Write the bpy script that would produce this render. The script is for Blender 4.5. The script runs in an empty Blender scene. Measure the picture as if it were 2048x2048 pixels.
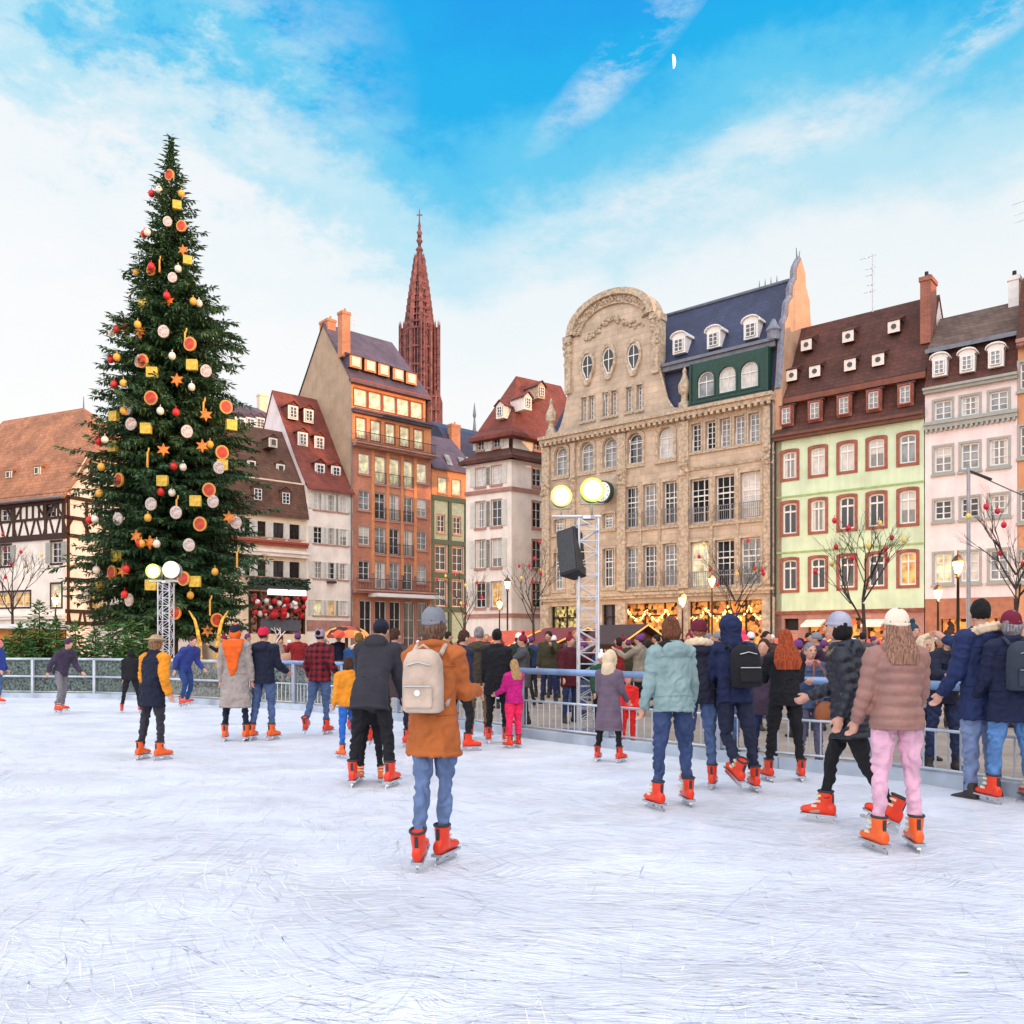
import bpy, math, random
from mathutils import Vector, Matrix, Euler, noise
random.seed(7)
R = math.radians
# ---------------------------------------------------------------- camera, sky, sun
CX, HOR, FL, HC = 1024.0, 1285.0, 1700.0, 1.56      # photo geometry in its own 2048 px grid
sc = bpy.context.scene
col = sc.collection
cam_d = bpy.data.cameras.new("camera")
cam = bpy.data.objects.new("camera", cam_d); col.objects.link(cam); sc.camera = cam
cam.location = (0, 0, HC); cam.rotation_euler = (R(90), 0, 0)
cam_d.sensor_width = 36; cam_d.lens = 36 * FL / 2048; cam_d.shift_y = (HOR - 1024) / 2048
cam_d.clip_start = 0.1; cam_d.clip_end = 6000
sc.view_settings.view_transform = 'Standard'; sc.view_settings.look = 'None'
sc.view_settings.exposure = 0.0; sc.view_settings.gamma = 1
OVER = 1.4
SUN_AZ, SUN_EL = (0.9, -0.44), 6.0
world = bpy.data.worlds.new("World"); sc.world = world; world.use_nodes = True

def build_world():
    nt = world.node_tree; N = nt.nodes; K = nt.links; N.clear()
    def n(t, **kw):
        x = N.new(t)
        for k, v in kw.items(): setattr(x, k, v)
        return x
    def m(op, a, b=None, clamp=False):
        x = n('ShaderNodeMath', operation=op, use_clamp=clamp)
        for i, q in enumerate((a, b)):
            if q is None: continue
            if isinstance(q, (int, float)): x.inputs[i].default_value = q
            else: K.new(q, x.inputs[i])
        return x.outputs[0]
    out = n('ShaderNodeOutputWorld')
    sky = n('ShaderNodeTexSky', sky_type='NISHITA', sun_disc=False)
    sky.sun_elevation = R(SUN_EL); sky.sun_rotation = math.atan2(SUN_AZ[0], SUN_AZ[1])
    b1 = n('ShaderNodeBackground'); b1.inputs[1].default_value = 0.035; K.new(sky.outputs[0], b1.inputs[0])
    tc = n('ShaderNodeTexCoord'); sp = n('ShaderNodeSeparateXYZ'); K.new(tc.outputs['Generated'], sp.inputs[0])
    x, y, z = sp.outputs
    az = m('ARCTAN2', x, y); el = m('ARCSINE', z)
    cmb = n('ShaderNodeCombineXYZ'); K.new(az, cmb.inputs[0]); K.new(el, cmb.inputs[1])
    def nz(scale, sx, sy, rot, off=(0, 0, 0), det=6, rough=.55, dist=0.):
        mp = n('ShaderNodeMapping'); K.new(cmb.outputs[0], mp.inputs[0])
        mp.inputs['Rotation'].default_value = (0, 0, R(rot)); mp.inputs['Scale'].default_value = (sx, sy, 1)
        mp.inputs['Location'].default_value = off
        t = n('ShaderNodeTexNoise'); K.new(mp.outputs[0], t.inputs[0])
        t.inputs['Scale'].default_value = scale; t.inputs['Detail'].default_value = det
        t.inputs['Roughness'].default_value = rough; t.inputs['Distortion'].default_value = dist
        return t.outputs[0]
    big = nz(2.2, 1, 1.6, -20, (3.1, .4, 0), 3)
    # blue starts lower in the middle, higher on the left; a slow tilt to the right
    left = m('MULTIPLY', m('SUBTRACT', -0.06, az), .34); left = m('MAXIMUM', left, 0.0); left = m('MINIMUM', left, .10)
    right = m('MAXIMUM', m('MULTIPLY', m('SUBTRACT', az, 0.12), .28), 0.0); right = m('MINIMUM', right, .05)
    e = m('SUBTRACT', m('SUBTRACT', el, left), right)
    e = m('ADD', e, m('MULTIPLY', m('SUBTRACT', big, .5), .16))
    f1 = nz(13, .8, 1.5, -25, (8.7, 3.2, 0), 9, .68, .1)
    e = m('SUBTRACT', e, m('MULTIPLY', m('SUBTRACT', f1, .5), m('ADD', .10, m('MULTIPLY', left, 2.2))))
    g = n('ShaderNodeValToRGB'); K.new(m('MULTIPLY', e, 1.25, True), g.inputs[0])
    cr = g.color_ramp; cr.interpolation = 'EASE'
    pts = [(0, (1, .955, .925)), (.30, (.975, .965, .96)), (.46, (.90, .945, .965)), (.555, (.50, .80, .93)),
           (.63, (.12, .60, .90)), (.70, (.0, .45, .88)), (.80, (.0, .36, .87)), (1, (.30, .52, .92))]
    while len(cr.elements) < len(pts): cr.elements.new(.5)
    for q, (p, c) in zip(cr.elements, pts): q.position = p; q.color = (*c, 1)
    # wispy clouds
    w1 = nz(7, .55, 2.1, -28, (1.7, 2.2, 0), 10, .66, .12)
    w2 = nz(16, .7, 1.6, -40, (4.7, 1.2, 0), 10, .70, .15)
    wis = m('ADD', m('MULTIPLY', w1, .62), m('MULTIPLY', w2, .38))
    th = m('ADD', .57, m('MULTIPLY', m('MAXIMUM', m('SUBTRACT', e, .40), 0.0), .45))
    th = m('SUBTRACT', th, m('MULTIPLY', left, .6))
    cm = m('MULTIPLY', m('SUBTRACT', wis, th), 7.0, True)
    # the contrail-like wisp beside the moon and the small cloud in the top right corner
    def streak(a0, e0, ang, hw, hl, sc_, dist):
        dx = m('SUBTRACT', az, a0); dy = m('SUBTRACT', el, e0); c, s = math.cos(R(ang)), math.sin(R(ang))
        lu = m('ADD', m('MULTIPLY', dx, c), m('MULTIPLY', dy, s)); lv = m('ADD', m('MULTIPLY', dx, -s), m('MULTIPLY', dy, c))
        f = m('ADD', m('POWER', m('DIVIDE', m('ABSOLUTE', lu), hl), 2.0), m('POWER', m('DIVIDE', m('ABSOLUTE', lv), hw), 2.0))
        return m('MULTIPLY', m('SUBTRACT', 1.0, f, True), m('MULTIPLY', m('SUBTRACT', m('ADD', m('MULTIPLY', w2, .55), m('MULTIPLY', w1, .45)), .44), dist * 2.2, True), True)
    st = m('MAXIMUM', streak(.135, .60, 33, .028, .15, 1, 2.6), streak(.52, .568, 20, .022, .10, 1, 3.2))
    st = m('MAXIMUM', st, streak(.20, .478, 14, .04, .34, 1, 2.8))
    st = m('MAXIMUM', st, streak(-.40, .53, 10, .17, .30, 1, 1.9))
    cm = m('MAXIMUM', cm, m('MULTIPLY', st, .8))
    mx = n('ShaderNodeMix', data_type='RGBA'); K.new(cm, mx.inputs[0]); K.new(g.outputs[0], mx.inputs[6])
    mx.inputs[7].default_value = (.97, .95, .96, 1)
    # unseen sky overhead and behind the camera, brightened as added fill light
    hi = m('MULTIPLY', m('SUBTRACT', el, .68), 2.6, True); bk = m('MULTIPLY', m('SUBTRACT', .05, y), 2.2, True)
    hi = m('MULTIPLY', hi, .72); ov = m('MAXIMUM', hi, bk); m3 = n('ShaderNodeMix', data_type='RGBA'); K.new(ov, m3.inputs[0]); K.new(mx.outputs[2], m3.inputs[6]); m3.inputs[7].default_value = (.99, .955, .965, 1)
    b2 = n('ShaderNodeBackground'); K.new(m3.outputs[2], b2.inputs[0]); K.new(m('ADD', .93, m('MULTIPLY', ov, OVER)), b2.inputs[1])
    ad = n('ShaderNodeAddShader'); K.new(b1.outputs[0], ad.inputs[0]); K.new(b2.outputs[0], ad.inputs[1])
    K.new(ad.outputs[0], out.inputs[0])
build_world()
sun_d = bpy.data.lights.new("sun", 'SUN'); sun_d.energy = 3.2; sun_d.angle = R(.6); sun_d.color = (1, .50, .20)
sun = bpy.data.objects.new("sun", sun_d); col.objects.link(sun)
_s = Vector((SUN_AZ[0], SUN_AZ[1], math.tan(R(SUN_EL)))).normalized()
sun.rotation_euler = _s.to_track_quat('Z', 'Y').to_euler()
sun.location = (60, -30, 60)

# ---------------------------------------------------------------- helpers
def lin(c):
    return tuple(((v / 255) / 12.92 if v <= 10 else (((v / 255) + .055) / 1.055) ** 2.4) for v in c)
MATS = {}
def mat(key, c, rough=.8, var=.12, ns=3., bump=.0, bs=20., kind=None, c2=None, metal=0., spec=.4, emit=0., sx=1., sz=1.):
    """procedural material; c is the surface's own linear colour"""
    if key in MATS: return MATS[key]
    M = bpy.data.materials.new(key); MATS[key] = M; M.use_nodes = True
    nt = M.node_tree; N = nt.nodes; K = nt.links; b = N['Principled BSDF']
    b.inputs['Roughness'].default_value = rough; b.inputs['Metallic'].default_value = metal
    b.inputs['Specular IOR Level'].default_value = spec
    tc = N.new('ShaderNodeTexCoord')
    def noise_(scale, det=4, vec=None):
        t = N.new('ShaderNodeTexNoise'); t.inputs['Scale'].default_value = scale; t.inputs['Detail'].default_value = det
        K.new(vec or tc.outputs['Object'], t.inputs[0]); return t.outputs[0]
    def ramp(src, stops):
        r = N.new('ShaderNodeValToRGB'); K.new(src, r.inputs[0]); e = r.color_ramp.elements
        while len(e) < len(stops): e.new(.5)
        for q, (p, cc) in zip(e, stops): q.position = p; q.color = (*cc, 1)
        return r.outputs[0]
    def mix(f, a, bb, mode='MIX'):
        x = N.new('ShaderNodeMix'); x.data_type = 'RGBA'; x.blend_type = mode
        for i, q in ((0, f), (6, a), (7, bb)):
            if isinstance(q, (int, float)): x.inputs[i].default_value = q
            elif isinstance(q, tuple): x.inputs[i].default_value = (*q, 1)
            else: K.new(q, x.inputs[i])
        return x.outputs[2]
    def dk(cc, k): return tuple(min(1, v * k) for v in cc)
    base = ramp(noise_(ns), [(.3, dk(c, 1 - var * 1.6)), (.7, dk(c, 1 + var))])
    hgt = None
    if kind in ('tile', 'brick', 'ashlar', 'slate', 'sett'):
        sp = N.new('ShaderNodeSeparateXYZ'); K.new(tc.outputs['Object'], sp.inputs[0])
        cb = N.new('ShaderNodeCombineXYZ')
        ax = N.new('ShaderNodeMath'); ax.operation = 'ADD'
        K.new(sp.outputs[0], ax.inputs[0])
        if kind != 'sett': K.new(sp.outputs[1], ax.inputs[1])
        else: ax.inputs[1].default_value = 0
        K.new(ax.outputs[0], cb.inputs[0]); K.new(sp.outputs[1 if kind == 'sett' else 2], cb.inputs[1])
        bt = N.new('ShaderNodeTexBrick'); K.new(cb.outputs[0], bt.inputs[0])
        prm = {'tile': (.34, .27, .018), 'slate': (.4, .3, .014), 'brick': (.34, .11, .012), 'ashlar': (.95, .42, .016), 'sett': (.55, .30, .014)}[kind]
        bt.inputs['Scale'].default_value = 1; bt.inputs['Brick Width'].default_value = prm[0]; bt.inputs['Row Height'].default_value = prm[1]
        bt.inputs['Mortar Size'].default_value = prm[2]; bt.inputs['Mortar Smooth'].default_value = .3
        k2 = c2 or dk(c, .62)
        bt.inputs['Color1'].default_value = (*dk(c, 1.15), 1); bt.inputs['Color2'].default_value = (*k2, 1)
        bt.inputs['Mortar'].default_value = (*dk(c, .6 if kind in ('ashlar', 'sett') else .42), 1)
        bt.inputs['Bias'].default_value = -.1
        base = mix(.62 if kind in ('tile', 'slate') else .5, base, bt.outputs[0])
        blot = ramp(noise_(.55, 6), [(.38, (.74, .74, .74)), (.62, (1.15, 1.12, 1.1))])
        base = mix(.75, base, blot, 'MULTIPLY')
        hgt = bt.outputs[1]; inv = N.new('ShaderNodeMath'); inv.operation = 'SUBTRACT'; inv.inputs[0].default_value = 1
        K.new(hgt, inv.inputs[1]); hgt = inv.outputs[0]; bump = bump or .5
    elif kind == 'plaid':
        w = []
        for d in ('X', 'Z'):
            t = N.new('ShaderNodeTexWave'); t.bands_direction = d; t.inputs['Scale'].default_value = 3.0
            K.new(tc.outputs['Object'], t.inputs[0]); w.append(ramp(t.outputs[0], [(.35, c2), (.6, c)]))
        base = mix(.5, w[0], w[1])
    elif kind == 'leaf':
        gm = N.new('ShaderNodeNewGeometry')
        base = ramp(gm.outputs['Random Per Island'], [(0, c), (.55, dk(c, 1.5)), (1, c2)])
    elif kind == 'plaster':
        st = ramp(noise_(.8, 8), [(.32, dk(c, .74)), (.6, c)]); base = mix(.7, base, st)
        # rain streaks: stretched down the wall
        mp = N.new('ShaderNodeMapping'); K.new(tc.outputs['Object'], mp.inputs[0]); mp.inputs['Scale'].default_value = (3, 3, .22)
        s2 = ramp(noise_(1.6, 5, mp.outputs[0]), [(.42, (.92, .915, .91)), (.58, (1, 1, 1))]); base = mix(.6, base, s2, 'MULTIPLY')
    elif kind == 'denim':
        base = mix(.55, base, ramp(noise_(9, 3), [(.35, dk(c, .7)), (.65, dk(c, 1.45))]))
    elif kind in ('drape', 'blind'):
        sp = N.new('ShaderNodeSeparateXYZ'); K.new(tc.outputs['Object'], sp.inputs[0]); f = N.new('ShaderNodeMath'); f.operation = 'ABSOLUTE' if kind == 'drape' else 'MULTIPLY'
        K.new(sp.outputs[0 if kind == 'drape' else 2], f.inputs[0]); f.inputs[1].default_value = 1.0
        rp = N.new('ShaderNodeValToRGB'); K.new(f.outputs[0], rp.inputs[0]); rp.color_ramp.interpolation = 'CONSTANT'; q = rp.color_ramp.elements; q[0].position = 0; q[0].color = (*c2, 1); q[1].position = .2 if kind == 'drape' else .78; q[1].color = (*c, 1); base = mix(.35, rp.outputs[0], base)
    elif kind == 'hair':
        mp = N.new('ShaderNodeMapping'); K.new(tc.outputs['Object'], mp.inputs[0]); mp.inputs['Scale'].default_value = (1, 1, .07)
        st = noise_(95, 3, mp.outputs[0]); base = ramp(st, [(.35, dk(c, .5)), (.65, dk(c, 1.5))]); hgt = st; bump = 1.0
    elif kind == 'shop':
        vo = N.new('ShaderNodeTexVoronoi'); vo.inputs['Scale'].default_value = 4.5; K.new(tc.outputs['Object'], vo.inputs[0])
        base = ramp(vo.outputs['Color'], [(.25, (.02, .01, .005)), (.5, c), (.75, c2)])
    K.new(base, b.inputs['Base Color'])
    if emit:
        K.new(base, b.inputs['Emission Color']); b.inputs['Emission Strength'].default_value = emit
    if bump:
        bn = N.new('ShaderNodeBump'); bn.inputs['Strength'].default_value = bump
        bn.inputs['Distance'].default_value = .03 if hgt else .02
        fine = noise_(bs, 5)
        if hgt:
            ad = N.new('ShaderNodeMath'); ad.operation = 'MULTIPLY_ADD'; K.new(fine, ad.inputs[0]); ad.inputs[1].default_value = .5; K.new(hgt, ad.inputs[2]); fine = ad.outputs[0]
        K.new(fine, bn.inputs['Height']); K.new(bn.outputs[0], b.inputs['Normal'])
    return M

class MB:
    def __init__(s): s.v = []; s.f = []; s.m = []
    def add(s, vs, fs, m=0):
        o = len(s.v); s.v += [tuple(p) for p in vs]
        for f in fs: s.f.append(tuple(i + o for i in f)); s.m.append(m)
    def box(s, x0, x1, y0, y1, z0, z1, m=0):
        s.add([(x0, y0, z0), (x1, y0, z0), (x1, y1, z0), (x0, y1, z0), (x0, y0, z1), (x1, y0, z1), (x1, y1, z1), (x0, y1, z1)],
              [(3, 2, 1, 0), (4, 5, 6, 7), (0, 1, 5, 4), (1, 2, 6, 5), (2, 3, 7, 6), (3, 0, 4, 7)], m)
    def quad(s, a, b, c, d, m=0): s.add([a, b, c, d], [(0, 1, 2, 3)], m)
    def prism(s, poly, y0, y1, m=0):            # polygon in x,z pushed along y
        n = len(poly)
        s.add([(p[0], y0, p[1]) for p in poly] + [(p[0], y1, p[1]) for p in poly],
              [tuple(range(n)), tuple(range(2 * n - 1, n - 1, -1))] + [(i, (i + 1) % n, n + (i + 1) % n, n + i) for i in range(n)], m)
    def prismx(s, poly, x0, x1, m=0):           # polygon in y,z pushed along x
        n = len(poly)
        s.add([(x0, p[0], p[1]) for p in poly] + [(x1, p[0], p[1]) for p in poly],
              [tuple(range(n)), tuple(range(2 * n - 1, n - 1, -1))] + [(i, (i + 1) % n, n + (i + 1) % n, n + i) for i in range(n)], m)
    def loft(s, rings, m=0):
        n = len(rings[0]); vs = [p for r in rings for p in r]; fs = []
        for k in range(len(rings) - 1):
            for i in range(n):
                j = (i + 1) % n; fs.append((k * n + i, k * n + j, (k + 1) * n + j, (k + 1) * n + i))
        fs.append(tuple(range(n - 1, -1, -1))); o = (len(rings) - 1) * n; fs.append(tuple(range(o, o + n)))
        s.add(vs, fs, m)
    def tube(s, pts, rads, seg=8, m=0, ends=False):
        pts = [Vector(p) for p in pts]
        if isinstance(rads, (int, float)): rads = [rads] * len(pts)
        if ends:
            a = (pts[0] - pts[1]).normalized(); b = (pts[-1] - pts[-2]).normalized(); ra, rb = rads[0], rads[-1]
            pts = [pts[0] + a * ra * .95, pts[0] + a * ra * .6] + pts + [pts[-1] + b * rb * .6, pts[-1] + b * rb * .95]
            rads = [ra * .3, ra * .8] + list(rads) + [rb * .8, rb * .3]
        rings = []; up = None
        for i, p in enumerate(pts):
            d = (pts[min(i + 1, len(pts) - 1)] - pts[max(i - 1, 0)])
            d = d.normalized() if d.length > 1e-6 else Vector((0, 0, 1))
            if up is None: up = d.orthogonal().normalized()
            up = (up - d * up.dot(d)); up = up.normalized() if up.length > 1e-5 else d.orthogonal().normalized()
            q = d.cross(up)
            rings.append([p + (up * math.cos(t) + q * math.sin(t)) * rads[i] for t in [2 * math.pi * k / seg for k in range(seg)]])
        s.loft(rings, m)
    def sph(s, c, r, mtx=None, seg=12, rg=8, m=0, z0=-1., wob=0., wf=3.):
        c = Vector(c); r = Vector(r) if not isinstance(r, (int, float)) else Vector((r, r, r)); rings = []
        for k in range(rg + 1):
            zz = z0 + (1 - z0) * k / rg; a = math.asin(max(-1, min(1, zz)))
            if z0 == -1.: a = -math.pi / 2 + math.pi * k / rg
            cr = max(math.cos(a), .02); ring = []
            for i in range(seg):
                t = 2 * math.pi * i / seg; p = Vector((cr * math.cos(t) * r.x, cr * math.sin(t) * r.y, math.sin(a) * r.z))
                if wob: p *= 1 + wob * noise.noise(p * wf / max(r) + c)
                ring.append(c + (mtx @ p if mtx else p))
            rings.append(ring)
        s.loft(rings, m)
    def lathe(s, prof, c=(0, 0, 0), seg=12, m=0):
        s.loft([[(c[0] + r * math.cos(t), c[1] + r * math.sin(t), c[2] + z) for t in [2 * math.pi * i / seg for i in range(seg)]] for r, z in prof], m)
    def mesh(s, name, mats, smooth=False):
        me = bpy.data.meshes.new(name); me.from_pydata(s.v, [], s.f)
        for q in (mats if isinstance(mats, (list, tuple)) else [mats]): me.materials.append(q)
        me.polygons.foreach_set('material_index', s.m)
        if smooth: me.polygons.foreach_set('use_smooth', [True] * len(s.f))
        return me
    def build(s, name, mats, parent=None, smooth=False, loc=None):
        o = bpy.data.objects.new(name, s.mesh(name, mats, smooth)); col.objects.link(o)
        if parent: o.parent = parent
        if loc: o.location = loc
        return o

def inst(name, me, parent=None, loc=(0, 0, 0), rot=(0, 0, 0), scl=(1, 1, 1)):
    o = bpy.data.objects.new(name, me); col.objects.link(o)
    if parent: o.parent = parent
    o.location = loc; o.rotation_euler = rot; o.scale = scl
    return o
def tag(o, label=None, cat=None, group=None, kind=None):
    for k, v in (('label', label), ('category', cat), ('group', group), ('kind', kind)):
        if v: o[k] = v
    return o
def empty(name, loc=(0, 0, 0), rz=0., label=None, cat=None, group=None):
    o = bpy.data.objects.new(name, None); col.objects.link(o); o.location = loc; o.rotation_euler = (0, 0, rz); o.empty_display_size = .3
    return tag(o, label, cat, group)
def copy_tree(o, parent=None):
    c = o.copy(); col.objects.link(c)
    if parent: c.parent = parent
    for ch in [q for q in KIDS.get(o.name, [])]: copy_tree(ch, c)
    return c
KIDS = {}
def index_kids(o):
    KIDS[o.name] = list(o.children)
    for q in o.children: index_kids(q)
def ground(px, py, z=0.):
    Y = (HC - z) * FL / (py - HOR); return ((px - CX) * Y / FL, Y)
def at(px, py, Y): return ((px - CX) * Y / FL, Y, HC + (HOR - py) * Y / FL)
NW = ['topmost', 'second from top', 'third from the top', 'fourth from the top', 'fifth from the top', 'sixth from the top',
      'seventh from the top', 'eighth from the top', 'ninth from the top', 'tenth from the top', 'eleventh from the top',
      'twelfth from the top', 'thirteenth from the top', 'fourteenth from the top', 'fifteenth from the top', 'sixteenth from the top', 'lowest but one', 'lowest']
NW = [w.replace(' from the top', ' from top') for w in NW]
def rank(i, n):
    if i == n - 1 and n > 1: return 'lowest'
    return NW[i]

# shared materials
white = mat('white_paint', (.78, .76, .74), .5, .06, 4)
cream_fr = mat('cream_paint', (.70, .64, .52), .55, .08, 4)
glass = mat('window_glass', (.035, .045, .055), .06, .5, .9, spec=.8)
glassd = mat('dark_glass', (.012, .014, .018), .12, .4, .9, spec=.6)
curtain = mat('curtained_glass', (.62, .60, .56), .25, .18, 1.7, spec=.6)
greyglass = mat('grey_glass', (.26, .28, .29), .15, .4, 1.2, spec=.7)
drape = mat('draped_glass', (.60, .57, .52), .2, .2, 2.5, spec=.6, kind='drape', c2=(.03, .035, .04))
blind = mat('half_blind_glass', (.55, .54, .50), .2, .2, 2.5, spec=.6, kind='blind', c2=(.03, .035, .04))
lit = mat('lit_window', (.90, .40, .12), .4, .5, 1.6, emit=.5)
litpale = mat('pale_lit_window', (.92, .70, .42), .3, .45, 1.3, emit=.5)
dark = mat('near_black', (.012, .012, .014), .7)
steel = mat('steel', (.42, .43, .46), .38, .1, 6, metal=.8)
galv = mat('galvanised_metal', (.52, .56, .62), .45, .12, 5, metal=.35)
# ---------------------------------------------------------------- buildings
def outline(w, h, rise, n=8):
    if not rise: return [(-w / 2, 0), (-w / 2, h), (w / 2, h), (w / 2, 0)]
    s = h - rise; pts = [(-w / 2, 0), (-w / 2, s)]
    for i in range(1, n):
        t = math.pi * i / n; pts.append((-w / 2 * math.cos(t), s + rise * math.sin(t)))
    return pts + [(w / 2, s), (w / 2, 0)]
def band(m, inner, outer, y0, y1, closed=True):
    n = len(inner)
    for i in range(n if closed else n - 1):
        j = (i + 1) % n; a, b, c, d = inner[i], inner[j], outer[j], outer[i]
        m.add([(p[0], y0, p[1]) for p in (a, b, c, d)] + [(p[0], y1, p[1]) for p in (a, b, c, d)],
              [(0, 1, 2, 3), (7, 6, 5, 4), (0, 4, 5, 1), (3, 2, 6, 7)], 0)
WC = {}
def win(root, u, z, w, h, st, pane=None, v=0.):
    """one window (pane) with its frame, surround, sill and shutters as sub-parts"""
    w = round(w, 2); h = round(h, 2); key = (w, h, st['id'])
    if key not in WC:
        rise = st.get('arch', 0) * w; rev = st.get('rev', .16); fw = st.get('fw', .06); parts = []
        p = MB(); p.prism(outline(w - .004, h - .002, rise), rev, rev + .04); pm = p
        fr = MB(); o = outline(w - .006, h - .004, rise); cx, cz = 0, h / 2
        inn = [(x * (w / 2 - fw) / (w / 2), fw + zz * (h - 2 * fw) / h) for x, zz in o]
        band(fr, inn, o, rev - .05, rev - .002)
        nv, nh = st.get('nv', 1), st.get('nh', 1); bw = st.get('bw', .035); top = h - rise * .35
        tr = st.get('tr', 0)
        for i in range(nv):
            x = -w / 2 + w * (i + 1) / (nv + 1); k = bw * (1.5 if nv == 1 or i == nv // 2 else .8)
            fr.box(x - k / 2, x + k / 2, rev - .043, rev - .003, fw, top - fw)
        for i in range(nh):
            zz = h * (i + 1) / (nh + 1); fr.box(-w / 2 + fw, w / 2 - fw, rev - .04, rev - .004, zz - bw / 2, zz + bw / 2)
        if tr: fr.box(-w / 2 + fw, w / 2 - fw, rev - .06, rev - .001, h * tr - bw, h * tr + bw)
        parts.append(('frame', fr, st['fr']))
        if st.get('sur'):
            s = MB(); b = st.get('sw', .14); oo = outline(w + .002, h, rise)
            out = [(x * (w / 2 + b) / (w / 2), (zz + b if i not in (0, len(oo) - 1) else -b)) for i, (x, zz) in enumerate(oo)]
            oo = [(x, (zz if i not in (0, len(oo) - 1) else 0)) for i, (x, zz) in enumerate(oo)]
            band(s, oo, out, -st.get('sp', .04), .05); parts.append(('surround', s, st['sur']))
        if st.get('sill'):
            s = MB(); b = st.get('sw', .14) if st.get('sur') else .08
            s.box(-w / 2 - b - .04, w / 2 + b + .04, -.13, .04, -.12 - (b if st.get('sur') else 0), -.003 - (b if st.get('sur') else 0)); parts.append(('sill', s, st['sill']))
        if st.get('bal'):
            s = MB(); zt = min(1.0, h * .42); s.box(-w / 2 - .03, w / 2 + .03, -.2, -.16, zt - .05, zt); s.box(-w / 2 - .03, w / 2 + .03, -.2, -.16, .03, .07)
            k = int(w / .13)
            for i in range(k + 1):
                x = -w / 2 + w * i / k; s.box(x - .014, x + .014, -.19, -.165, .07, zt - .05)
            s.box(-w / 2 - .03, -w / 2, -.19, .0, zt - .04, zt - .01); s.box(w / 2, w / 2 + .03, -.19, .0, zt - .04, zt - .01)
            parts.append(('railing', s, st['bal']))
        WC[key] = ({}, [(n, m.mesh(n, mt)) for n, m, mt in parts], pm)
        if st.get('shut'):
            s = MB(); sw = w * .5; s.box(-sw / 2, sw / 2, -.06, -.015, 0, h)
            for i in range(int(h / .12)): s.box(-sw / 2 + .05, sw / 2 - .05, -.075, -.061, .06 + i * .12, .11 + i * .12)
            WC[key][1].append(('shutter', s.mesh('shutter', st['shut'])))
    pm, parts, pmb = WC[key]
    if pane is None: pane = st.get('pane') or random.choice([glass, drape, glassd, greyglass, blind])
    if pane.name not in pm: pm[pane.name] = pmb.mesh('window', pane)
    o = inst('window', pm[pane.name], root, (u, v, z))
    for n, me in parts:
        if n == 'shutter':
            for sd in (-1, 1): inst('shutter', me, o, (sd * (w * .75 + .04), 0, 0))
        else: inst(n, me, o)
    return o

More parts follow.
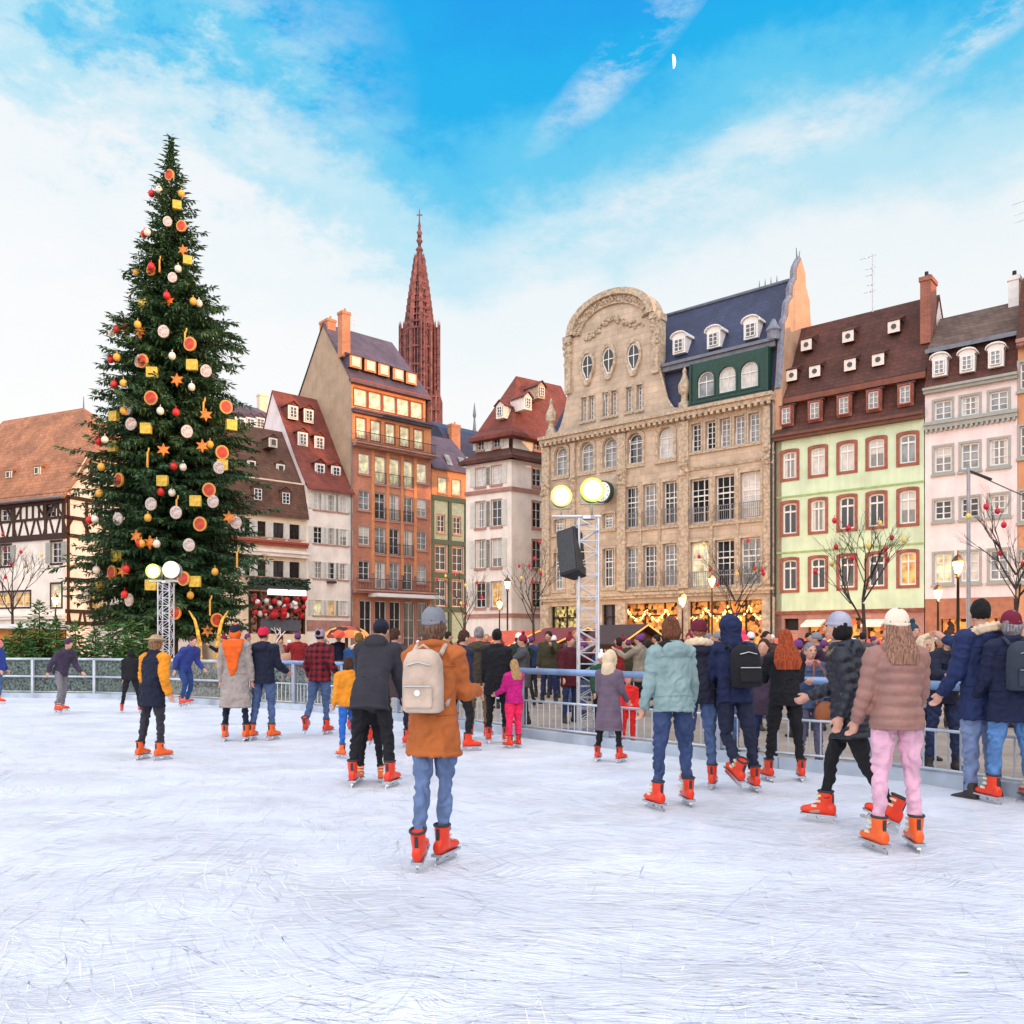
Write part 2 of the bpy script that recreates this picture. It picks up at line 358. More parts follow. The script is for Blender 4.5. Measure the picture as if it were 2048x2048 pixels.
class House:
    def __init__(s, name, label, cat, px0, Y0, px1, vpx, yref='left'):
        d = Vector(((vpx - CX) / FL, 1)); d = (d if vpx > CX else -d).normalized(); s.d = d; s.n = Vector((-d.y, d.x))
        pr = px0 if yref == 'left' else px1
        P = Vector(((pr - CX) / FL * Y0, Y0)); s.P = P; s.P = P + d * s.u(px0); s.L = s.u(px1)
        s.root = empty(name, (s.P.x, s.P.y, 0), math.atan2(d.y, d.x), label, cat); s.open = []; s.sp = []; s.ws = []
    def u(s, px, v=0.):
        r = (px - CX) / FL; P = s.P + s.n * v; return (r * P.y - P.x) / (s.d.x - r * s.d.y)
    def Y(s, px, v=0.): return s.P.y + s.n.y * v + s.d.y * s.u(px, v)
    def z(s, px, py, v=0.): return HC + (HOR - py) * s.Y(px, v) / FL
    def vat(s, px, u=0.):                                   # depth at which the side plane through u meets column px
        r = (px - CX) / FL; P = s.P + s.d * u; return (r * P.y - P.x) / (s.n.x - r * s.n.y)
    def row(s, pxs, pr, pyt, pyb, w, st, pane=None, v=0.):
        """a row of windows: columns from the photo, sill and head heights read at column pr"""
        z1, z0 = s.z(pr, pyt, v), s.z(pr, pyb, v)
        for i, px in enumerate(pxs):
            u = s.u(px, v); pn = pane[i % len(pane)] if isinstance(pane, (list, tuple)) else pane
            if v == 0: s.open.append((u - w / 2, u + w / 2, z0, z1))
            if st.get('arch') and v == 0: s.sp.append((u, z0, w, z1 - z0, st['arch'] * w))
            s.ws.append(win(s.root, u, z0, w, z1 - z0, st, pn, v))
        return z0, z1
    def wall(s, z0, z1, m, u0=None, u1=None, v=0., name='wall', only=None, back=None, th=.16):
        u0 = 0 if u0 is None else u0; u1 = s.L if u1 is None else u1; b = MB()
        ops = [o for o in s.open if o[0] > u0 - .01 and o[1] < u1 + .01 and o[2] >= z0 - .01 and o[3] <= z1 + .01] if only is None else only
        xs = sorted({u0, u1, *[o[0] for o in ops], *[o[1] for o in ops]}); zs = sorted({z0, z1, *[o[2] for o in ops], *[o[3] for o in ops]})
        for i in range(len(xs) - 1):
            for j in range(len(zs) - 1):
                if xs[i + 1] - xs[i] < 1e-5 or zs[j + 1] - zs[j] < 1e-5: continue
                cx, cz = (xs[i] + xs[i + 1]) / 2, (zs[j] + zs[j + 1]) / 2
                if any(o[0] < cx < o[1] and o[2] < cz < o[3] for o in ops): continue
                b.quad((xs[i], v, zs[j]), (xs[i + 1], v, zs[j]), (xs[i + 1], v, zs[j + 1]), (xs[i], v, zs[j + 1]))
        for o in ops:
            a, c, e, f = o; t = v + th + .05
            b.quad((a, v, e), (a, t, e), (a, t, f), (a, v, f)); b.quad((c, t, e), (c, v, e), (c, v, f), (c, t, f))
            b.quad((a, v, f), (a, t, f), (c, t, f), (c, v, f)); b.quad((a, t, e), (a, v, e), (c, v, e), (c, t, e))
        for (u, zz, w, h, rise) in s.sp:
            if not (z0 <= zz and zz + h <= z1 + .01): continue
            ol = outline(w, h, rise); arc = ol[1:-1]; mid = len(arc) // 2
            b.prism([(u - w / 2, zz + h)] + [(u + x, zz + q) for x, q in arc[mid::-1]], v + .002, v + th)
            b.prism([(u + w / 2, zz + h)] + [(u + x, zz + q) for x, q in arc[mid:]][::-1], v + .002, v + th)
        if back:
            e = .015; b.quad((u0 + e, v, z0), (u0 + e, v, z1), (u0 + e, back, z1), (u0 + e, back, z0)); b.quad((u1 - e, v, z1), (u1 - e, v, z0), (u1 - e, back, z0), (u1 - e, back, z1))
            b.quad((u0, back, z0), (u0, back, z1), (u1, back, z1), (u1, back, z0))
        return b.build(name, m, s.root)
    def belt(s, z, h, out, m, u0=None, u1=None, name='cornice', v=0., dent=None):
        b = MB(); u0 = 0 if u0 is None else u0; u1 = s.L if u1 is None else u1
        b.box(u0 - .02, u1 + .02, v - out, v + .1, z, z + h * .55); b.box(u0 - .04, u1 + .04, v - out * 1.35, v + .1, z + h * .552, z + h)
        if dent:
            k = int((u1 - u0) / dent)
            for i in range(k): x = u0 + (i + .25) * (u1 - u0) / k; b.box(x, x + dent * .5, v - out * 1.1, v + .05, z - h * .4, z - .003)
        return b.build(name, m, s.root)
    def roof(s, prof, m, u0=None, u1=None, name='roof', gm=None):
        """prof: y,z points from front eave over the ridge to the back eave"""
        u0 = -.06 if u0 is None else u0; u1 = s.L + .06 if u1 is None else u1; b = MB(); t = .16
        n = len(prof); low = [(y, z - t) for y, z in prof]
        b.prismx(prof + low[::-1], u0, u1)
        r = b.build(name, m, s.root)
        if gm:
            g = MB(); e = .02
            for x in (e, s.L - e): g.add([(x, max(y, .02), z - t - .002) for y, z in prof] , [tuple(range(n))])
            g.build('gable', gm, s.root)
        return r
def dormer(root, u, v, z, w, h, back, wm, rm, st=None, pane=None, shape='gable', over=.08):
    """small roof window: cheeks, its own roof and pane"""
    b = MB(); b.box(-w / 2, w / 2, 0, .05, 0, h); b.box(-w / 2 + .01, w / 2 - .01, .05, back, 0, h - .004, 1)
    o = b.build('dormer', [wm, rm], root, loc=(u, v, z)); r = MB(); q = over
    if shape == 'gable':
        k = w * .42; r.prism([(-w / 2 - q, h + .003), (0, h + k), (w / 2 + q, h + .003), (w / 2 + q, h + .07), (0, h + k + .08), (-w / 2 - q, h + .07)][::-1], -q, back); r.prism([(-w / 2, h + .002), (0, h + k - .01), (w / 2, h + .002)], .02, back)
    elif shape == 'arc':
        pts = [(-(w / 2 + q) * math.cos(math.pi * i / 8), h + w * .38 * math.sin(math.pi * i / 8)) for i in range(9)]
        r.prism([(x, zz + .07) for x, zz in pts] + [(x, zz + .003) for x, zz in pts][::-1], -q, back); r.prism([(x * .9, zz) for x, zz in pts], .02, back)
    else:
        r.prismx([(-q, h + .003), (-q, h + .06), (back, h + back * .45 + .06), (back, h + .003)], -w / 2 - q, w / 2 + q)
    r.build('dormer_roof', rm, o)
    if st: win(o, 0, h * .12, w * .68, h * .78, st, pane, v=-st.get('rev', .16) - .045)
    return o
def chimney(root, u, v, z0, w, d, h, m, cap=None):
    b = MB(); b.box(u - w / 2, u + w / 2, v, v + d, z0, z0 + h - .25); b.box(u - w / 2 - .06, u + w / 2 + .06, v - .06, v + d + .06, z0 + h - .248, z0 + h)
    o = b.build('chimney', m, root)
    for i in range(max(1, int(d / .5))): p = MB(); p.lathe([(.11, 0), (.10, .32)], (u, v + .25 + i * .5, z0 + h + .001), 8); p.build('chimney_pot', cap or m, o)
    return o

# wall and roof colours
tile_or = mat('orange_brown_tiles', (.40, .17, .085), .85, .25, 2, kind='tile', c2=(.27, .11, .06))
tile_br = mat('brown_tiles', (.13, .060, .038), .85, .3, 2, kind='tile', c2=(.075, .042, .03))
tile_dk = mat('dark_red_brown_tiles', (.105, .036, .026), .8, .3, 2, kind='tile', c2=(.055, .026, .02))
tile_red = mat('red_tiles', (.21, .052, .036), .8, .25, 2, kind='tile', c2=(.13, .04, .03))
tile_gr = mat('weathered_grey_brown_tiles', (.15, .10, .08), .9, .3, 2, kind='tile', c2=(.10, .065, .05))
slate_pu = mat('purple_slate', (.105, .075, .105), .6, .2, 2, kind='slate', c2=(.07, .055, .08))
slate_bl = mat('blue_slate', (.030, .037, .085), .55, .25, 2, kind='slate', c2=(.022, .028, .06))
plast_w = mat('white_plaster', (.86, .77, .70), .85, .05, 3, .15, 12, kind='plaster')
plast_p = mat('pale_pink_plaster', (.84, .72, .72), .85, .05, 3, .15, 12, kind='plaster')
plast_c = mat('cream_plaster', (.82, .66, .48), .85, .06, 3, .15, 12, kind='plaster')
plast_t = mat('beige_roughcast', (.47, .34, .23), .9, .12, 3, .3, 12, kind='plaster')
plast_g = mat('pale_green_plaster', (.59, .72, .51), .85, .05, 3, .15, 12, kind='plaster')
plast_o = mat('orange_plaster', (.62, .30, .16), .85, .06, 3, .15, 12, kind='plaster')
brickm = mat('reddish_brick', (.50, .215, .135), .85, .12, 3, .4, 14, kind='brick', c2=(.40, .16, .10))
brick_o = mat('orange_render', (.62, .25, .10), .8, .1, 3, .2, 12)
stone = mat('tan_ashlar', (.54, .43, .325), .85, .14, 2.4, .5, 9, kind='ashlar', c2=(.46, .36, .27))
stone_t = mat('carved_tan_stone', (.50, .395, .29), .85, .28, 5, .5, 9)
stone_r = mat('red_sandstone', (.30, .10, .07), .85, .2, 4, .3, 9)
stone_p = mat('pink_sandstone', (.42, .22, .18), .85, .15, 4, .3, 9, kind='ashlar', c2=(.35, .18, .15))
timber = mat('dark_timber', (.045, .018, .013), .8, .25, 6, .3, 20)
bandm = mat('rust_red_paint', (.30, .06, .035), .7, .1, 4)
zinc = mat('grey_zinc', (.16, .17, .20), .5, .12, 3, metal=.3)
greenp = mat('dark_green_paint', (.012, .052, .038), .5, .15, 4)
shut_g = mat('grey_shutter', (.33, .34, .31), .6, .08, 4)
shut_w = mat('pale_shutter', (.62, .60, .55), .6, .08, 4)
iron = mat('black_iron', (.03, .03, .035), .5)
ironp = mat('grey_iron', (.20, .19, .20), .5)
S = {}
def sty(i, **k): k['id'] = i; S[i] = k; return k
sty('A', fr=white, nv=1, nh=2, sur=timber, sw=.12)
sty('Ashut', fr=white, nv=1, nh=2, sur=timber, sw=.14, shut=shut_g)
sty('B', fr=timber, nv=1, nh=2, shut=shut_w, sill=stone_p)
sty('C', fr=white, nv=1, nh=2, shut=shut_w, sill=stone_p)
sty('D', fr=white, nv=1, nh=2, sur=stone_p, sw=.10, sill=stone_p)
sty('Db', fr=white, nv=1, nh=2, sur=stone_p, sw=.10, sill=stone_p, bal=iron)
sty('Dt', fr=white, nv=1, nh=0, sur=bandm, sw=.09)
sty('F', fr=white, nv=1, nh=2, shut=shut_w, sill=stone_p, sur=stone_p, sw=.08)
sty('Fr', fr=white, nv=1, nh=2, sill=stone_p, sur=stone_p, sw=.10)
sty('G', fr=white, nv=2, nh=3, fw=.09, bw=.045, tr=.66, sur=stone_t, sw=.16, sp=.07, sill=stone_t, rev=.3)
sty('Gb', fr=white, nv=2, nh=3, fw=.09, bw=.045, tr=.62, sur=stone_t, sw=.16, sp=.07, sill=stone_t, rev=.3, bal=ironp)
sty('Ga', fr=white, nv=1, nh=3, fw=.08, arch=.42, tr=.68, sur=stone_t, sw=.2, sp=.09, rev=.3, sill=stone_t)
sty('Gs', fr=white, nv=1, nh=4, fw=.08, sur=stone_t, sw=.1, sp=.05, rev=.3, sill=stone_t)
sty('Gg', fr=white, nv=1, nh=0, fw=.08, arch=.5, tr=.6, rev=.2, sur=greenp, sw=.10)
sty('H', fr=white, nv=1, nh=0, fw=.09, bw=.05, tr=.72, arch=.12, sur=stone_r, sw=.17, sp=.05)
sty('Hd', fr=white, nv=1, nh=2, fw=.07, sur=stone_r, sw=.07)
sty('I', fr=white, nv=1, nh=2, fw=.08, bw=.05, sur=shut_g, sw=.12, sill=shut_g)
sty('dw', fr=white, nv=1, nh=2, fw=.05, rev=.05)
sty('do', fr=cream_fr, nv=0, nh=0, fw=.05, rev=.05)
VL, VR = 2900, -950
def on_line(px, pr, Yr, vpx):
    d = Vector(((vpx - CX) / FL, 1)); X = (pr - CX) / FL * Yr; r = (px - CX) / FL
    s = (r * Yr - X) / (d.x - r * d.y); return Yr + s * d.y

# --- half-timbered house on the far left
def house_a():
    h = House('timbered_house', 'half-timbered white house with a large orange tiled roof behind the fir tree, far left', 'house', -140, 58, 130, -2700, 'right')
    r = h.root; L = h.L; ze = h.z(130, 984); zb = h.z(100, 1072); zc = h.z(100, 1238)
    h.row([-70, 12, 99], 99, 1000, 1034, 1.05, S['A'], [curtain, glassd, glass])
    h.row([-80, 12, 113], 113, 1084, 1126, 1.0, S['Ashut'], glassd)
    h.row([113], 113, 1168, 1214, 1.0, S['A'], litpale); h.row([-70, 6, 44], 30, 1184, 1214, 1.7, S['A'], lit)
    h.row([-60, 10, 110], 60, 1262, 1308, 1.9, S['A'], litpale)
    D = 12.5; h.wall(0, ze, plast_w, back=D)
    t = MB()                                              # timber frame of the upper storey, proud of the plaster
    t.box(-.05, L + .12, -.12, .05, ze - .75, ze); t.box(-.05, L + .12, -.14, .05, zb - .25, zb + .15); zm = zb + (ze - zb) * .42
    t.box(0, L, -.07, .02, zm - .09, zm + .09); n = int(L / .62)
    for i in range(n + 1):
        x = i * L / n
        w = .075
        if not any(o[0] - .1 < x < o[1] + .1 and o[2] > zm - .1 for o in h.open): t.box(x - w, x + w, -.07, .02, zm + .093, ze - .752)
        k = .18 * (1 if i % 2 else -1)
        t.prism([(x - w + k, zb + .152), (x + w + k, zb + .152), (x + w - k, zm - .092), (x - w - k, zm - .092)], -.07, .02)
    for x in (L - .12, L - 1.9, L - 5.2, L - 8.0):
        t.prism([(x - .9, ze - .76), (x - .7, ze - .76), (x + .05, zm), (x - .1, zm)], -.073, .02); t.prism([(x + .9, ze - .76), (x + .7, ze - .76), (x - .05, zm), (x + .1, zm)], -.071, .02) if x < L - .5 else None
        t.box(x - .12, x + .12, -.075, .02, zb + .15, ze - .75)
    t.build('timber_frame', timber, r)
    h.belt(zc, .35, .22, plast_w); h.belt(zc - 1.0, .25, .25, timber, name='fascia')
    # gable wall facing right, seen beside and under the fir
    g = MB(); vs = [(0, ze), (1.7, ze + 2.8), (10.5, ze + 2.8), (12.2, ze)]
    g.add([(L + .02, y, z) for y, z in [(0, 0)] + vs + [(12.2, 0)]], [tuple(range(6))]); g.build('gable', plast_w, r)
    gt = MB(); x = L + .03
    def beam(y0, z0, y1, z1, w=.12):
        d = Vector((y1 - y0, z1 - z0)).normalized(); q = Vector((-d.y, d.x)) * w
        gt.add([(x + dx, y0 + s * q.x, z0 + s * q.y) for dx in (0, .08) for s in (-1, 1)] + [(x + dx, y1 + s * q.x, z1 + s * q.y) for dx in (0, .08) for s in (-1, 1)],
               [(0, 1, 5, 4), (2, 3, 7, 6), (0, 2, 6, 4), (1, 3, 7, 5)])
    for zz in (zb, zm, ze - .3, ze + 1.3, ze + 2.5, h.z(130, 1158), h.z(130, 1222), h.z(130, 1246)): q_ = max(0, (zz - ze) * .61 + .15 if zz > ze else 0); beam(q_, zz, 12.1 - q_, zz, .13)
    for i in range(9):
        y = .2 + i * 1.45; k = .35 if i % 2 else -.35
        beam(y, zb, y, ze - .3, .1); beam(y + k, zb, y - k, zm, .08); beam(y, h.z(130, 1246), y, zb, .09) if i % 2 == 0 else None
        if 2.2 < y < 10: beam(y, ze, y + k, ze + 2.5, .09)
    z5 = h.z(130, 1222)
    for i in range(20): beam(.4 + i * .6, z5 - 1.0, .4 + i * .6 + (.2 if i % 2 else -.2), z5, .07)
    gt.build('timber_frame', timber, r)
    for (y, z, hh, pn) in ((2.6, ze + .9, 1.6, glassd), (3.0, zm + .1, 1.3, glassd), (2.6, h.z(130, 1218), 1.7, lit), (6.0, zm + .1, 1.3, glassd), (6.0, h.z(130, 1218), 1.7, lit), (9.2, h.z(130, 1218), 1.7, glass), (9, zm + .1, 1.3, glass)):
        o = win(r, L + .22, z, 1.3, hh, S['A'], pn); o.rotation_euler = (0, 0, R(90)); o.location = (L + .23, y, z)
    # half-hipped roof
    zr = h.z(165, 815, 6); ur = h.u(165, 6) ; b = MB(); e = .35; x0 = -.5; zt = ze + .1
    lip = h.u(142); P = {'e0': (x0, -e, ze - .35), 'e1': (L + .35, -e, ze - .35), 'm0': (x0, 1.0, ze + 1.5), 'm1': (L + .35, 1.0, ze + 1.5), 'k0': (x0, 1.9, ze + 3.0), 'k1': (L + .35, 1.9, ze + 3.0), 'r0': (x0, 6.1, zr), 'r1': (ur, 6.1, zr),
                        'kb': (L + .35, 10.3, ze + 3.0), 'b0': (x0, 12.6, ze - .35), 'b1': (L + .35, 12.6, ze - .35)}
    for f in (('e0', 'e1', 'm1', 'm0'), ('m0', 'm1', 'k1', 'k0'), ('k0', 'k1', 'r1', 'r0'), ('k1', 'kb', 'r1'), ('r0', 'r1', 'kb', 'b1', 'b0')): b.add([P[q] for q in f], [tuple(range(len(f)))])
    for f in (('e0', 'e1', 'm1', 'm0'), ('m0', 'm1', 'k1', 'k0'), ('k1', 'kb', 'r1')): b.add([(P[q][0], P[q][1], P[q][2] - .18) for q in f], [tuple(range(len(f)))[::-1]])
    for p, q in (('e0', 'e1'), ('e1', 'm1'), ('m1', 'k1'), ('k1', 'kb'), ('kb', 'b1')):
        A, B = P[p], P[q]; b.quad(A, B, (B[0], B[1], B[2] - .18), (A[0], A[1], A[2] - .18))
    b.build('roof', tile_or, r)
    sp = MB(); sp.tube([(ur, 6.1, zr - .1), (ur, 6.1, zr + .9)], [.06, .02], 6); sp.build('finial', zinc, r)
    for px, py in ((33, 950), (90, 942)):
        v = 1.75; dormer(r, h.u(px, v), v - .6, h.z(px, py, v) - .4, .65, .6, 1.2, plast_w, tile_or, S['do'], glassd, 'shed')
    g = MB(); g.tube([(-.4, -.5, ze - .42), (L + .3, -.5, ze - .42)], .09, 8); g.build('gutter', zinc, r)
house_a()

# --- roofs seen over the left row
def far_left():
    h = House('slate_roofed_house', 'far house with purple slate mansard roof peeping above the brown tiled roof beside the fir', 'house', 440, 96, 540, VL)
    z0, z1 = h.z(500, 868), h.z(500, 806); h.wall(0, z0, plast_w, back=9); h.roof([(-.2, z0), (.9, z1 - .5), (3.5, z1 + .6), (9, z0)], slate_pu, gm=plast_w)
    for px in (480, 500, 520): dormer(h.root, h.u(px, .2), .1, h.z(px, 858, .2), 1.3, 1.3, 1.2, white, slate_pu, S['dw'], glass, 'gable')
    chimney(h.root, h.u(528, 3), 3, z1 - .3, 1.1, .8, 2.6, plast_c)
far_left()

# --- brown roofed cream house with the decorated shop
YD = 77.0
Yc = on_line(617, 703, YD, VL); Yb = on_line(612, 703, YD, VL)
def house_b():
    h = House('brown_roofed_house', 'low cream house with brown tiled roof and Christmas decorated shop front, right of the fir', 'house', 440, Yb, 613, VL, 'right')
    r = h.root; L = h.L; ze = h.z(600, 1033); z2 = h.z(600, 966)
    for w in ((1049, 1079), (1124, 1156)): h.row([466, 492, 521, 557, 589], 589, w[0], w[1], .95, S['B'], [glass, glassd, glassd])
    zs0, zs1 = h.z(600, 1268), h.z(600, 1186); h.open.append((h.u(499), h.u(608), zs0, zs1))
    h.wall(0, ze, plast_c, back=10)
    h.belt(h.z(600, 1096), .42, .3, bandm, name='pent_roof'); h.belt(h.z(600, 1117), .55, .45, plast_w, name='canopy')
    k = .02; h.roof([(-.35, ze - .1), (.5, z2), (.9, z2 + .2), (4.6, h.z(563, 863, 4.5)), (9.5, ze)], tile_br, gm=plast_c, name='roof')
    h.belt(z2 - .05, .12, .0, plast_c, name='roof_band', v=.45)
    for px, py in ((498, 930), (541, 885), (556, 937)): v = 2.2; dormer(r, h.u(px, v), v - .5, h.z(px, py, v) - .5, .8, .8, 1.5, plast_w, tile_br, S['do'], glassd, 'gable')
    for px, py in ((512, 990), (568, 998)): v = .3; dormer(r, h.u(px, v), v - .3, h.z(px, py, v) - .6, 1.0, 1.2, .8, tile_br, tile_br, S['dw'], glass, 'gable')
    s = MB(); s.box(h.u(499), h.u(608), .3, .5, zs0, zs1); s.build('shop_window', mat('shop_glow_red', (.25, .03, .02), .6, .3, 3, kind='shop', c2=(.42, .3, .2)), r)
    b = MB(); b.box(h.u(496), h.u(560), -.9, -.02, h.z(600, 1182) - .05, h.z(600, 1176)); b.box(h.u(561), h.u(600), -.9, -.02, h.z(600, 1182) - .05, h.z(600, 1176))
    bb = MB()
    for x0, x1 in ((527, 565), (569, 601)): bb.box(h.u(x0), h.u(x1), -1.0, -.7, h.z(600, 1193), h.z(600, 1182))
    bb.build('lit_sign', mat('white_light_box', (.95, .95, .92), .5, emit=1.2), r)
    b.build('canopy', iron, r)
    g = MB(); bl = MB(); w = MB(); rr = random.Random(3)
    for i in range(420):
        x = rr.uniform(h.u(489), h.u(612)); z = h.z(600, rr.uniform(1160, 1181)); y = -.5 + rr.uniform(-.4, .3)
        g.sph((x, y, z), (rr.uniform(.1, .22), .12, .1), None, 5, 3)
    for i in range(46):
        x = rr.uniform(h.u(499), h.u(604)); z = h.z(600, rr.uniform(1197, 1236)); q = bl if rr.random() < .72 else w
        q.sph((x, -.55 + rr.uniform(-.3, .3), z), rr.uniform(.10, .3), None, 8, 6, wob=.25)
    g.build('garland', mat('dark_garland', (.03, .06, .035), .8, .4, 8), r)
    bl.build('red_decorations', mat('red_cloth', (.5, .015, .02), .6, .3, 5), r, True); w.build('white_decorations', white, r, True)
    a = MB(); a.box(h.u(520), h.u(600), -.1, .05, h.z(600, 1262), h.z(600, 1240)); a.build('stall_front', mat('slate_grey_paint', (.09, .10, .13), .6), r)
    p = MB()
    for px in (499, 519, 548, 578, 608): p.box(h.u(px) - .09, h.u(px) + .09, -.05, .29, zs0, zs1)
    p.build('shop_posts', timber, r)
house_b()

# --- narrow white house with the red swept roof
def house_c():
    h = House('red_roofed_house', 'narrow white house with steep swept red roof, squeezed beside the tall brick building', 'house', 613, on_line(613, 703, YD, VL), 704, VL)
    r = h.root; L = h.L; ze = h.z(617, 972)
    for i, (a, b) in enumerate(((989, 1022), (1056, 1089), (1125, 1158), (1201, 1231))):
        h.row([637, 661, 686], 661, a, b, .92, S['C'], [litpale, lit, curtain] if i == 3 else [[curtain, drape, curtain], [glassd, drape, blind], [drape, glass]][min(i, 2)])
    h.wall(0, ze, plast_w, back=12)
    zt = h.z(549, 781, 6.4); h.roof([(-.45, ze - .2), (.5, ze + .9), (1.8, ze + 2.7), (3.4, ze + 5.2), (6.4, zt), (12, ze)], tile_red, gm=plast_p)
    for px, py, v in ((577, 823, 4.9), (608, 830, 4.9), (596, 876, 3.6), (629, 884, 3.6), (630, 938, 1.9), (662, 943, 1.9)):
        dormer(r, h.u(px, v), v - .9, h.z(px, py, v) - .9, 1.0, 1.25, 1.7, plast_w, tile_red, S['dw'], glass, 'gable', .12)
    s = MB(); s.box(0.02, L - .02, -.06, .02, h.z(617, 1262), h.z(617, 1240)); s.build('plinth', stone_p, r)
    w = MB(); w.box(h.u(653), h.u(668), -.5, -.02, h.z(661, 1167), h.z(661, 1163)); w.build('balcony', iron, r)
house_c()

# --- tall brick building
def house_d():
    h = House('tall_brick_building', 'tall red brick building with beige gable wall, purple slate roof and rows of balconies', 'building', 704, on_line(704, 703, YD, VL), 862, VL)
    r = h.root; L = h.L; zt = h.z(703, 756); z1 = h.z(703, 822); z2 = h.z(703, 884)
    cols = [728, 760, 788, 815, 843]
    for i in range(4):
        a, b = [(908, 947), (982, 1019), (1052, 1089), (1122, 1160)][i]
        pn = [litpale, litpale, litpale, litpale, litpale] if i == 0 else [[greyglass, glass, drape, glass, blind], [blind, greyglass, glass, drape, glass], [glass, drape, greyglass, glassd, greyglass]][i - 1]
        z0, zz = h.z(728, b), h.z(728, a)
        for k, px in enumerate(cols):
            mid = k in (1, 2, 3); u = h.u(px); w = 1.15; zb = z0 - (.7 if mid else 0)
            h.open.append((u - w / 2, u + w / 2, zb, zz)); win(r, u, zb, w, zz - zb, S['Db' if mid and i < 3 else 'D'], pn[k])
    # lit storey behind the upper balcony
    z3a, z3b = h.z(721, 876), h.z(721, 836)
    for px in (722, 751, 780, 809, 837):
        u = h.u(px); h.open.append((u - .5, u + .5, z3a, z3b)); win(r, u, z3a, 1.0, z3b - z3a, S['Dt'], litpale)
    zg = h.z(728, 1188)
    for px in (731, 761, 790, 818, 845): u = h.u(px); h.open.append((u - .62, u + .62, .3, h.z(731, 1201))); win(r, u, .3, 1.24, h.z(731, 1201) - .3, S['D'], glassd)
    h.wall(0, z2, brickm); h.wall(z2 + .002, z1, brick_o, name='upper_wall')
    # set back attic storey
    v = .5; za, zb = h.z(721, 812, v), h.z(721, 779, v); ops = []
    for px in (721, 750, 779, 806, 833): u = h.u(px, v); ops.append((u - .68, u + .68, za, zb)); win(r, u, za, 1.36, zb - za, S['Dt'], litpale, v)
    h.wall(z1 + .1, zt, brick_o, u0=.1, u1=L - .3, v=v, only=ops, name='attic_wall')
    h.belt(z1 - .1, .35, .45, slate_pu, name='ledge'); h.belt(z2 - .35, .3, .75, stone_p, name='balcony_slab'); h.belt(zt - .2, .3, .25, bandm, v=.4)
    b = MB(); f = MB()
    for zz, y, hh in ((z2 - .05, -.85, 1.0), (h.z(728, 1180), -.8, 1.05)):
        b = MB()
        b.box(0, L, y, y + .05, zz + hh - .06, zz + hh); b.box(0, L, y, y + .05, zz + .06, zz + .1)
        for i in range(int(L / .16) + 1): x = i * .16; b.box(x, x + .025, y + .01, y + .035, zz + .1, zz + hh - .06)
        b.build('balcony_railing', iron, r)
    h.belt(h.z(728, 1180) - .3, .3, .75, stone_p, name='balcony_slab')
    cn = MB(); cn.box(h.u(735), L + .3, -1.7, -.1, h.z(731, 1194), h.z(731, 1187)); cn.build('canopy', white, r)
    pl = MB()
    for px in (745, 775, 804, 830): u = h.u(px); pl.box(u - .16, u + .16, -.10, .02, z2 - 11.8, z2 - .4)
    pl.build('pilasters', brick_o, r)
    sd = MB(); zr = h.z(646, 647, 5.1); D = 10.2
    e = .02; sd.add([(e, .0, 0), (e, 0, z1), (e, .3, zt + .1), (e, 5.1, zr), (e, D, zt), (e, D, 0)], [(0, 1, 2, 3, 4, 5)]); sd.build('gable_wall', plast_t, r)
    s2 = MB(); s2.add([(L - e, 0, 0), (L - e, 0, z1), (L - e, .4, zt), (L - e, D, zt), (L - e, D, 0)], [(0, 1, 2, 3, 4)]); s2.add([(0, D, 0), (0, D, zt), (L, D, zt), (L, D, 0)], [(0, 1, 2, 3)]); s2.build('side_wall', brickm, r)
    ur = h.u(784, 5.1); rf = MB(); zr = zr + .05
    rf.add([(-.1, .0, zt - .1), (L + .1, .0, zt - .1), (ur, 5.1, zr), (-.1, 5.1, zr), (L + .1, D + .2, zt - .1), (-.1, D + .2, zt - .1)], [(0, 1, 2, 3), (1, 4, 2), (2, 4, 5, 3)])
    rf.add([(-.1, .0, zt - .3), (L + .1, .0, zt - .3), (L + .1, .0, zt - .1), (-.1, .0, zt - .1), (L + .1, D + .2, zt - .3), (L + .1, D + .2, zt - .1)], [(0, 1, 2, 3), (1, 4, 5, 2)])
    rf.add([(-.1, 0, zt - .3), (-.1, 0, zt - .1), (-.1, 5.1, zr), (-.1, 5.1, zr - .22)], [(0, 1, 2, 3)]); rf.build('roof', slate_pu, r)
    for px, py in ((706, 732), (735, 740), (762, 748), (791, 757), (817, 765)): v = 1.0; dormer(r, h.u(px, v), v - .5, h.z(px, py, v) - .3, 1.25, 1.1, 1.2, brick_o, slate_pu, S['do'], litpale, 'shed', .1)
    ch = mat('orange_brick_chimney', (.55, .24, .13), .8, .1, 3, kind='brick', c2=(.45, .2, .11))
    zc = h.z(687, 694, 1.6); chimney(r, h.u(687, 1.7), 1.2, zc - 1, .85, .8, h.z(687, 626, 1.7) - zc + 1, ch)
    chimney(r, .6, 4.6, zr - .8, .9, 1.5, 1.2, ch)
    a = MB(); u = h.u(715, 4.5); za = zr - .6; a.tube([(u, 5.1, za), (u, 5.1, za + 2.3)], .025, 5)
    for q in (1.4, 1.8, 2.2): a.box(u - .5, u + .5, 5.08, 5.12, za + q - .015, za + q + .015)
    a.build('antenna', galv, r)
    gu = MB(); gu.tube([(-.12, -.12, .2), (-.12, -.12, z1)], .07, 6); gu.build('downpipe', zinc, r)
house_d()

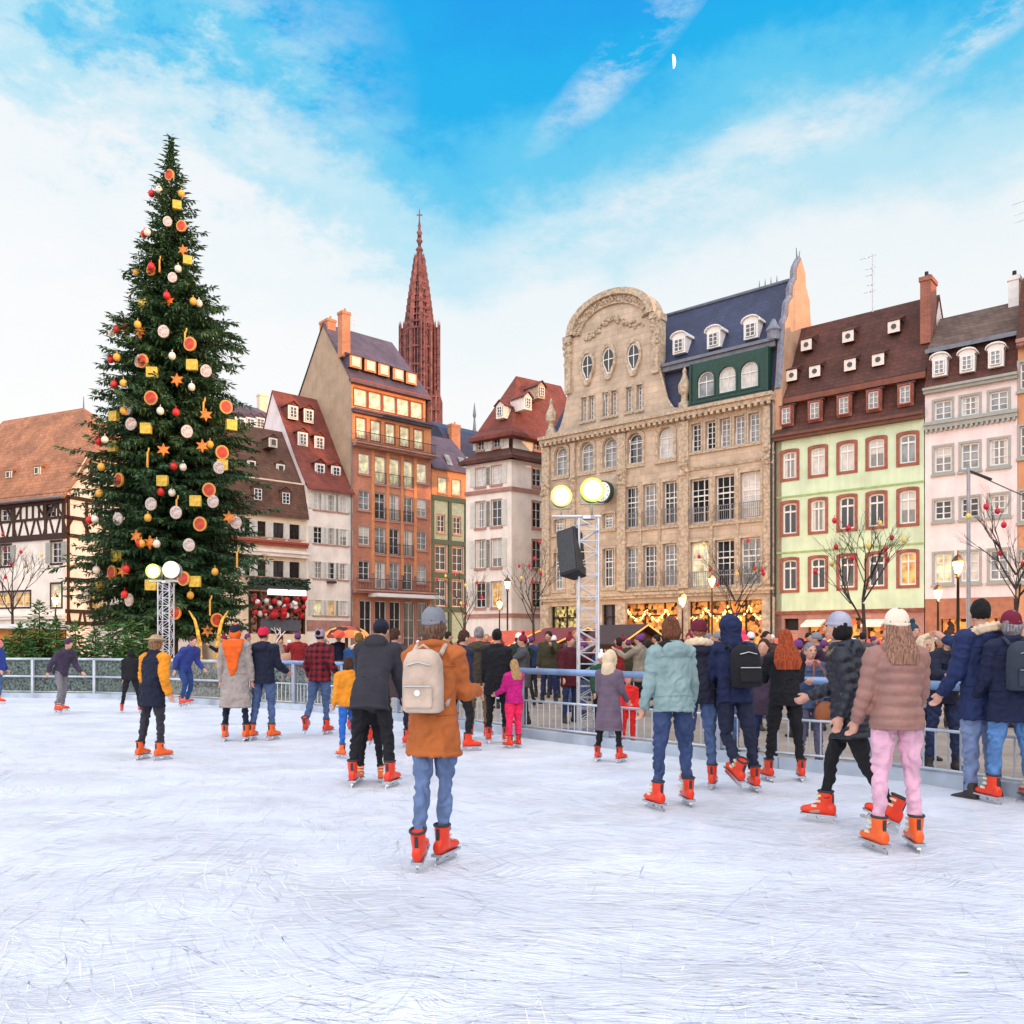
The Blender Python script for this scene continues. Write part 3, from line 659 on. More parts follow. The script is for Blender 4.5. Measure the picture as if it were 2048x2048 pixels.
# --- narrow green-framed house in the gap
def house_e():
    Y0 = on_line(862, 703, YD, VL); h = House('green_framed_house', 'narrow house with dark green painted frame, between the tall brick building and white corner house', 'house', 863, Y0 + .4, 945, VL)
    r = h.root; L = h.L; ze = h.z(870, 935); zr = h.z(862, 868, 3)
    h.row([885, 913], 885, 955, 985, 1.1, S['D'], litpale); h.row([882, 914], 882, 1030, 1064, .9, S['D'], [glassd])
    for a, b in ((1092, 1140), (1160, 1212)): h.row([881, 915], 881, a, b, 1.3, S['D'], [glassd, glassd])
    zg = h.z(870, 992); h.wall(0, zg, mat('grey_green_plaster', (.30, .38, .30), .8, .15, 3), back=8); h.wall(zg + .002, ze, brick_o, name='upper_wall', back=8)
    g = MB()
    for px in (864, 899, 932): u = h.u(px); g.box(u - .2, u + .2, -.12, .02, .1, zg)
    for py in (995, 1083, 1150, 1218): z = h.z(870, py); g.box(-.02, L, -.16, .01, z - .24, z + .24)
    g.build('green_frame', greenp, r)
    h.roof([(-.3, ze), (1.0, h.z(870, 905, 1)), (3.5, zr), (8, ze)], slate_pu, gm=plast_w); h.belt(ze - .15, .2, .2, bandm)
    for px in (897, 925): u = h.u(px, .3); b = MB(); b.add([(u - .35, -.0, ze + .5), (u + .35, -.0, ze + .5), (u + .35, .62, ze + 1.65), (u - .35, .62, ze + 1.65)], [(0, 1, 2, 3)]); b.build('skylight', greyglass, r)
    # blue roofed block behind with its chimney and spike
    k = House('blue_roofed_house', 'distant house with rounded blue slate roof and orange chimney left of the white corner house', 'house', 888, 100, 1000, VL)
    z0, z1 = k.z(900, 905), k.z(900, 848); k.wall(0, z0, plast_w, back=9)
    k.roof([(-.2, z0), (.3, z1 - 1.2), (1.2, z1 - .2), (3, z1 + .8), (6, z1 + 1.2), (9, z0)], slate_bl, gm=slate_bl)
    chimney(k.root, k.u(911, -.2), -.3, z0 - 2, 1.3, .8, k.z(911, 850) - z0 + 2, mat('orange_brick_chimney', (.5, .2, .1)))
    s = MB(); p = k.u(949, 3); s.lathe([(.35, 0), (.2, .8), (.1, 2), (.22, 2.4), (.03, 4)], (p, 3, z1 + .3), 8); s.build('finial', zinc, k.root)
house_e()

# --- white corner house
def house_f():
    Yk = 68.4
    h = House('white_corner_house', 'white corner house with pyramidal red tiled roof, left of the big stone building', 'house', 932, Yk, 1023, -1400, 'right')
    g = House('white_corner_house', None, None, 1023, Yk, 1150, 3056); r = h.root; L = h.L; L2 = g.L
    cols = [961, 993]; rows = [(950, 962, 932, 966), (None, 998, 1054), (None, 1078, 1137), (None, 1165, 1215)]
    zs = [(h.z(993, 968), h.z(993, 932)), (h.z(993, 1052), h.z(993, 1000)), (h.z(993, 1134), h.z(993, 1078)), (h.z(993, 1214), h.z(993, 1164))]
    zr1 = h.z(1023, 912); zr2 = h.z(1023, 893); ze = h.z(1023, 855)
    for i, (a, b) in enumerate(zs):
        for px in cols:
            u = h.u(px); h.open.append((u - .5, u + .5, a, b)); win(r, u, a, 1.0, b - a, S['F'], lit if i == 3 and px == 993 else (curtain if i == 0 else random.choice([glassd, drape, blind])))
        for px in (1074, 1110):
            u = g.u(px); g.open.append((u - .5, u + .5, a, b)); win(g.root, u, a, 1.0, b - a, S['Fr'], glassd)
    h.wall(0, zr1, plast_w, back=9); g.wall(0, zr1, plast_w)
    # set-in top storey
    v = .9; za, zb = h.z(993, 888), h.z(993, 862); ops = [(h.u(px, v) - .35, h.u(px, v) + .35, za, zb) for px in cols]
    for px in cols: win(r, h.u(px, v), za, .7, zb - za, S['F'], glassd, v)
    h.wall(zr2 - .2, ze, plast_w, u0=.8, u1=L - .9, v=v, only=ops, name='upper_wall')
    o2 = [(g.u(px, v) - .35, g.u(px, v) + .35, za, zb) for px in (1074,)]
    win(g.root, g.u(1074, v), za, .7, zb - za, S['Fr'], glassd, v); g.wall(zr2 - .2, ze, plast_w, u0=.9, u1=L2, v=v, only=o2, name='upper_wall')
    for q in (h, g):
        n = q.L; a0, a1 = (-.4, n + .42) if q is h else (-.42, n); i0, i1 = (.6, n - .85) if q is h else (.85, n)
        b = MB(); b.add([(a0, -.55, zr1), (a1, -.55, zr1), (i1, 1.0, zr2 + .25), (i0, 1.0, zr2 + .25), (a0, -.55, zr1 - .25), (a1, -.55, zr1 - .25)], [(0, 1, 2, 3), (4, 5, 1, 0)])
        b.add([(a0, -.55, zr1 - .25), (a1, -.55, zr1 - .25), (a1, .1, zr1 - .25), (a0, .1, zr1 - .25)], [(0, 1, 2, 3)]); b.build('lower_roof', tile_dk, q.root)
        for py in (980, 1231): z = h.z(1000, py); m = MB(); m.box(-.1, n + .1, -.12, .02, z - .16, z + .16); m.build('string_course', stone_p, q.root)
    # pyramidal roof in world space, parented to the corner house
    def W(q, u, v, z): p = q.P + q.d * u + q.n * v; return Vector((p.x, p.y, z))
    e = [W(h, .1, .2, ze - .25), W(h, L - .0, .05, ze - .25), W(g, 9.8, .2, ze - .25), W(g, 9.8, 8, ze - .25), W(h, .1, 9, ze - .25)]
    Ya = Yk + 4.6; ap = Vector(at(1032, 752, Ya)); rd = Vector(at(1122, 772, Ya + 5))
    b = MB(); mid = lambda p, q, t: p.lerp(q, t)
    fl = [mid(e[0], ap, .16), mid(e[1], ap, .16), mid(e[2], rd, .16), mid(e[3], rd, .16), mid(e[4], ap, .16)]
    fl = [p - Vector((0, 0, .45)) for p in fl]
    vs = e + fl + [ap, rd]
    b.add(vs, [(0, 1, 6, 5), (1, 2, 7, 6), (2, 3, 8, 7), (3, 4, 9, 8), (4, 0, 5, 9), (5, 6, 10), (6, 7, 11, 10), (7, 8, 11), (8, 9, 10, 11), (9, 5, 10)])
    b.add([e[0], e[1], e[1] - Vector((0, 0, .3)), e[0] - Vector((0, 0, .3))], [(0, 1, 2, 3)]); b.add([e[1], e[2], e[2] - Vector((0, 0, .3)), e[1] - Vector((0, 0, .3))], [(0, 1, 2, 3)])
    b.add([p - Vector((0, 0, .3)) for p in e], [(4, 3, 2, 1, 0)])
    o = b.build('roof', tile_red); o.parent = r; o.matrix_parent_inverse = Matrix.LocRotScale(r.location, r.rotation_euler, None).inverted()
    g.root.parent = r; g.root.matrix_parent_inverse = Matrix.LocRotScale(r.location, r.rotation_euler, None).inverted()
    # the second face becomes plain children of the house (no extra level)
    mw = Matrix.LocRotScale(g.root.location, g.root.rotation_euler, None)
    for c in [x for x in bpy.data.objects if x.parent == g.root]:
        lm = Matrix.LocRotScale(c.location, c.rotation_euler, c.scale)
        c.parent = r; c.matrix_parent_inverse = Matrix.LocRotScale(r.location, r.rotation_euler, None).inverted() @ mw
    bpy.data.objects.remove(g.root)
    for px, py, Y in ((1056, 805, Yk + 1.5), (1000, 822, Yk + 1.6), (1083, 783, Yk + 3.6)):
        p = at(px, py, Y); k = 1.0; d = MB(); d.box(-.4, .4, 0, 1.8, -.6, .45); d.prism([(-.4, .452), (0, .8), (.4, .452)], .0, 1.8)
        o = d.build('dormer', plast_w if px < 1080 else stone_t, None); rot = math.atan2(g.d.y, g.d.x) if px > 1023 else math.atan2(h.d.y, h.d.x)
        o.parent = r; o.matrix_parent_inverse = Matrix.LocRotScale(r.location, r.rotation_euler, None).inverted(); o.location = p; o.rotation_euler = (0, 0, rot)
        win(o, 0, -.4, .5, .75, S['dw'], glass, v=-.1); rf = MB(); rf.prism([(-.55, .40), (0, .86), (.55, .40), (.55, .47), (0, .94), (-.55, .47)], -.15, 1.8); rf.build('dormer_roof', tile_red, o)
house_f()
# --- large stone building with the curved gable
YS = 52.0
def house_g():
    h = House('stone_gabled_building', 'large tan stone building with curved gable, oval windows, blue slate roof and green dormer', 'building', 1086, YS, 1550, VR, 'right')
    r = h.root; L = h.L; zc = h.z(1550, 800)
    gl = [greyglass, greyglass, glass, greyglass, glassd]
    h.row([1122, 1174, 1220, 1270, 1332], 1270, 866, 926, 1.2, S['Ga'], [greyglass, greyglass, greyglass, glass, curtain])
    h.row([1392, 1421, 1450, 1479, 1508], 1450, 836, 893, .72, S['Gs'], [glassd, glassd, greyglass, greyglass, greyglass])
    h.row([1263, 1300, 1340], 1300, 968, 1052, 1.08, S['Gb'], [glass, greyglass, glassd]); h.row([1399, 1449.5, 1501], 1449.5, 950, 1041, 1.35, S['Gb'], [glassd, glassd, curtain])
    h.row([1263, 1300, 1340], 1300, 1090, 1174, 1.08, S['Gb'], [greyglass, glass, greyglass]); h.row([1399, 1449.5, 1501], 1449.5, 1079, 1172, 1.35, S['Gb'], [litpale, glass, greyglass])
    h.row([1118, 1217], 1217, 1027, 1055, .95, S['G'], greyglass); h.row([1118, 1217], 1217, 1097, 1173, .95, S['G'], [greyglass, glass])
    zs1 = h.z(1450, 1201); sh = mat('shop_glow_gold', (.85, .40, .08), .6, .3, 3, kind='shop', c2=(.55, .14, .05), emit=.5)
    for a, b, m_ in ((1101, 1157, mat('shop_glow_yellow', (.75, .62, .25), .6, .3, 3, kind='shop', c2=(.10, .11, .05), emit=.55)), (1204, 1236, mat('blue_grey_door', (.10, .11, .16), .5)), (1247, 1366, sh), (1376, 1527, sh)):
        ua, ub = h.u(a), h.u(b); h.open.append((ua, ub, .2, zs1)); m = MB(); m.box(ua + .01, ub - .01, .55, .7, .2, zs1 - .01); w = m.build('shop_window', m_, r)
        f = MB(); n = max(2, int((ub - ua) / 1.2))
        for i in range(n + 1): x = ua + (ub - ua) * i / n; f.box(max(ua, x - .05), min(ub, x + .05), .3, .4, .2, zs1)
        f.box(ua, ub, .29, .41, zs1 - .9, zs1 - .8); f.box(ua, ub, .29, .41, .2, .7); f.build('shop_frame', timber, w)
    h.wall(0, zc, stone, back=10)
    # warm bulbs and garlands hung in the shop openings
    rr = random.Random(5); bl = MB()
    for i in range(240):
        x = rr.uniform(h.u(1247), h.u(1527)); 
        if h.u(1366) < x < h.u(1376): continue
        t = (x * 1.3) % 1; z = zs1 - .35 - .7 * abs(math.sin(x * 2.1)) - rr.uniform(0, .25); bl.sph((x, .12, z), .05, None, 6, 4)
    bl.build('string_lights', mat('warm_bulb', (1, .62, .22), .5, emit=3), r)['kind'] = 'stuff'
    h.belt(zc - .05, .5, .45, stone_t, dent=.42); zb2 = h.z(1449, 1062)
    for py in (1190,): h.belt(h.z(1450, py), .35, .28, stone_t)
    h.belt(h.z(1450, 932), .16, .10, stone_t, u0=h.u(1372), name='string_course')
    p = MB()
    for px in (1094, 1148, 1245, 1370, 1540):
        u = h.u(px); w = .34 if px != 1148 else .2; q = MB(); p.box(u - w, u + w, -.22, .01, zs1 + .9, zc - .3); p.box(u - w - .06, u + w + .06, -.3, .01, .0, zs1 + .1 if px != 1148 else .3)
        for k in range(26): q.sph((u + rr.uniform(-w, w), -.26, h.z(1450, 925) + rr.uniform(-.5, .6)), rr.uniform(.06, .16), None, 6, 4)
        q.box(u - w, u + w, -.27, -.2, h.z(1450, 925) - .5, h.z(1450, 925) + .6); q.build('carved_capital', stone_t, r)
    for px in (1281.5, 1320, 1424, 1475.5):
        u = h.u(px); p.box(u - .1, u + .1, -.12, .01, zs1 + 1.2, h.z(1450, 940))
    p.build('pilasters', stone_t, r)
    # gable
    ga, gb = h.u(1139), h.u(1313); zg = h.z(1270, 752); v = -.06
    ops = []; z0, z1 = h.z(1269, 821), h.z(1269, 772)
    for px in (1169, 1184, 1212, 1229, 1259, 1280): u = h.u(px); ops.append((u - .24, u + .24, z0, z1)); win(r, u, z0, .48, z1 - z0, S['Gs'], greyglass, v)
    h.wall(zc + .45, zg, stone, u0=ga, u1=gb, v=v, only=ops, name='gable')
    u0, u1 = h.u(1143), h.u(1309); zs = h.z(1141, 676); zt = h.z(1214, 590); um = (u0 + u1) / 2; hw = (u1 - u0) / 2
    arc = [(um - hw * math.cos(math.pi * i / 20), zs + (zt - zs) * math.sin(math.pi * i / 20)) for i in range(21)]
    g = MB(); g.prism([(gb, zg + .003), (ga, zg + .003), (ga, zs), *arc, (gb, zs)][::-1], v + .002, v + .8)
    g.box(ga, ga + .02, v + .01, v + .8, zc + .45, zg); g.box(gb - .02, gb, v + .01, v + .8, zc + .45, zg)
    def sweep(ux, uo, sgn):
        pts = [(ux, zc + .45)]; n = 9
        for i in range(n + 1): t = i / n; pts.append((uo + (ux - uo) * t, zc + .5 + (zg - zc + .2) * (t ** 3)))
        return pts
    g.prism(sweep(ga - .003, h.u(1100), 1), v + .004, v + .7); g.prism(sweep(gb + .003, h.u(1368), -1)[::-1], v + .004, v + .7)
    g.build('gable', stone, r)
    c = MB(); outer = [(um + (x - um) * 1.055, zs + (z - zs) * 1.06) for x, z in arc]; inn = [(um + (x - um) * .90, zs + (z - zs) * .88) for x, z in arc]; in2 = [(um + (x - um) * .74, zs + (z - zs) * .68 - .1) for x, z in arc]
    band(c, inn, outer, v - .42, v + .9, False); band(c, in2, inn, v - .16, v - .01, False)
    for x in (ga, gb): c.box(x - .35, x + .35, v - .35, v + .85, zs - .45, zs + .02); c.box(x - .26, x + .26, v - .22, v + .82, zg - .2, zs - .45)
    for i in range(90): t = math.pi * rr.random(); k = rr.uniform(.76, .90); c.sph((um - hw * k * math.cos(t), v - .18, zs + (zt - zs) * (k - .05) * math.sin(t)), rr.uniform(.06, .15), None, 6, 4)
    for i in range(80): x = rr.gauss(0, 1.3); c.sph((um + x, v - .06, zs - .1 + .9 * math.exp(-x * x) - rr.random() * .5), rr.uniform(.07, .17), None, 6, 4)
    for i in range(40): x = rr.choice((ga, gb)); c.sph((x + rr.uniform(-.3, .3), v - .2, zs - rr.uniform(.3, 2.2)), rr.uniform(.08, .2), None, 6, 4)
    c.tube([(h.u(1368), v + .2, zc + .5), (h.u(1345), v + .2, zc + .7), (h.u(1330), v + .2, zc + 1.5), (gb + .1, v + .2, zg)], .16, 6)
    c.tube([(h.u(1100), v + .2, zc + .5), (h.u(1118), v + .2, zc + .7), (h.u(1131), v + .2, zc + 1.5), (ga - .1, v + .2, zg)], .16, 6)
    c.build('carved_ornament', stone_t, r)
    for px, py in ((1177, 732), (1219, 719), (1269, 711)):
        u, z = h.u(px), h.z(px, py); n = 20; rx, rz = .50, .84; e = lambda k: [(u + rx * k * math.cos(2 * math.pi * i / n), z - (.25 * k if math.sin(2 * math.pi * i / n) < -.9 else 0) + rz * k * math.sin(2 * math.pi * i / n)) for i in range(n)]
        w = MB(); w.prism(e(1.0), v - .03, v - .004); o = w.build('oval_window', glassd, r)
        f = MB(); band(f, e(1.0), e(1.34), v - .2, v); f.build('surround', stone_t, o)
        f = MB(); f.box(u - .03, u + .03, v - .06, v - .03, z - rz, z + rz); f.box(u - rx, u + rx, v - .055, v - .03, z - .03, z + .03); band(f, e(.84), e(.98), v - .07, v - .03); f.build('frame', white, o)
    # finial on the right sweep and on the left corner
    for px in (1367, 1100):
        u = h.u(px); f = MB(); f.lathe([(.42, 0), (.42, .5), (.25, .6), (.22, 1.0), (.4, 1.2), (.42, 1.7), (.28, 2.0), (.12, 2.4), (.16, 2.6), (.02, 2.9)], (u, .15, zc + .5), 10); f.build('stone_finial', stone_t, r)
    # blue slate mansard and upper roof
    zgut = h.z(1534, 690, .6); vr = 3.05; zr = h.z(1565, 566, vr)
    b = MB(); us = h.u(1205); b.prismx([(.25, zc + .4), (.7, zgut), (.7, zgut + .02), (6, zgut + .02), (6, zc)], us, L - .05)
    b.prismx([(.35, zgut + .05), (vr, zr), (6.2, zgut + .05)], h.u(1235), L - .05); b.prismx([(.25, zc + .4), (3, zc + 4.2), (8, zc + .4)], .3, h.u(1150)); b.build('roof', slate_bl, r)
    e = MB(); e.box(us, L - .1, .2, .9, zgut - .3, zgut + .22); e.box(us, L - .1, .05, .3, zgut + .02, zgut + .22); e.build('eaves', zinc, r)
    rd = MB(); rd.tube([(h.u(1235), vr, zr + .05), (L - .1, vr, zr + .05)], .12, 6)
    for i in range(4): rd.tube([(L - 1.2 - i * .4, vr, zr), (L - 1.2 - i * .4, vr, zr + .6)], [.06, .01], 5)
    rd.build('ridge', zinc, r)
    dm = MB(); ua, ub = h.u(1384), h.u(1533); zd0, zd1 = zc + .62, zgut - .32; v = -.02; ops = []; h2 = []
    z0, z1 = h.z(1498, 775, v), h.z(1498, 722, v)
    s_save = h.sp; h.sp = []
    for px in (1411, 1454, 1498): u = h.u(px, v); ops.append((u - .6, u + .6, z0, z1)); h.sp.append((u, z0, 1.2, z1 - z0, .6)); win(r, u, z0, 1.2, z1 - z0, S['Gg'], curtain if px != 1411 else greyglass, v)
    h.wall(zd0, zd1, greenp, u0=ua, u1=ub, v=v, only=ops, name='dormer_front'); h.sp = s_save
    dm.box(ua - .12, ub + .12, v - .25, v + .02, zd0 - .2, zd0 + .02); dm.box(ua - .15, ua, v - .1, 1, zd0, zd1); dm.box(ub, ub + .15, v - .1, 1, zd0, zd1); dm.box(ua, ub, v - .06, v - .004, z0 - .35, z0 - .2)
    dm.build('dormer_sill', greenp, r)
    for px, py in ((1366, 711), (1435, 700), (1509, 682)): v = 1.0; dormer(r, h.u(px, v), v - .55, h.z(px, py, v), .95, 1.05, 1.6, white, white, S['dw'], glass, 'arc', .14)
    # right fire wall with stepped parapet
    w = MB(); zt = h.z(1590, 522, vr); vs = [(0, 0), (0, zc + .6), (.15, zc + 1.2), (.55, zgut + .5), (.5, zgut + 1.0), (1.0, zgut + 1.6), (1.1, zgut + 2.4), (1.7, zgut + 3.0), (1.75, zgut + 3.7), (2.3, zgut + 4.3), (2.35, zgut + 5.0), (2.8, zt - .3), (3.05, zt), (3.35, zt - .3), (3.7, zgut + 5.1), (3.8, zgut + 4.3), (4.4, zgut + 3.6), (4.6, zgut + 2.2), (5.6, zgut + 1.2), (6.4, zgut - 1), (10, zc), (10, 0)]
    w.prismx(vs, L - .04, L + .42); w.build('fire_wall', mat('pale_orange_plaster', (.56, .34, .22), .85, .12, 3, .3, 12, kind='plaster'), r)
    cp = MB(); cp.tube([(L + .19, y, z + .05) for y, z in vs[1:-2]], .2, 6)
    for dx in (-.12, .14): cp.tube([(L + .19, vr + dx, zt), (L + .19, vr + dx * 2.2, zt + .7)], [.06, .02], 5)
    cp.lathe([(.4, 0), (.4, .5), (.5, .6), (.3, .9), (.1, 1.3)], (L - .25, .35, zgut + .1), 8)
    cp.build('parapet_coping', mat('weathered_blue_grey_coping', (.20, .21, .27), .8, .2, 4), r)
    # clock
    u, z = h.u(1219), h.z(1219, 987); cz = bpy.data.objects.new('clock', None)
    k = MB(); n = 28; k.prism([(u + .78 * math.cos(2 * math.pi * i / n), z + .78 * math.sin(2 * math.pi * i / n)) for i in range(n)][::-1], -.95, -.55); k.box(u - .06, u + .06, -.6, 0, z + .2, z + .3); ck = k.build('clock_case', mat('dark_green_metal', (.015, .05, .035), .4), r)
    k = MB(); k.prism([(u + .68 * math.cos(2 * math.pi * i / n), z + .68 * math.sin(2 * math.pi * i / n)) for i in range(n)][::-1], -.97, -.951); k.build('clock_face', mat('clock_white', (.85, .85, .82), .4, emit=.25), ck)
    k = MB()
    for i in range(12): t = math.pi * i / 6; x, y = math.sin(t), math.cos(t); k.prism([(u + x * .5 - y * .025, z + y * .5 + x * .025), (u + x * .62 - y * .025, z + y * .62 + x * .025), (u + x * .62 + y * .025, z + y * .62 - x * .025), (u + x * .5 + y * .025, z + y * .5 - x * .025)], -.985, -.972)
    for t, l in ((R(-125), .33), (R(60), .5)): x, y = math.sin(t), math.cos(t); k.prism([(u - y * .03, z + x * .03), (u + x * l, z + y * l), (u + y * .03, z - x * .03)], -.99, -.973)
    k.build('clock_hands', dark, ck)
    dp = MB(); dp.tube([(L - .1, -.32, .2), (L - .1, -.32, zc)], .07, 6); dp.build('downpipe', iron, r)
house_g()

# --- pale green house
def house_h():
    h = House('pale_green_house', 'pale green house with red sandstone window surrounds and tall dark brown tiled roof', 'house', 1551, on_line(1551, 1550, YS, VR), 1848, VR)
    r = h.root; L = h.L; ze = h.z(1551, 880); cols = [1579.4, 1636, 1694, 1753, 1815.6]; p5 = 1815.6
    h.row(cols, p5, 868, 926, .86, S['H'], [drape, curtain, curtain, blind, greyglass]); h.row(cols, p5, 980, 1047, .86, S['H'], [glassd, drape, glassd, glassd, blind])
    h.row(cols, p5, 1104, 1170, .86, S['H'], [glassd, glassd, glassd, glassd, lit])
    zg = h.z(1815, 1220)
    sh = mat('shop_glow_amber', (.85, .36, .07), .6, .3, 3, kind='shop', c2=(.5, .12, .04), emit=.7)
    for a, b, t, m_ in ((1569, 1597, 1237, dark), (1617, 1650, 1250, sh), (1690, 1720, 1235, sh), (1735, 1770, 1250, sh), (1795, 1830, 1240, dark)):
        ua, ub, zt = h.u(a), h.u(b), h.z(b, t); h.open.append((ua, ub, 2.3 if a == 1569 else .1, zt)); m = MB(); m.box(ua + .01, ub - .01, .35, .5, .1, zt); m.build('shop_window', m_, r)
    h.wall(0, zg, stone_p, back=9); h.wall(zg + .002, ze, plast_g, name='upper_wall', back=9)
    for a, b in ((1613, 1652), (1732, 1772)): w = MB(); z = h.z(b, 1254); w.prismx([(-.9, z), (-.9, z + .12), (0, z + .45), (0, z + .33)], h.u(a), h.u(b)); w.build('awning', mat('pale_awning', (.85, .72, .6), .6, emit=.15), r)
    for py in (966, 1088): h.belt(h.z(1815, py) - .06, .10, .05, mat('olive_green_plaster', (.36, .50, .22), .85), name='string_course')
    h.belt(zg - .1, .2, .12, stone_r, name='string_course')
    zb = h.z(1560, 791, .8); vr = 3.05; zr = h.z(1591, 660, vr)
    h.belt(ze - .15, .35, .35, mat('brown_cornice', (.14, .06, .04), .7))
    b = MB(); b.prismx([(-.45, ze + .15), (.3, ze + .9), (.75, zb - .1), (.75, zb - .5), (8, zb - .5), (8, ze)], -.05, L + .03); b.build('lower_roof', tile_dk, r)
    h.roof([(.2, zb - .35), (.75, zb + .35), (vr, zr), (6.3, zb), (9, ze)], tile_dk, u0=-.05, u1=L + .03, gm=plast_p)
    e = MB(); e.box(-.03, L + .03, .15, .8, zb - .75, zb - .42); e.build('eaves_board', mat('rust_brown_wood', (.20, .07, .045), .7), r)
    for px in cols: v = .45; dormer(r, h.u(px, v), v - .42, h.z(p5, 816, v), .85, 1.25, 1.2, stone_r, tile_dk, S['Hd'], greyglass, 'shed', .06)
    for px, py in ((1620, 691), (1703, 674), (1794, 655)): v = 2.2; dormer(r, h.u(px, v), v - .62, h.z(px, py, v) - .45, .66, .66, 1.1, plast_w, tile_dk, None, None, 'shed', .05)
    for px, py in ((1590, 751), (1636, 743), (1706, 730), (1762, 720)): v = 1.2; dormer(r, h.u(px, v), v - .55, h.z(px, py, v) - .45, .66, .66, 1.1, plast_w, tile_dk, None, None, 'shed', .05)
    for o in list(r.children):
        if o.name.startswith('dormer') and len(o.children) == 1:
            m = MB(); m.prism([(.15 * math.cos(i * math.pi / 6), .34 + .15 * math.sin(i * math.pi / 6)) for i in range(12)][::-1], -.03, -.003); m.build('round_window', glassd, o)
    zc = h.z(1852, 668, 1.2); chimney(r, L - .25, 1.2, zc - .5, .55, 1.2, h.z(1852, 552, 1.2) - zc + .5, mat('brick_chimney', (.33, .13, .09), .85, .1, 3, kind='brick', c2=(.25, .1, .07)), dark)
    a = MB(); u = h.u(1746, vr); za = zr - .1; H = h.z(1746, 508, vr) - za; a.tube([(u, vr, za), (u, vr, za + H)], .05, 5)
    for q, l in ((H - .2, .9), (H - .9, .5), (H - 1.3, .45), (H - 1.9, .35), (H - 2.3, .6)): a.tube([(u - l * .8, vr - .2, za + q), (u + l * .2, vr + .1, za + q + .15)], .03, 4); a.tube([(u - l * .4, vr - .3, za + q - .02), (u - l * .1, vr + .3, za + q + .1)], .022, 4)
    a.build('antenna', galv, r)
    dp = MB(); dp.tube([(.02, -.12, .2), (.02, -.12, ze)], .06, 6); dp.build('downpipe', iron, r)
house_h()

# --- pale pink house
def house_i():
    h = House('pale_pink_house', 'pale pink plastered house with grey window trim, dentil cornice and three white roof dormers', 'house', 1850, on_line(1850, 1550, YS, VR), 2035, VR)
    r = h.root; L = h.L; ze = h.z(1850, 787); cols = [1886, 1940, 1997.5]; q = 1997.5
    h.row(cols, q, 782, 821, .86, S['I'], [greyglass, drape, greyglass]); h.row(cols, q, 878, 930, .86, S['I'], [blind, greyglass, drape]); h.row(cols, q, 989, 1029, .86, S['I'], [glassd, glassd, drape]); h.row(cols, q, 1100, 1160, .86, S['I'], [litpale, curtain, greyglass])
    zg = h.z(1860, 1198); sh = MATS['shop_glow_amber']
    ua, ub, zt = h.u(1882), h.u(1942), h.z(1890, 1238); h.open.append((ua, ub, .1, zt)); m = MB(); m.box(ua, ub, .4, .5, .1, zt); m.build('shop_window', sh, r)
    ua, ub = h.u(1965), h.u(2022); h.open.append((ua, ub, .1, zt)); m = MB(); m.box(ua, ub, .4, .5, .1, zt); m.build('shop_window', sh, r)
    h.wall(0, zg, mat('orange_brown_stone', (.42, .17, .10), .8, .15, 3, .3, 12), back=9); h.wall(zg + .002, ze, plast_p, name='upper_wall', back=9)
    h.belt(h.z(1850, 862), .4, .2, shut_g, dent=.24); h.belt(ze - .1, .3, .3, shut_g)
    zb = h.z(1850, 709, .7); b = MB(); b.prismx([(-.25, ze + .2), (.2, ze + .8), (.6, zb), (.6, zb - .2), (8, zb - .2), (8, ze)], 0, L); b.build('lower_roof', tile_dk, r)
    vr = 3.0; zr = h.z(2037, 602, vr); h.belt(zb - .15, .22, -.15, zinc, name='eaves'); h.roof([(.3, zb + .05), (vr, zr), (5.8, zb), (9, ze)], tile_gr, u0=.0, u1=L, gm=plast_p)
    for px, py in ((1883, 756), (1938, 748), (1995, 738)): v = .3; dormer(r, h.u(px, v), v - .42, h.z(px, py, v), .72, .95, 1.3, white, white, S['dw'], greyglass, 'arc', .12)
    chimney(r, h.u(2030, vr), vr - .4, zr - .4, .5, .6, 1.7, white, dark)
    # the orange house at the frame edge and the rest of the row beyond it
    k = House('orange_house', 'orange plastered house with dark red roof, cut by the right frame edge', 'house', 2036, on_line(2036, 1550, YS, VR), 2500, VR)
    r = k.root; ze = k.z(2036, 694); c2 = [2060, 2110, 2165, 2225, 2290, 2360, 2440]
    for a, b in ((722, 775), (850, 910), (980, 1040), (1100, 1160)): k.row(c2, 2060, a, b, .9, S['I'], [glass, greyglass])
    k.wall(0, ze, plast_o, back=9); k.belt(ze - .1, .4, .3, stone_p); zb = k.z(2036, 560, 2); k.roof([(-.3, ze), (1.2, zb - .4), (4.5, zb + 1.6), (9, ze)], tile_dk, gm=plast_o)
    chimney(r, .5, 1.6, zb - .6, .6, .8, 1.6, MATS['brick_chimney']); a = MB(); a.tube([(.5, 2.0, zb), (.5, 2.0, zb + 4.2)], .03, 5)
    for q2, l in ((4.0, 1.1), (3.4, 1.0), (3.0, 1.0)): a.tube([(.5 - l, 1.8, zb + q2), (.5 + l, 2.2, zb + q2 + .3)], .02, 4)
    a.build('antenna', galv, r)
house_i()

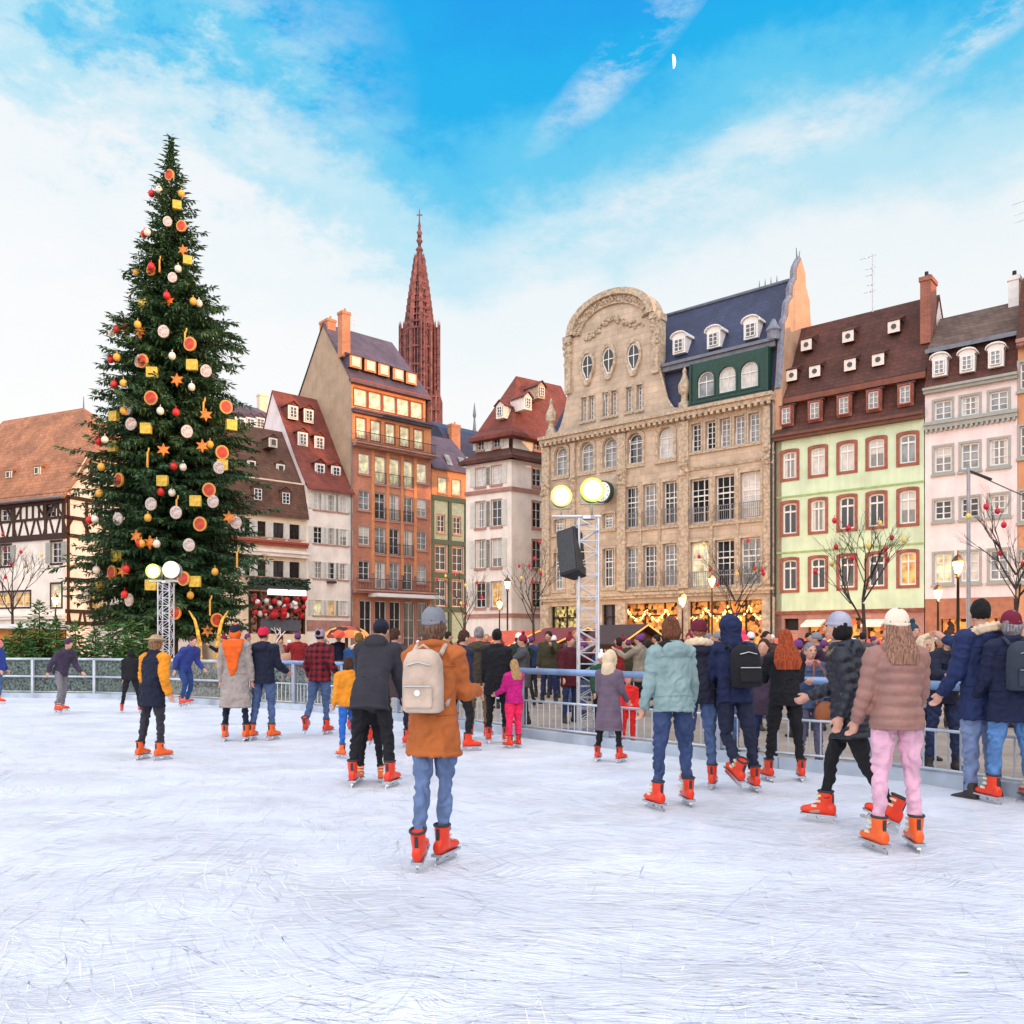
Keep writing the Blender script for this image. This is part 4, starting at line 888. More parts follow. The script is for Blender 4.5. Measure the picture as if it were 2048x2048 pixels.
# buildings round the rest of the square, outside the frame (they shade the rink from the low sun)
def block(name, label, P, ang, L, H_, wm, rm, floors):
    h = House.__new__(House); h.d = Vector((math.cos(ang), math.sin(ang))); h.n = Vector((-h.d.y, h.d.x)); h.P = Vector(P); h.L = L; h.open = []; h.sp = []; h.ws = []
    h.root = empty(name, (*P, 0), ang, label, 'building'); n = int(L / 2.6); fh = H_ / floors
    for f in range(floors):
        for i in range(n):
            u = (i + .5) * L / n; z = f * fh + .9; h.open.append((u - .5, u + .5, z, z + 1.7))
    w = MB(); fr = MB()
    for o in h.open: w.box(o[0], o[1], .14, .18, o[2], o[3]); fr.box(o[0], o[1], .09, .139, o[2] + .8, o[2] + .86); fr.box((o[0] + o[1]) / 2 - .03, (o[0] + o[1]) / 2 + .03, .09, .139, o[2], o[3])
    h.wall(0, H_, wm, back=10); g = w.build('glazing', glass, h.root); fr.build('frame', white, g); h.belt(H_ - .2, .4, .35, stone_p)
    h.roof([(-.3, H_), (1, H_ + 2.2), (5, H_ + 4.2), (10, H_)], rm, gm=wm)
d0 = math.atan2(-1, 1.161)
_Y = on_line(2502, 1550, YS, VR)
block('cream_row_building', 'long cream building continuing the row of houses past the right frame edge', ((2502 - CX) / FL * _Y, _Y), d0, 30, 15, plast_c, tile_dk, 5)
block('sandstone_palace', 'long pink sandstone building closing the square on the right', (62, 10), math.atan2(-1.161, -1), 78, 15, stone_p, slate_pu, 4)

# --- cathedral far behind
def cathedral():
    Y = 280.; cx = (839 - CX) / FL * Y; k = Y / FL; Z = lambda py: HC + (HOR - py) * k
    r = empty('cathedral_tower', (cx, Y, 0), 0, 'pink sandstone cathedral tower with openwork spire rising far behind the brick building', 'cathedral tower')
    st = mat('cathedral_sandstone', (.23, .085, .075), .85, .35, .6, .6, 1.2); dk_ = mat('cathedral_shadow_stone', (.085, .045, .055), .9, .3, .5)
    t = MB(); a0 = R(14)
    def ring(rad, z, n=8): return [(rad * math.cos(a0 + 2 * math.pi * i / n), rad * math.sin(a0 + 2 * math.pi * i / n), z) for i in range(n)]
    prof = [(663, 26), (614, 21), (579, 16.5), (544, 11.5), (512, 7.5), (492, 3.6), (482, 5.5), (462, 4.2), (455, 2), (440, 1.6), (425, .3)]
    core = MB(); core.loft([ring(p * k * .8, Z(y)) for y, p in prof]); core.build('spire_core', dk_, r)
    n = 11
    for i in range(n):                                         # stepped crockets climbing the eight ribs
        y0 = 663 + (512 - 663) * i / n; f = lambda y: next(prof[j][1] + (prof[j + 1][1] - prof[j][1]) * (prof[j][0] - y) / (prof[j][0] - prof[j + 1][0]) for j in range(len(prof) - 1) if prof[j][0] >= y >= prof[j + 1][0])
        ra = f(y0) * k; z = Z(y0); hh = 151 / n * k
        for a in range(8):
            t_ = a0 + 2 * math.pi * a / 8; x, y = ra * math.cos(t_), ra * math.sin(t_); w = .35 + ra * .10
            t.box(x - w, x + w, y - w, y + w, z - .6, z + hh * .55); t.tube([(x, y, z + hh * .55), (x * .97, y * .97, z + hh * 1.35)], [w * 1.1, .05], 4)
            t2 = a0 + 2 * math.pi * (a + 1) / 8; x2, y2 = ra * math.cos(t2), ra * math.sin(t2)
            t.tube([(x, y, z), (x2, y2, z)], w * .5, 4); xm, ym = (x + x2) / 2, (y + y2) / 2; t.tube([(xm * .98, ym * .98, z - .4), (xm * .93, ym * .93, z + hh)], [w * .5, w * .25], 4)
    for y, p in ((500, 8), (482, 6.8), (466, 6), (452, 3.4)): t.loft([ring(p * k * .6, Z(y + 5)), ring(p * k, Z(y)), ring(p * k * .6, Z(y - 5))])
    t.tube([(0, 0, Z(450)), (0, 0, Z(418))], [.35, .12], 5); t.box(-.9, .9, -.12, .12, Z(431), Z(429)); t.build('spire', st, r)
    b = MB(); zb = Z(663); zl = Z(800); ra = 27 * k
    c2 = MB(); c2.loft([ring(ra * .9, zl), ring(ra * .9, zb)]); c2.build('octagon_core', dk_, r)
    for a in range(8):
        t_ = a0 + 2 * math.pi * a / 8; x, y = ra * math.cos(t_), ra * math.sin(t_); b.tube([(x, y, zl), (x, y, zb + 2)], .7, 6); b.tube([(x, y, zb + 2), (x, y, zb + 6)], [.8, .05], 4)
        t2 = t_ + 2 * math.pi / 8; x2, y2 = ra * math.cos(t2), ra * math.sin(t2)
        for q in (.33, .66): b.tube([(x + (x2 - x) * q, y + (y2 - y) * q, zl), (x + (x2 - x) * q, y + (y2 - y) * q, zb)], .28, 4)
        for zz in (zb, zb - 6, zb - 12, zl + 3): b.tube([(x, y, zz), (x2, y2, zz)], .45, 4)
    for a in (R(-5), R(-72), R(175), R(100)):                   # four stair turrets
        rr_ = 35 * k; x, y = rr_ * math.cos(a), rr_ * math.sin(a); rt = 6 * k
        for i in range(6): q = i * math.pi / 3; b.tube([(x + rt * math.cos(q), y + rt * math.sin(q), zl), (x + rt * math.cos(q), y + rt * math.sin(q), zb + 1.5)], .26, 4); b.tube([(x + rt * math.cos(q), y + rt * math.sin(q), zb + 1.5), (x + rt * math.cos(q), y + rt * math.sin(q), zb + 3.5)], [.3, .03], 4)
        b.tube([(x, y, zl), (x, y, zb + 1)], rt * .45, 6)
        z = zl
        while z < zb + 1: b.lathe([(rt * .8, 0), (rt * 1.15, .25), (rt * .8, .5)], (x, y, z), 6); z += 2.1
        b.tube([(x, y, zb - 7), (x * .7, y * .7, zb - 7)], .5, 4)
    b.build('octagon', st, r)
    w = MB(); hw = 39 * k; w.box(-hw, hw, -hw, hw, 0, zl)
    w.build('square_tower', st, r); f = MB()
    for i in range(9):
        x = -hw + .3 + i * (2 * hw - .6) / 8; f.tube([(x, -hw - .4, 20), (x, -hw - .4, zl + 1)], [.6, .35], 4)
        f.tube([(hw + .4, x, 20), (hw + .4, x, zl + 1)], [.6, .35], 4)
    z = 30
    while z < zl: f.box(-hw - .5, hw + .5, -hw - .5, -hw, z, z + .5); f.box(hw, hw + .5, -hw, hw, z, z + .5); z += 4.2
    f.build('tracery', st, r)
cathedral()
# ---------------------------------------------------------------- ground and ice
def setting():
    g = MB(); S_ = 1500; g.quad((-S_, -S_, -.004), (S_, -S_, -.004), (S_, S_, -.004), (-S_, S_, -.004))
    tag(g.build('ground', mat('plaza_paving', (.34, .27, .21), .8, .15, 1.2, .3, 14, kind='sett', c2=(.26, .21, .17))), kind='structure')
setting()
EDGE = [(-420, 1393), (0, 1397), (240, 1400), (400, 1411), (600, 1423), (850, 1450), (1050, 1479), (1290, 1509), (1560, 1542), (1800, 1565), (2048, 1602), (2420, 1668)]
EP = [Vector((*ground(px, py), 0)) for px, py in EDGE]
def ice_mat():
    M = bpy.data.materials.new('ice'); M.use_nodes = True; nt = M.node_tree; N = nt.nodes; K = nt.links; b = N['Principled BSDF']
    b.inputs['Roughness'].default_value = .42; b.inputs['Specular IOR Level'].default_value = .35
    tc = N.new('ShaderNodeTexCoord')
    def ns(scale, det, vec, dist=0, rough=.5):
        t = N.new('ShaderNodeTexNoise'); t.inputs['Scale'].default_value = scale; t.inputs['Detail'].default_value = det; t.inputs['Distortion'].default_value = dist; t.inputs['Roughness'].default_value = rough; K.new(vec, t.inputs[0]); return t
    def mt(op, a, b_=None, cl=False):
        x = N.new('ShaderNodeMath'); x.operation = op; x.use_clamp = cl
        for i, q in enumerate((a, b_)):
            if q is None: continue
            if isinstance(q, (int, float)): x.inputs[i].default_value = q
            else: K.new(q, x.inputs[i])
        return x.outputs[0]
    warp = ns(.55, 2, tc.outputs['Object']); ad = N.new('ShaderNodeVectorMath'); ad.operation = 'MULTIPLY_ADD'
    K.new(warp.outputs[1], ad.inputs[0]); ad.inputs[1].default_value = (1.5, 1.5, 0); K.new(tc.outputs['Object'], ad.inputs[2])
    tot = None; h = None
    for rot, sx, sy, th, wt, off in ((24, 1.1, 15, .028, .9, 0), (-38, .9, 13, .022, .7, 5), (70, .8, 11, .018, .5, 11), (8, .5, 9, .014, .7, 17), (-15, 2.2, 34, .05, .7, 23), (40, 2.6, 40, .05, .6, 29)):
        mp = N.new('ShaderNodeMapping'); K.new(ad.outputs[0], mp.inputs[0]); mp.inputs['Rotation'].default_value = (0, 0, R(rot)); mp.inputs['Scale'].default_value = (sx, sy, 1); mp.inputs['Location'].default_value = (off, off * .7, 0)
        t = ns(1, 2, mp.outputs[0], .35).outputs[0]; l = mt('MULTIPLY', mt('SUBTRACT', 1.0, mt('DIVIDE', mt('ABSOLUTE', mt('SUBTRACT', t, .5)), th), True), wt)
        tot = l if tot is None else mt('MAXIMUM', tot, l)
    patch = ns(1.1, 4, tc.outputs['Object']).outputs[0]; fine = ns(34, 6, ad.outputs[0], .2, .7).outputs[0]; tot = mt('MULTIPLY', tot, mt('MULTIPLY', mt('SUBTRACT', patch, .22, True), 2.3, True))
    r = N.new('ShaderNodeValToRGB'); K.new(mt('ADD', mt('MULTIPLY', patch, .6), mt('MULTIPLY', fine, .4)), r.inputs[0]); e = r.color_ramp.elements; e[0].position = .33; e[0].color = (.71, .74, .83, 1); e[1].position = .62; e[1].color = (.90, .90, .925, 1)
    mx = N.new('ShaderNodeMix'); mx.data_type = 'RGBA'; K.new(mt('MULTIPLY', tot, .30), mx.inputs[0]); K.new(r.outputs[0], mx.inputs[6]); mx.inputs[7].default_value = (.50, .54, .68, 1); K.new(mx.outputs[2], b.inputs['Base Color'])
    bn = N.new('ShaderNodeBump'); bn.inputs['Strength'].default_value = .75; bn.inputs['Distance'].default_value = .02
    K.new(mt('ADD', mt('MULTIPLY', fine, .55), mt('MULTIPLY', tot, -1.0)), bn.inputs['Height']); K.new(bn.outputs[0], b.inputs['Normal']); return M
def rink():
    poly = [(p.x, p.y) for p in EP] + [(16, -14), (-30, -14)]; z = .03; n = len(poly)
    m = MB(); m.add([(*p, z) for p in poly] + [(*p, -.05) for p in poly], [tuple(range(n))[::-1]] + [(i, (i + 1) % n, n + (i + 1) % n, n + i) for i in range(n)])
    tag(m.build('ice_rink', ice_mat()), kind='structure')
    # kick board and walkway edge
    k = MB()
    for a, b in zip(EP[:-1], EP[1:]):
        d = (b - a).normalized(); q = Vector((-d.y, d.x, 0)) * .05
        z1 = .17; k.add([a - q, b - q, b + q, a + q, *[p + Vector((0, 0, z1)) for p in (a - q, b - q, b + q, a + q)]], [(0, 1, 5, 4), (4, 5, 6, 7), (2, 3, 7, 6)])
    tag(k.build('rink_edge', mat('pale_blue_edge', (.42, .48, .56), .6, .2, 2)), kind='structure')
rink()
def skate_marks():
    rr = random.Random(17); m = MB(); w = MB()
    def stroke(b, x, y, a, l, wd, cv):
        n = 5; pl = []; 
        for i in range(n + 1):
            t = i / n; q = wd * math.sin(math.pi * (.12 + .82 * t)); nx, ny = -math.sin(a), math.cos(a); pl.append(((x + nx * q, y + ny * q, .0325), (x - nx * q, y - ny * q, .0325))); x += math.cos(a) * l / n; y += math.sin(a) * l / n; a += cv / n
        for i in range(n): b.add([pl[i][0], pl[i][1], pl[i + 1][1], pl[i + 1][0]], [(0, 1, 2, 3)])
    for i in range(14000):
        y = 2.5 + 21 * rr.random() ** 1.35; x = rr.uniform(-.68, .68) * y
        if any(0 for _ in ()): pass
        j = next((k for k in range(len(EP) - 1) if EP[k].x <= x <= EP[k + 1].x), None)
        if j is None: continue
        ed = EP[j].y + (EP[j + 1].y - EP[j].y) * (x - EP[j].x) / (EP[j + 1].x - EP[j].x)
        if y > ed - .8: continue
        f = noise.noise(Vector((x * .16, y * .16, 3))) * 1.6 + noise.noise(Vector((x * .6, y * .6, 8))) * .5; a = -.75 + f + rr.gauss(0, .22) + (math.pi / 2 if rr.random() < .12 else 0)
        l = rr.uniform(.06, .28) * (1 + (rr.random() < .05) * 2.5) * (1 + y * .04); wd = rr.uniform(.0008, .0020) * (1 + y * .10)
        stroke(m if rr.random() < .55 else w, x, y, a, l, wd, rr.gauss(0, .16))
    tag(m.build('skate_marks', mat('skate_cut', (.67, .69, .785), .5, .15, 3)), kind='stuff'); tag(w.build('scraped_snow', mat('scraped_snow', (.95, .95, .97), .8, .05, 3)), kind='stuff')
skate_marks()

# ---------------------------------------------------------------- barrier
def along(dist):
    for a, b in zip(EP[:-1], EP[1:]):
        l = (b - a).length
        if dist <= l: return a + (b - a) * dist / l, (b - a).normalized()
        dist -= l
    return EP[-1], (EP[-1] - EP[-2]).normalized()
def barrier():
    tot = sum((b - a).length for a, b in zip(EP[:-1], EP[1:])); r = empty('rink_barrier', EP[3], 0, 'metal barrier with blue-grey top rail running along the far edge of the ice', 'barrier')
    back = Vector((0, .12, 0)); O = Vector(EP[3]); cut = sum((b - a).length for a, b in zip(EP[:6], EP[1:6])) ; cut0 = sum((b - a).length for a, b in zip(EP[:4], EP[1:4]))
    blue = mat('blue_grey_rail', (.20, .30, .50), .4, .12, 4, metal=.2); wh = galv
    rail = {'w': MB(), 'b': MB()}
    s = 0.; st = 1.9; bars = MB(); lowr = MB(); net = MB(); pm = MB(); pm.box(-.035, .035, -.03, .03, .02, 1.08); pm.box(-.09, .09, -.06, .06, .02, .04); post = pm.mesh('post', galv)
    pr = MB(); pr.box(-.05, .05, -.04, .04, .02, 1.1); pr.box(-.1, .1, -.07, .07, .02, .04); postb = pr.mesh('post', mat('grey_blue_post', (.33, .36, .44), .5, .1, 4, metal=.3))
    while s < tot:
        p, d = along(s); q, _ = along(min(s + st, tot)); a = math.atan2(d.y, d.x); inst('post', post if s < cut0 + 1 else postb, r, p + back - O, (0, 0, a))
        A, B = p + back - O, q + back - O; k = 'w' if s < cut0 else 'b'
        rail[k].tube([A + Vector((0, 0, 1.1)), B + Vector((0, 0, 1.1))], .035 if k == 'w' else .05, 8)
        lowr.tube([A + Vector((0, 0, .62)), B + Vector((0, 0, .62))], .018 if s > cut0 else .03, 6); lowr.tube([A + Vector((0, 0, .2)), B + Vector((0, 0, .2))], .018, 6)
        nb = int((B - A).length / .13); bars = MB()
        for i in range(1, nb if s >= cut0 else 0):
            c = A.lerp(B, i / nb); h = 1.07 if s < cut0 else .62
            bars.tube([c + Vector((0, 0, .2)), c + Vector((0, 0, h))], .010, 4)
        if bars.f: bars.build('bars', galv, r)
        if s < cut0 + 4:
            n_ = Vector((0, .06, 0)); net.quad(A + n_ + Vector((0, 0, .2)), B + n_ + Vector((0, 0, .2)), B + n_ + Vector((0, 0, 1.05)), A + n_ + Vector((0, 0, 1.05)))
        s += st
    rail['w'].build('top_rail', wh, r, True); rail['b'].build('top_rail', blue, r, True); lowr.build('lower_rail', galv, r, True)
    M = mat('green_grey_netting', (.15, .19, .18), .7, .6, 16); nt = M.node_tree; N = nt.nodes; K = nt.links; tr = N.new('ShaderNodeBsdfTransparent'); mx = N.new('ShaderNodeMixShader'); o = N['Material Output']
    mx.inputs[0].default_value = .72; K.new(tr.outputs[0], mx.inputs[1]); K.new(N['Principled BSDF'].outputs[0], mx.inputs[2]); K.new(mx.outputs[0], o.inputs[0])
    net.build('netting', M, r)
barrier()

# ---------------------------------------------------------------- fir trees
needle = mat('fir_needles', (.028, .078, .034), .7, kind='leaf', c2=(.11, .19, .065)); bark = mat('bark', (.07, .045, .03), .9, .3, 8, .5, 20)
twigm = mat('twig_bark', (.055, .04, .032), .9, .3, 8)
def fir(loc, H, prof, nl, label, fl=.45, fw=.085, seed=1, step=.17, name='fir_tree', group=None, zlow=.04, crownmat=None):
    rr = random.Random(seed); r = empty(name, loc, 0, label, 'fir tree', group); t = MB(); t.tube([(0, 0, 0), (.03, 0, H * .5), (0, 0, H)], [H * .014, H * .008, .015], 8); t.build('trunk', bark, r)
    c = MB(); b = MB()
    def frond(p, d, l, w):
        up = Vector((rr.uniform(-.5, .5), rr.uniform(-.5, .5), 1)); s = d.cross(up); s = s.normalized() * w if s.length > 1e-3 else Vector((w, 0, 0)); e = p + d * l; m_ = p + d * l * .45
        dr = Vector((0, 0, -l * .10)); c.add([p, m_ + s, e + dr, m_ - s], [(0, 1, 2, 3)])
    for i in range(nl):
        f = (i + rr.random()) / nl; f = zlow + (1 - zlow) * (1 - (1 - f) ** .78 if prof else f); z = H * f; th = i * 2.39996 + rr.uniform(-.3, .3)
        Rz = prof(f, th) if prof else 0; Rz = max(.06, Rz - (.14 if H > 9 else 0)); Rz *= rr.uniform(.66, 1.04) if rr.random() < .86 else rr.uniform(1.04, 1.2)
        if Rz < .05: Rz = .05
        o = Vector((math.cos(th), math.sin(th), 0)); rise = rr.uniform(-.10, .22) + (.55 if f > .85 else .05)
        n = max(3, int(Rz / step)); pts = []; sag = rr.uniform(.12, .3)
        for k in range(n + 1): q = k / n; pts.append(Vector((0, 0, z)) + o * Rz * q + Vector((0, 0, Rz * (rise * q - sag * q * q * 1.0 + .16 * max(0, q - .75)))))
        if Rz > .6: b.tube([pts[0], pts[n // 2], pts[-1]], [.012 * Rz + .01, .008 * Rz + .006, .004], 4)
        sd = o.cross(Vector((0, 0, 1)))
        for k in range(1, n + 1):
            q = k / n
            if q < .28 and Rz > 1.5 and rr.random() < .7: continue
            p = pts[k]; tl = fl * (1.25 - .55 * q) * min(1, .30 + Rz / 2.6)
            for sg in (-1, 1):
                d = (o * rr.uniform(.45, .9) + sd * sg * rr.uniform(.5, 1.0) + Vector((0, 0, rr.uniform(-.5, .15)))).normalized(); frond(p, d, tl * rr.uniform(.7, 1.2), fw)
                e = p + d * tl * .45
                for s2 in range(2 if Rz > 1 else 1): d2 = (d + Vector((rr.uniform(-.8, .8), rr.uniform(-.8, .8), rr.uniform(-.8, .3)))).normalized(); frond(e, d2, tl * rr.uniform(.4, .75), fw * .8)
            if rr.random() < .5: frond(p, (o * .3 + Vector((0, 0, -1))).normalized(), tl * .7, fw)
        frond(pts[-1], (o + Vector((0, 0, .2))).normalized(), fl * .8, fw)
    for k in range(10): frond(Vector((0, 0, H * (.965 + .004 * k))), Vector((rr.uniform(-1, 1), rr.uniform(-1, 1), 1.2)).normalized(), fl * .55, fw * .6)
    b.build('branches', twigm, r); c.build('crown', crownmat or needle, r); return r
TX, TY = (342 - CX) / FL * 43, 43.0; TS = 43 / FL; TH = (HOR - 272) * TS + HC
TP = [(285, 3), (320, 12), (350, 24), (400, 36), (450, 46), (520, 60), (570, 66), (620, 92), (680, 110), (760, 122), (830, 138), (900, 148), (1000, 160), (1080, 166), (1150, 168), (1215, 152), (1262, 118), (1300, 40)]
def tprof(f, th=None):
    py = HOR - (f * TH - HC) / TS
    for a, b in zip(TP[:-1], TP[1:]):
        if a[0] <= py <= b[0]: rad = a[1] + (b[1] - a[1]) * (py - a[0]) / (b[0] - a[0]); break
    else: rad = 3 if py < 285 else 20
    if th is not None:
        if 560 < py < 760: rad *= 1 + .22 * max(0, math.cos(th)) * (1 if py < 700 else .5)
        rad *= 1 + .10 * math.sin(th * 3 + py * .03) + .12 * math.sin(py * .11 + th)
    return rad * TS
fir((TX, TY, 0), TH, tprof, 1450, 'giant decorated Christmas fir tree with orange, red, yellow and white ornaments, left side', .52, .062, 11, .145, zlow=.07)

def ornaments():
    gold = mat('gold_rim', (.65, .30, .06), .5); red = mat('ornament_red', (.52, .04, .015), .45, .25, 5); yel = mat('ornament_yellow', (.66, .46, .06), .45, .25, 5); whi = mat('ornament_white', (.60, .49, .45), .5, .25, 6); orr = mat('ornament_orange', (.70, .20, .02), .45, .25, 5)
    dk2 = mat('ornament_mark', (.35, .08, .05), .5)
    def disc(rx, rz, y0, y1, n=18): return lambda m, mi=0: m.prism([(rx * math.cos(2 * math.pi * i / n), rz * math.sin(2 * math.pi * i / n)) for i in range(n)][::-1], y0, y1, mi)
    K = {}
    m = MB(); disc(.42, .47, -.07, .07)(m, 0); disc(.31, .36, -.1, .1)(m, 1); K['red'] = m.mesh('round_ornament', [gold, red])
    m = MB(); disc(.36, .42, -.06, .06)(m, 0)
    for i in range(7): a = i * math.pi / 3.5; x, z = .21 * math.cos(a), .25 * math.sin(a); m.box(x - .022, x + .022, -.072, .072, z - .03, z + .03, 1)
    K['white'] = m.mesh('white_ornament', [whi, dk2])
    m = MB(); m.box(-.34, .34, -.14, .14, -.34, .34, 0); m.box(-.05, .05, -.15, .15, -.345, .345, 1); m.box(-.345, .345, -.148, .148, -.05, .05, 1); K['yellow'] = m.mesh('gift_ornament', [yel, mat('ornament_ribbon', (.75, .42, .03), .4)])
    m = MB(); pts = []
    for i in range(12): a = math.pi * i / 6; q = .44 if i % 2 == 0 else .2; pts.append((q * math.sin(a), q * math.cos(a)))
    m.prism(pts, -.07, .07); K['star'] = m.mesh('star_ornament', [orr])
    m = MB(); m.tube([(0, 0, -.9), (0, 0, .0)], .06, 6); m.tube([(0, 0, 0), (.08, 0, .1), (.1, 0, .3)], .05, 6); m.box(-.05, .05, -.05, .05, -1.0, -.5); K['stick'] = m.mesh('stick_ornament', [mat('ornament_gold', (.75, .38, .06), .4)])
    P = {'red': [(339, 350), (363, 452), (302, 540), (252, 652), (380, 688), (302, 796), (452, 814), (238, 960), (444, 905), (400, 1048), (224, 1145), (367, 1157), (285, 722), (350, 1225), (434, 1240), (418, 980)],
         'white': [(335, 443), (345, 555), (327, 663), (278, 722), (412, 742), (254, 818), (374, 863), (236, 1038), (352, 1025), (426, 1003), (472, 1045), (262, 848), (302, 1008), (378, 1090), (258, 1200), (438, 935)],
         'yellow': [(354, 410), (375, 520), (285, 607), (384, 730), (304, 745), (228, 833), (292, 857), (463, 850), (445, 930), (325, 962), (391, 1002), (232, 1112), (302, 1170), (390, 1163), (200, 1172), (226, 893)],
         'star': [(366, 500), (338, 602), (354, 760), (327, 900), (273, 1073), (458, 1035), (405, 892), (412, 830), (280, 664), (300, 1085), (246, 1142), (415, 1262)],
         'stick': [(319, 520), (370, 665), (353, 1000), (295, 905), (407, 805), (474, 1105), (420, 1200)]}
    nm = {'red': ('round_ornament', 'orange-rimmed red round ornament', 'round red ornaments on the giant fir'), 'white': ('white_ornament', 'oval white ornament', 'white ornaments on the giant fir'),
          'yellow': ('gift_ornament', 'square yellow gift-box ornament', 'yellow gift ornaments on the giant fir'), 'star': ('star_ornament', 'orange star ornament', 'star ornaments on the giant fir'), 'stick': ('stick_ornament', 'long golden stick ornament', 'stick ornaments on the giant fir')}
    rr = random.Random(4)
    for k, ps in P.items():
        ps = sorted(ps, key=lambda p: p[1])
        for i, (px, py) in enumerate(ps):
            z = HC + (HOR - py) * TS; rad = tprof(z / TH) * (.93 + .10 * min(1, abs(px - 342) * TS / max(.3, tprof(z / TH)))); dx = (px - 342) * TS; dx = max(-rad * .93, min(rad * .93, dx)); dy = -math.sqrt(max(.02, rad * rad - dx * dx)) - .15
            y = TY + dy; s = y / 43; x = (px - CX) / FL * y; z = HC + (HOR - py) * y / FL
            side = 'left' if px < 320 else ('right' if px > 365 else 'middle')
            o = inst(nm[k][0], K[k], None, (x, y, z), (0, 0, math.atan2(dx, -dy) * (.45 if k != 'stick' else 1) + rr.uniform(-.3, .3)), (.72,) * 3 if py > 640 else (.60,) * 3)
            tag(o, f'{nm[k][1]}, {side} of giant fir, {rank(i, len(ps))} of its kind', 'ornament', nm[k][2])
ornaments()
def tree_extras():
    rr = random.Random(31); defs = [('red', (.60, .02, .02)), ('gold', (.75, .38, .06)), ('cream', (.80, .70, .58))]
    for c, rgb in defs:
        m = MB(); m.sph((0, 0, 0), (.17, .17, .19), None, 10, 8); m.tube([(0, 0, .18), (0, 0, .30)], .02, 5); me = m.mesh('ball_ornament', mat('ball_' + c, rgb, .3), True); pos = []
        for i in range(15): py = 330 + 890 * ((i + .5) / 15) ** .75; pos.append((py, rr.uniform(-.85, .85)))
        for i, (py, f) in enumerate(pos):
            z = HC + (HOR - py) * TS; rad = tprof(z / TH) * .97; dx = rad * f; dy = -math.sqrt(max(.02, rad * rad - dx * dx)) - .1
            o = inst('ball_ornament', me, None, (TX + dx, TY + dy, z)); side = 'left' if f < -.25 else ('right' if f > .25 else 'middle')
            tag(o, f'small {c} ball ornament, {side} of giant fir, {rank(i, 15)} of its colour', 'ornament', f'small {c} balls on the giant fir')
    gl = mat('golden_lights', (.85, .34, .04), .5, .5, 8, emit=.55)
    for i, (px, sgn, w) in enumerate(((402, -1, 'left'), (432, 1, 'right'))):
        Y = 30; r = empty('light_arch', ((px - CX) / FL * Y, Y, 0), 0, f'golden glowing horn-shaped light figure at the foot of the giant fir, {w} one of two', 'light figure', 'golden light figures under the fir'); k = Y / FL
        z = lambda py: HC + (HOR - py) * k
        m = MB(); m.tube([(0, 0, z(1335)), (sgn * .05, 0, z(1290)), (sgn * .12, 0, z(1262)), (sgn * .22, 0, z(1240)), (sgn * .42, 0, z(1222))], [.07, .07, .065, .05, .02], 8, ends=True); m.build('figure', gl, r, True)
        b = MB(); b.lathe([(.25, 0), (.22, .3), (.12, .5)], (0, 0, 0), 10); b.build('foot', mat('foot_wood', (.2, .1, .05), .8), r)
    for x, y, z, e in ((TX - 1.5, TY - 5.4, 1.8, 60), (TX + 2.2, TY - 5.2, 1.6, 90)):
        ld = bpy.data.lights.new('fir_base_light', 'POINT'); ld.energy = e; ld.color = (1, .6, .22); ld.shadow_soft_size = .3; o = bpy.data.objects.new('fir_base_light', ld); col.objects.link(o); o.location = (x, y, z)
tree_extras()

def small_firs():
    spots = [(40, 1264, 26.8, 2.1), (78, 1240, 28.5, 2.9), (112, 1252, 30, 2.4), (150, 1262, 27.6, 2.2), (190, 1268, 28.8, 2.0), (225, 1262, 27.8, 2.2), (262, 1256, 29.5, 2.3), (292, 1264, 28.2, 2.0), (10, 1285, 29.5, 1.7), (255, 1275, 27.4, 1.7)]
    gr = mat('young_fir_needles', (.04, .12, .03), .75, kind='leaf', c2=(.20, .27, .06))
    wh = ['far left', 'tallest, in front of the half-timbered house', 'behind the wooden stall corner', 'behind the netting, left of the giant fir', 'under the lit window of the half-timbered house', 'left of the truss light tower', 'just left of the giant fir trunk', 'beside the truss light tower foot', 'by the orange wooden stall', 'low and bushy before the giant fir']
    for i, (px, py, Y, H) in enumerate(spots):
        fir(((px - CX) / FL * Y, Y, 0), H, lambda f, th, H=H: H * .42 * (1 - f) ** .7, 130, f'small green fir tree standing behind the barrier, {wh[i]}', .34, .05, 20 + i, .10, 'small_fir_tree', 'small firs behind the barrier', .05, gr)
small_firs()

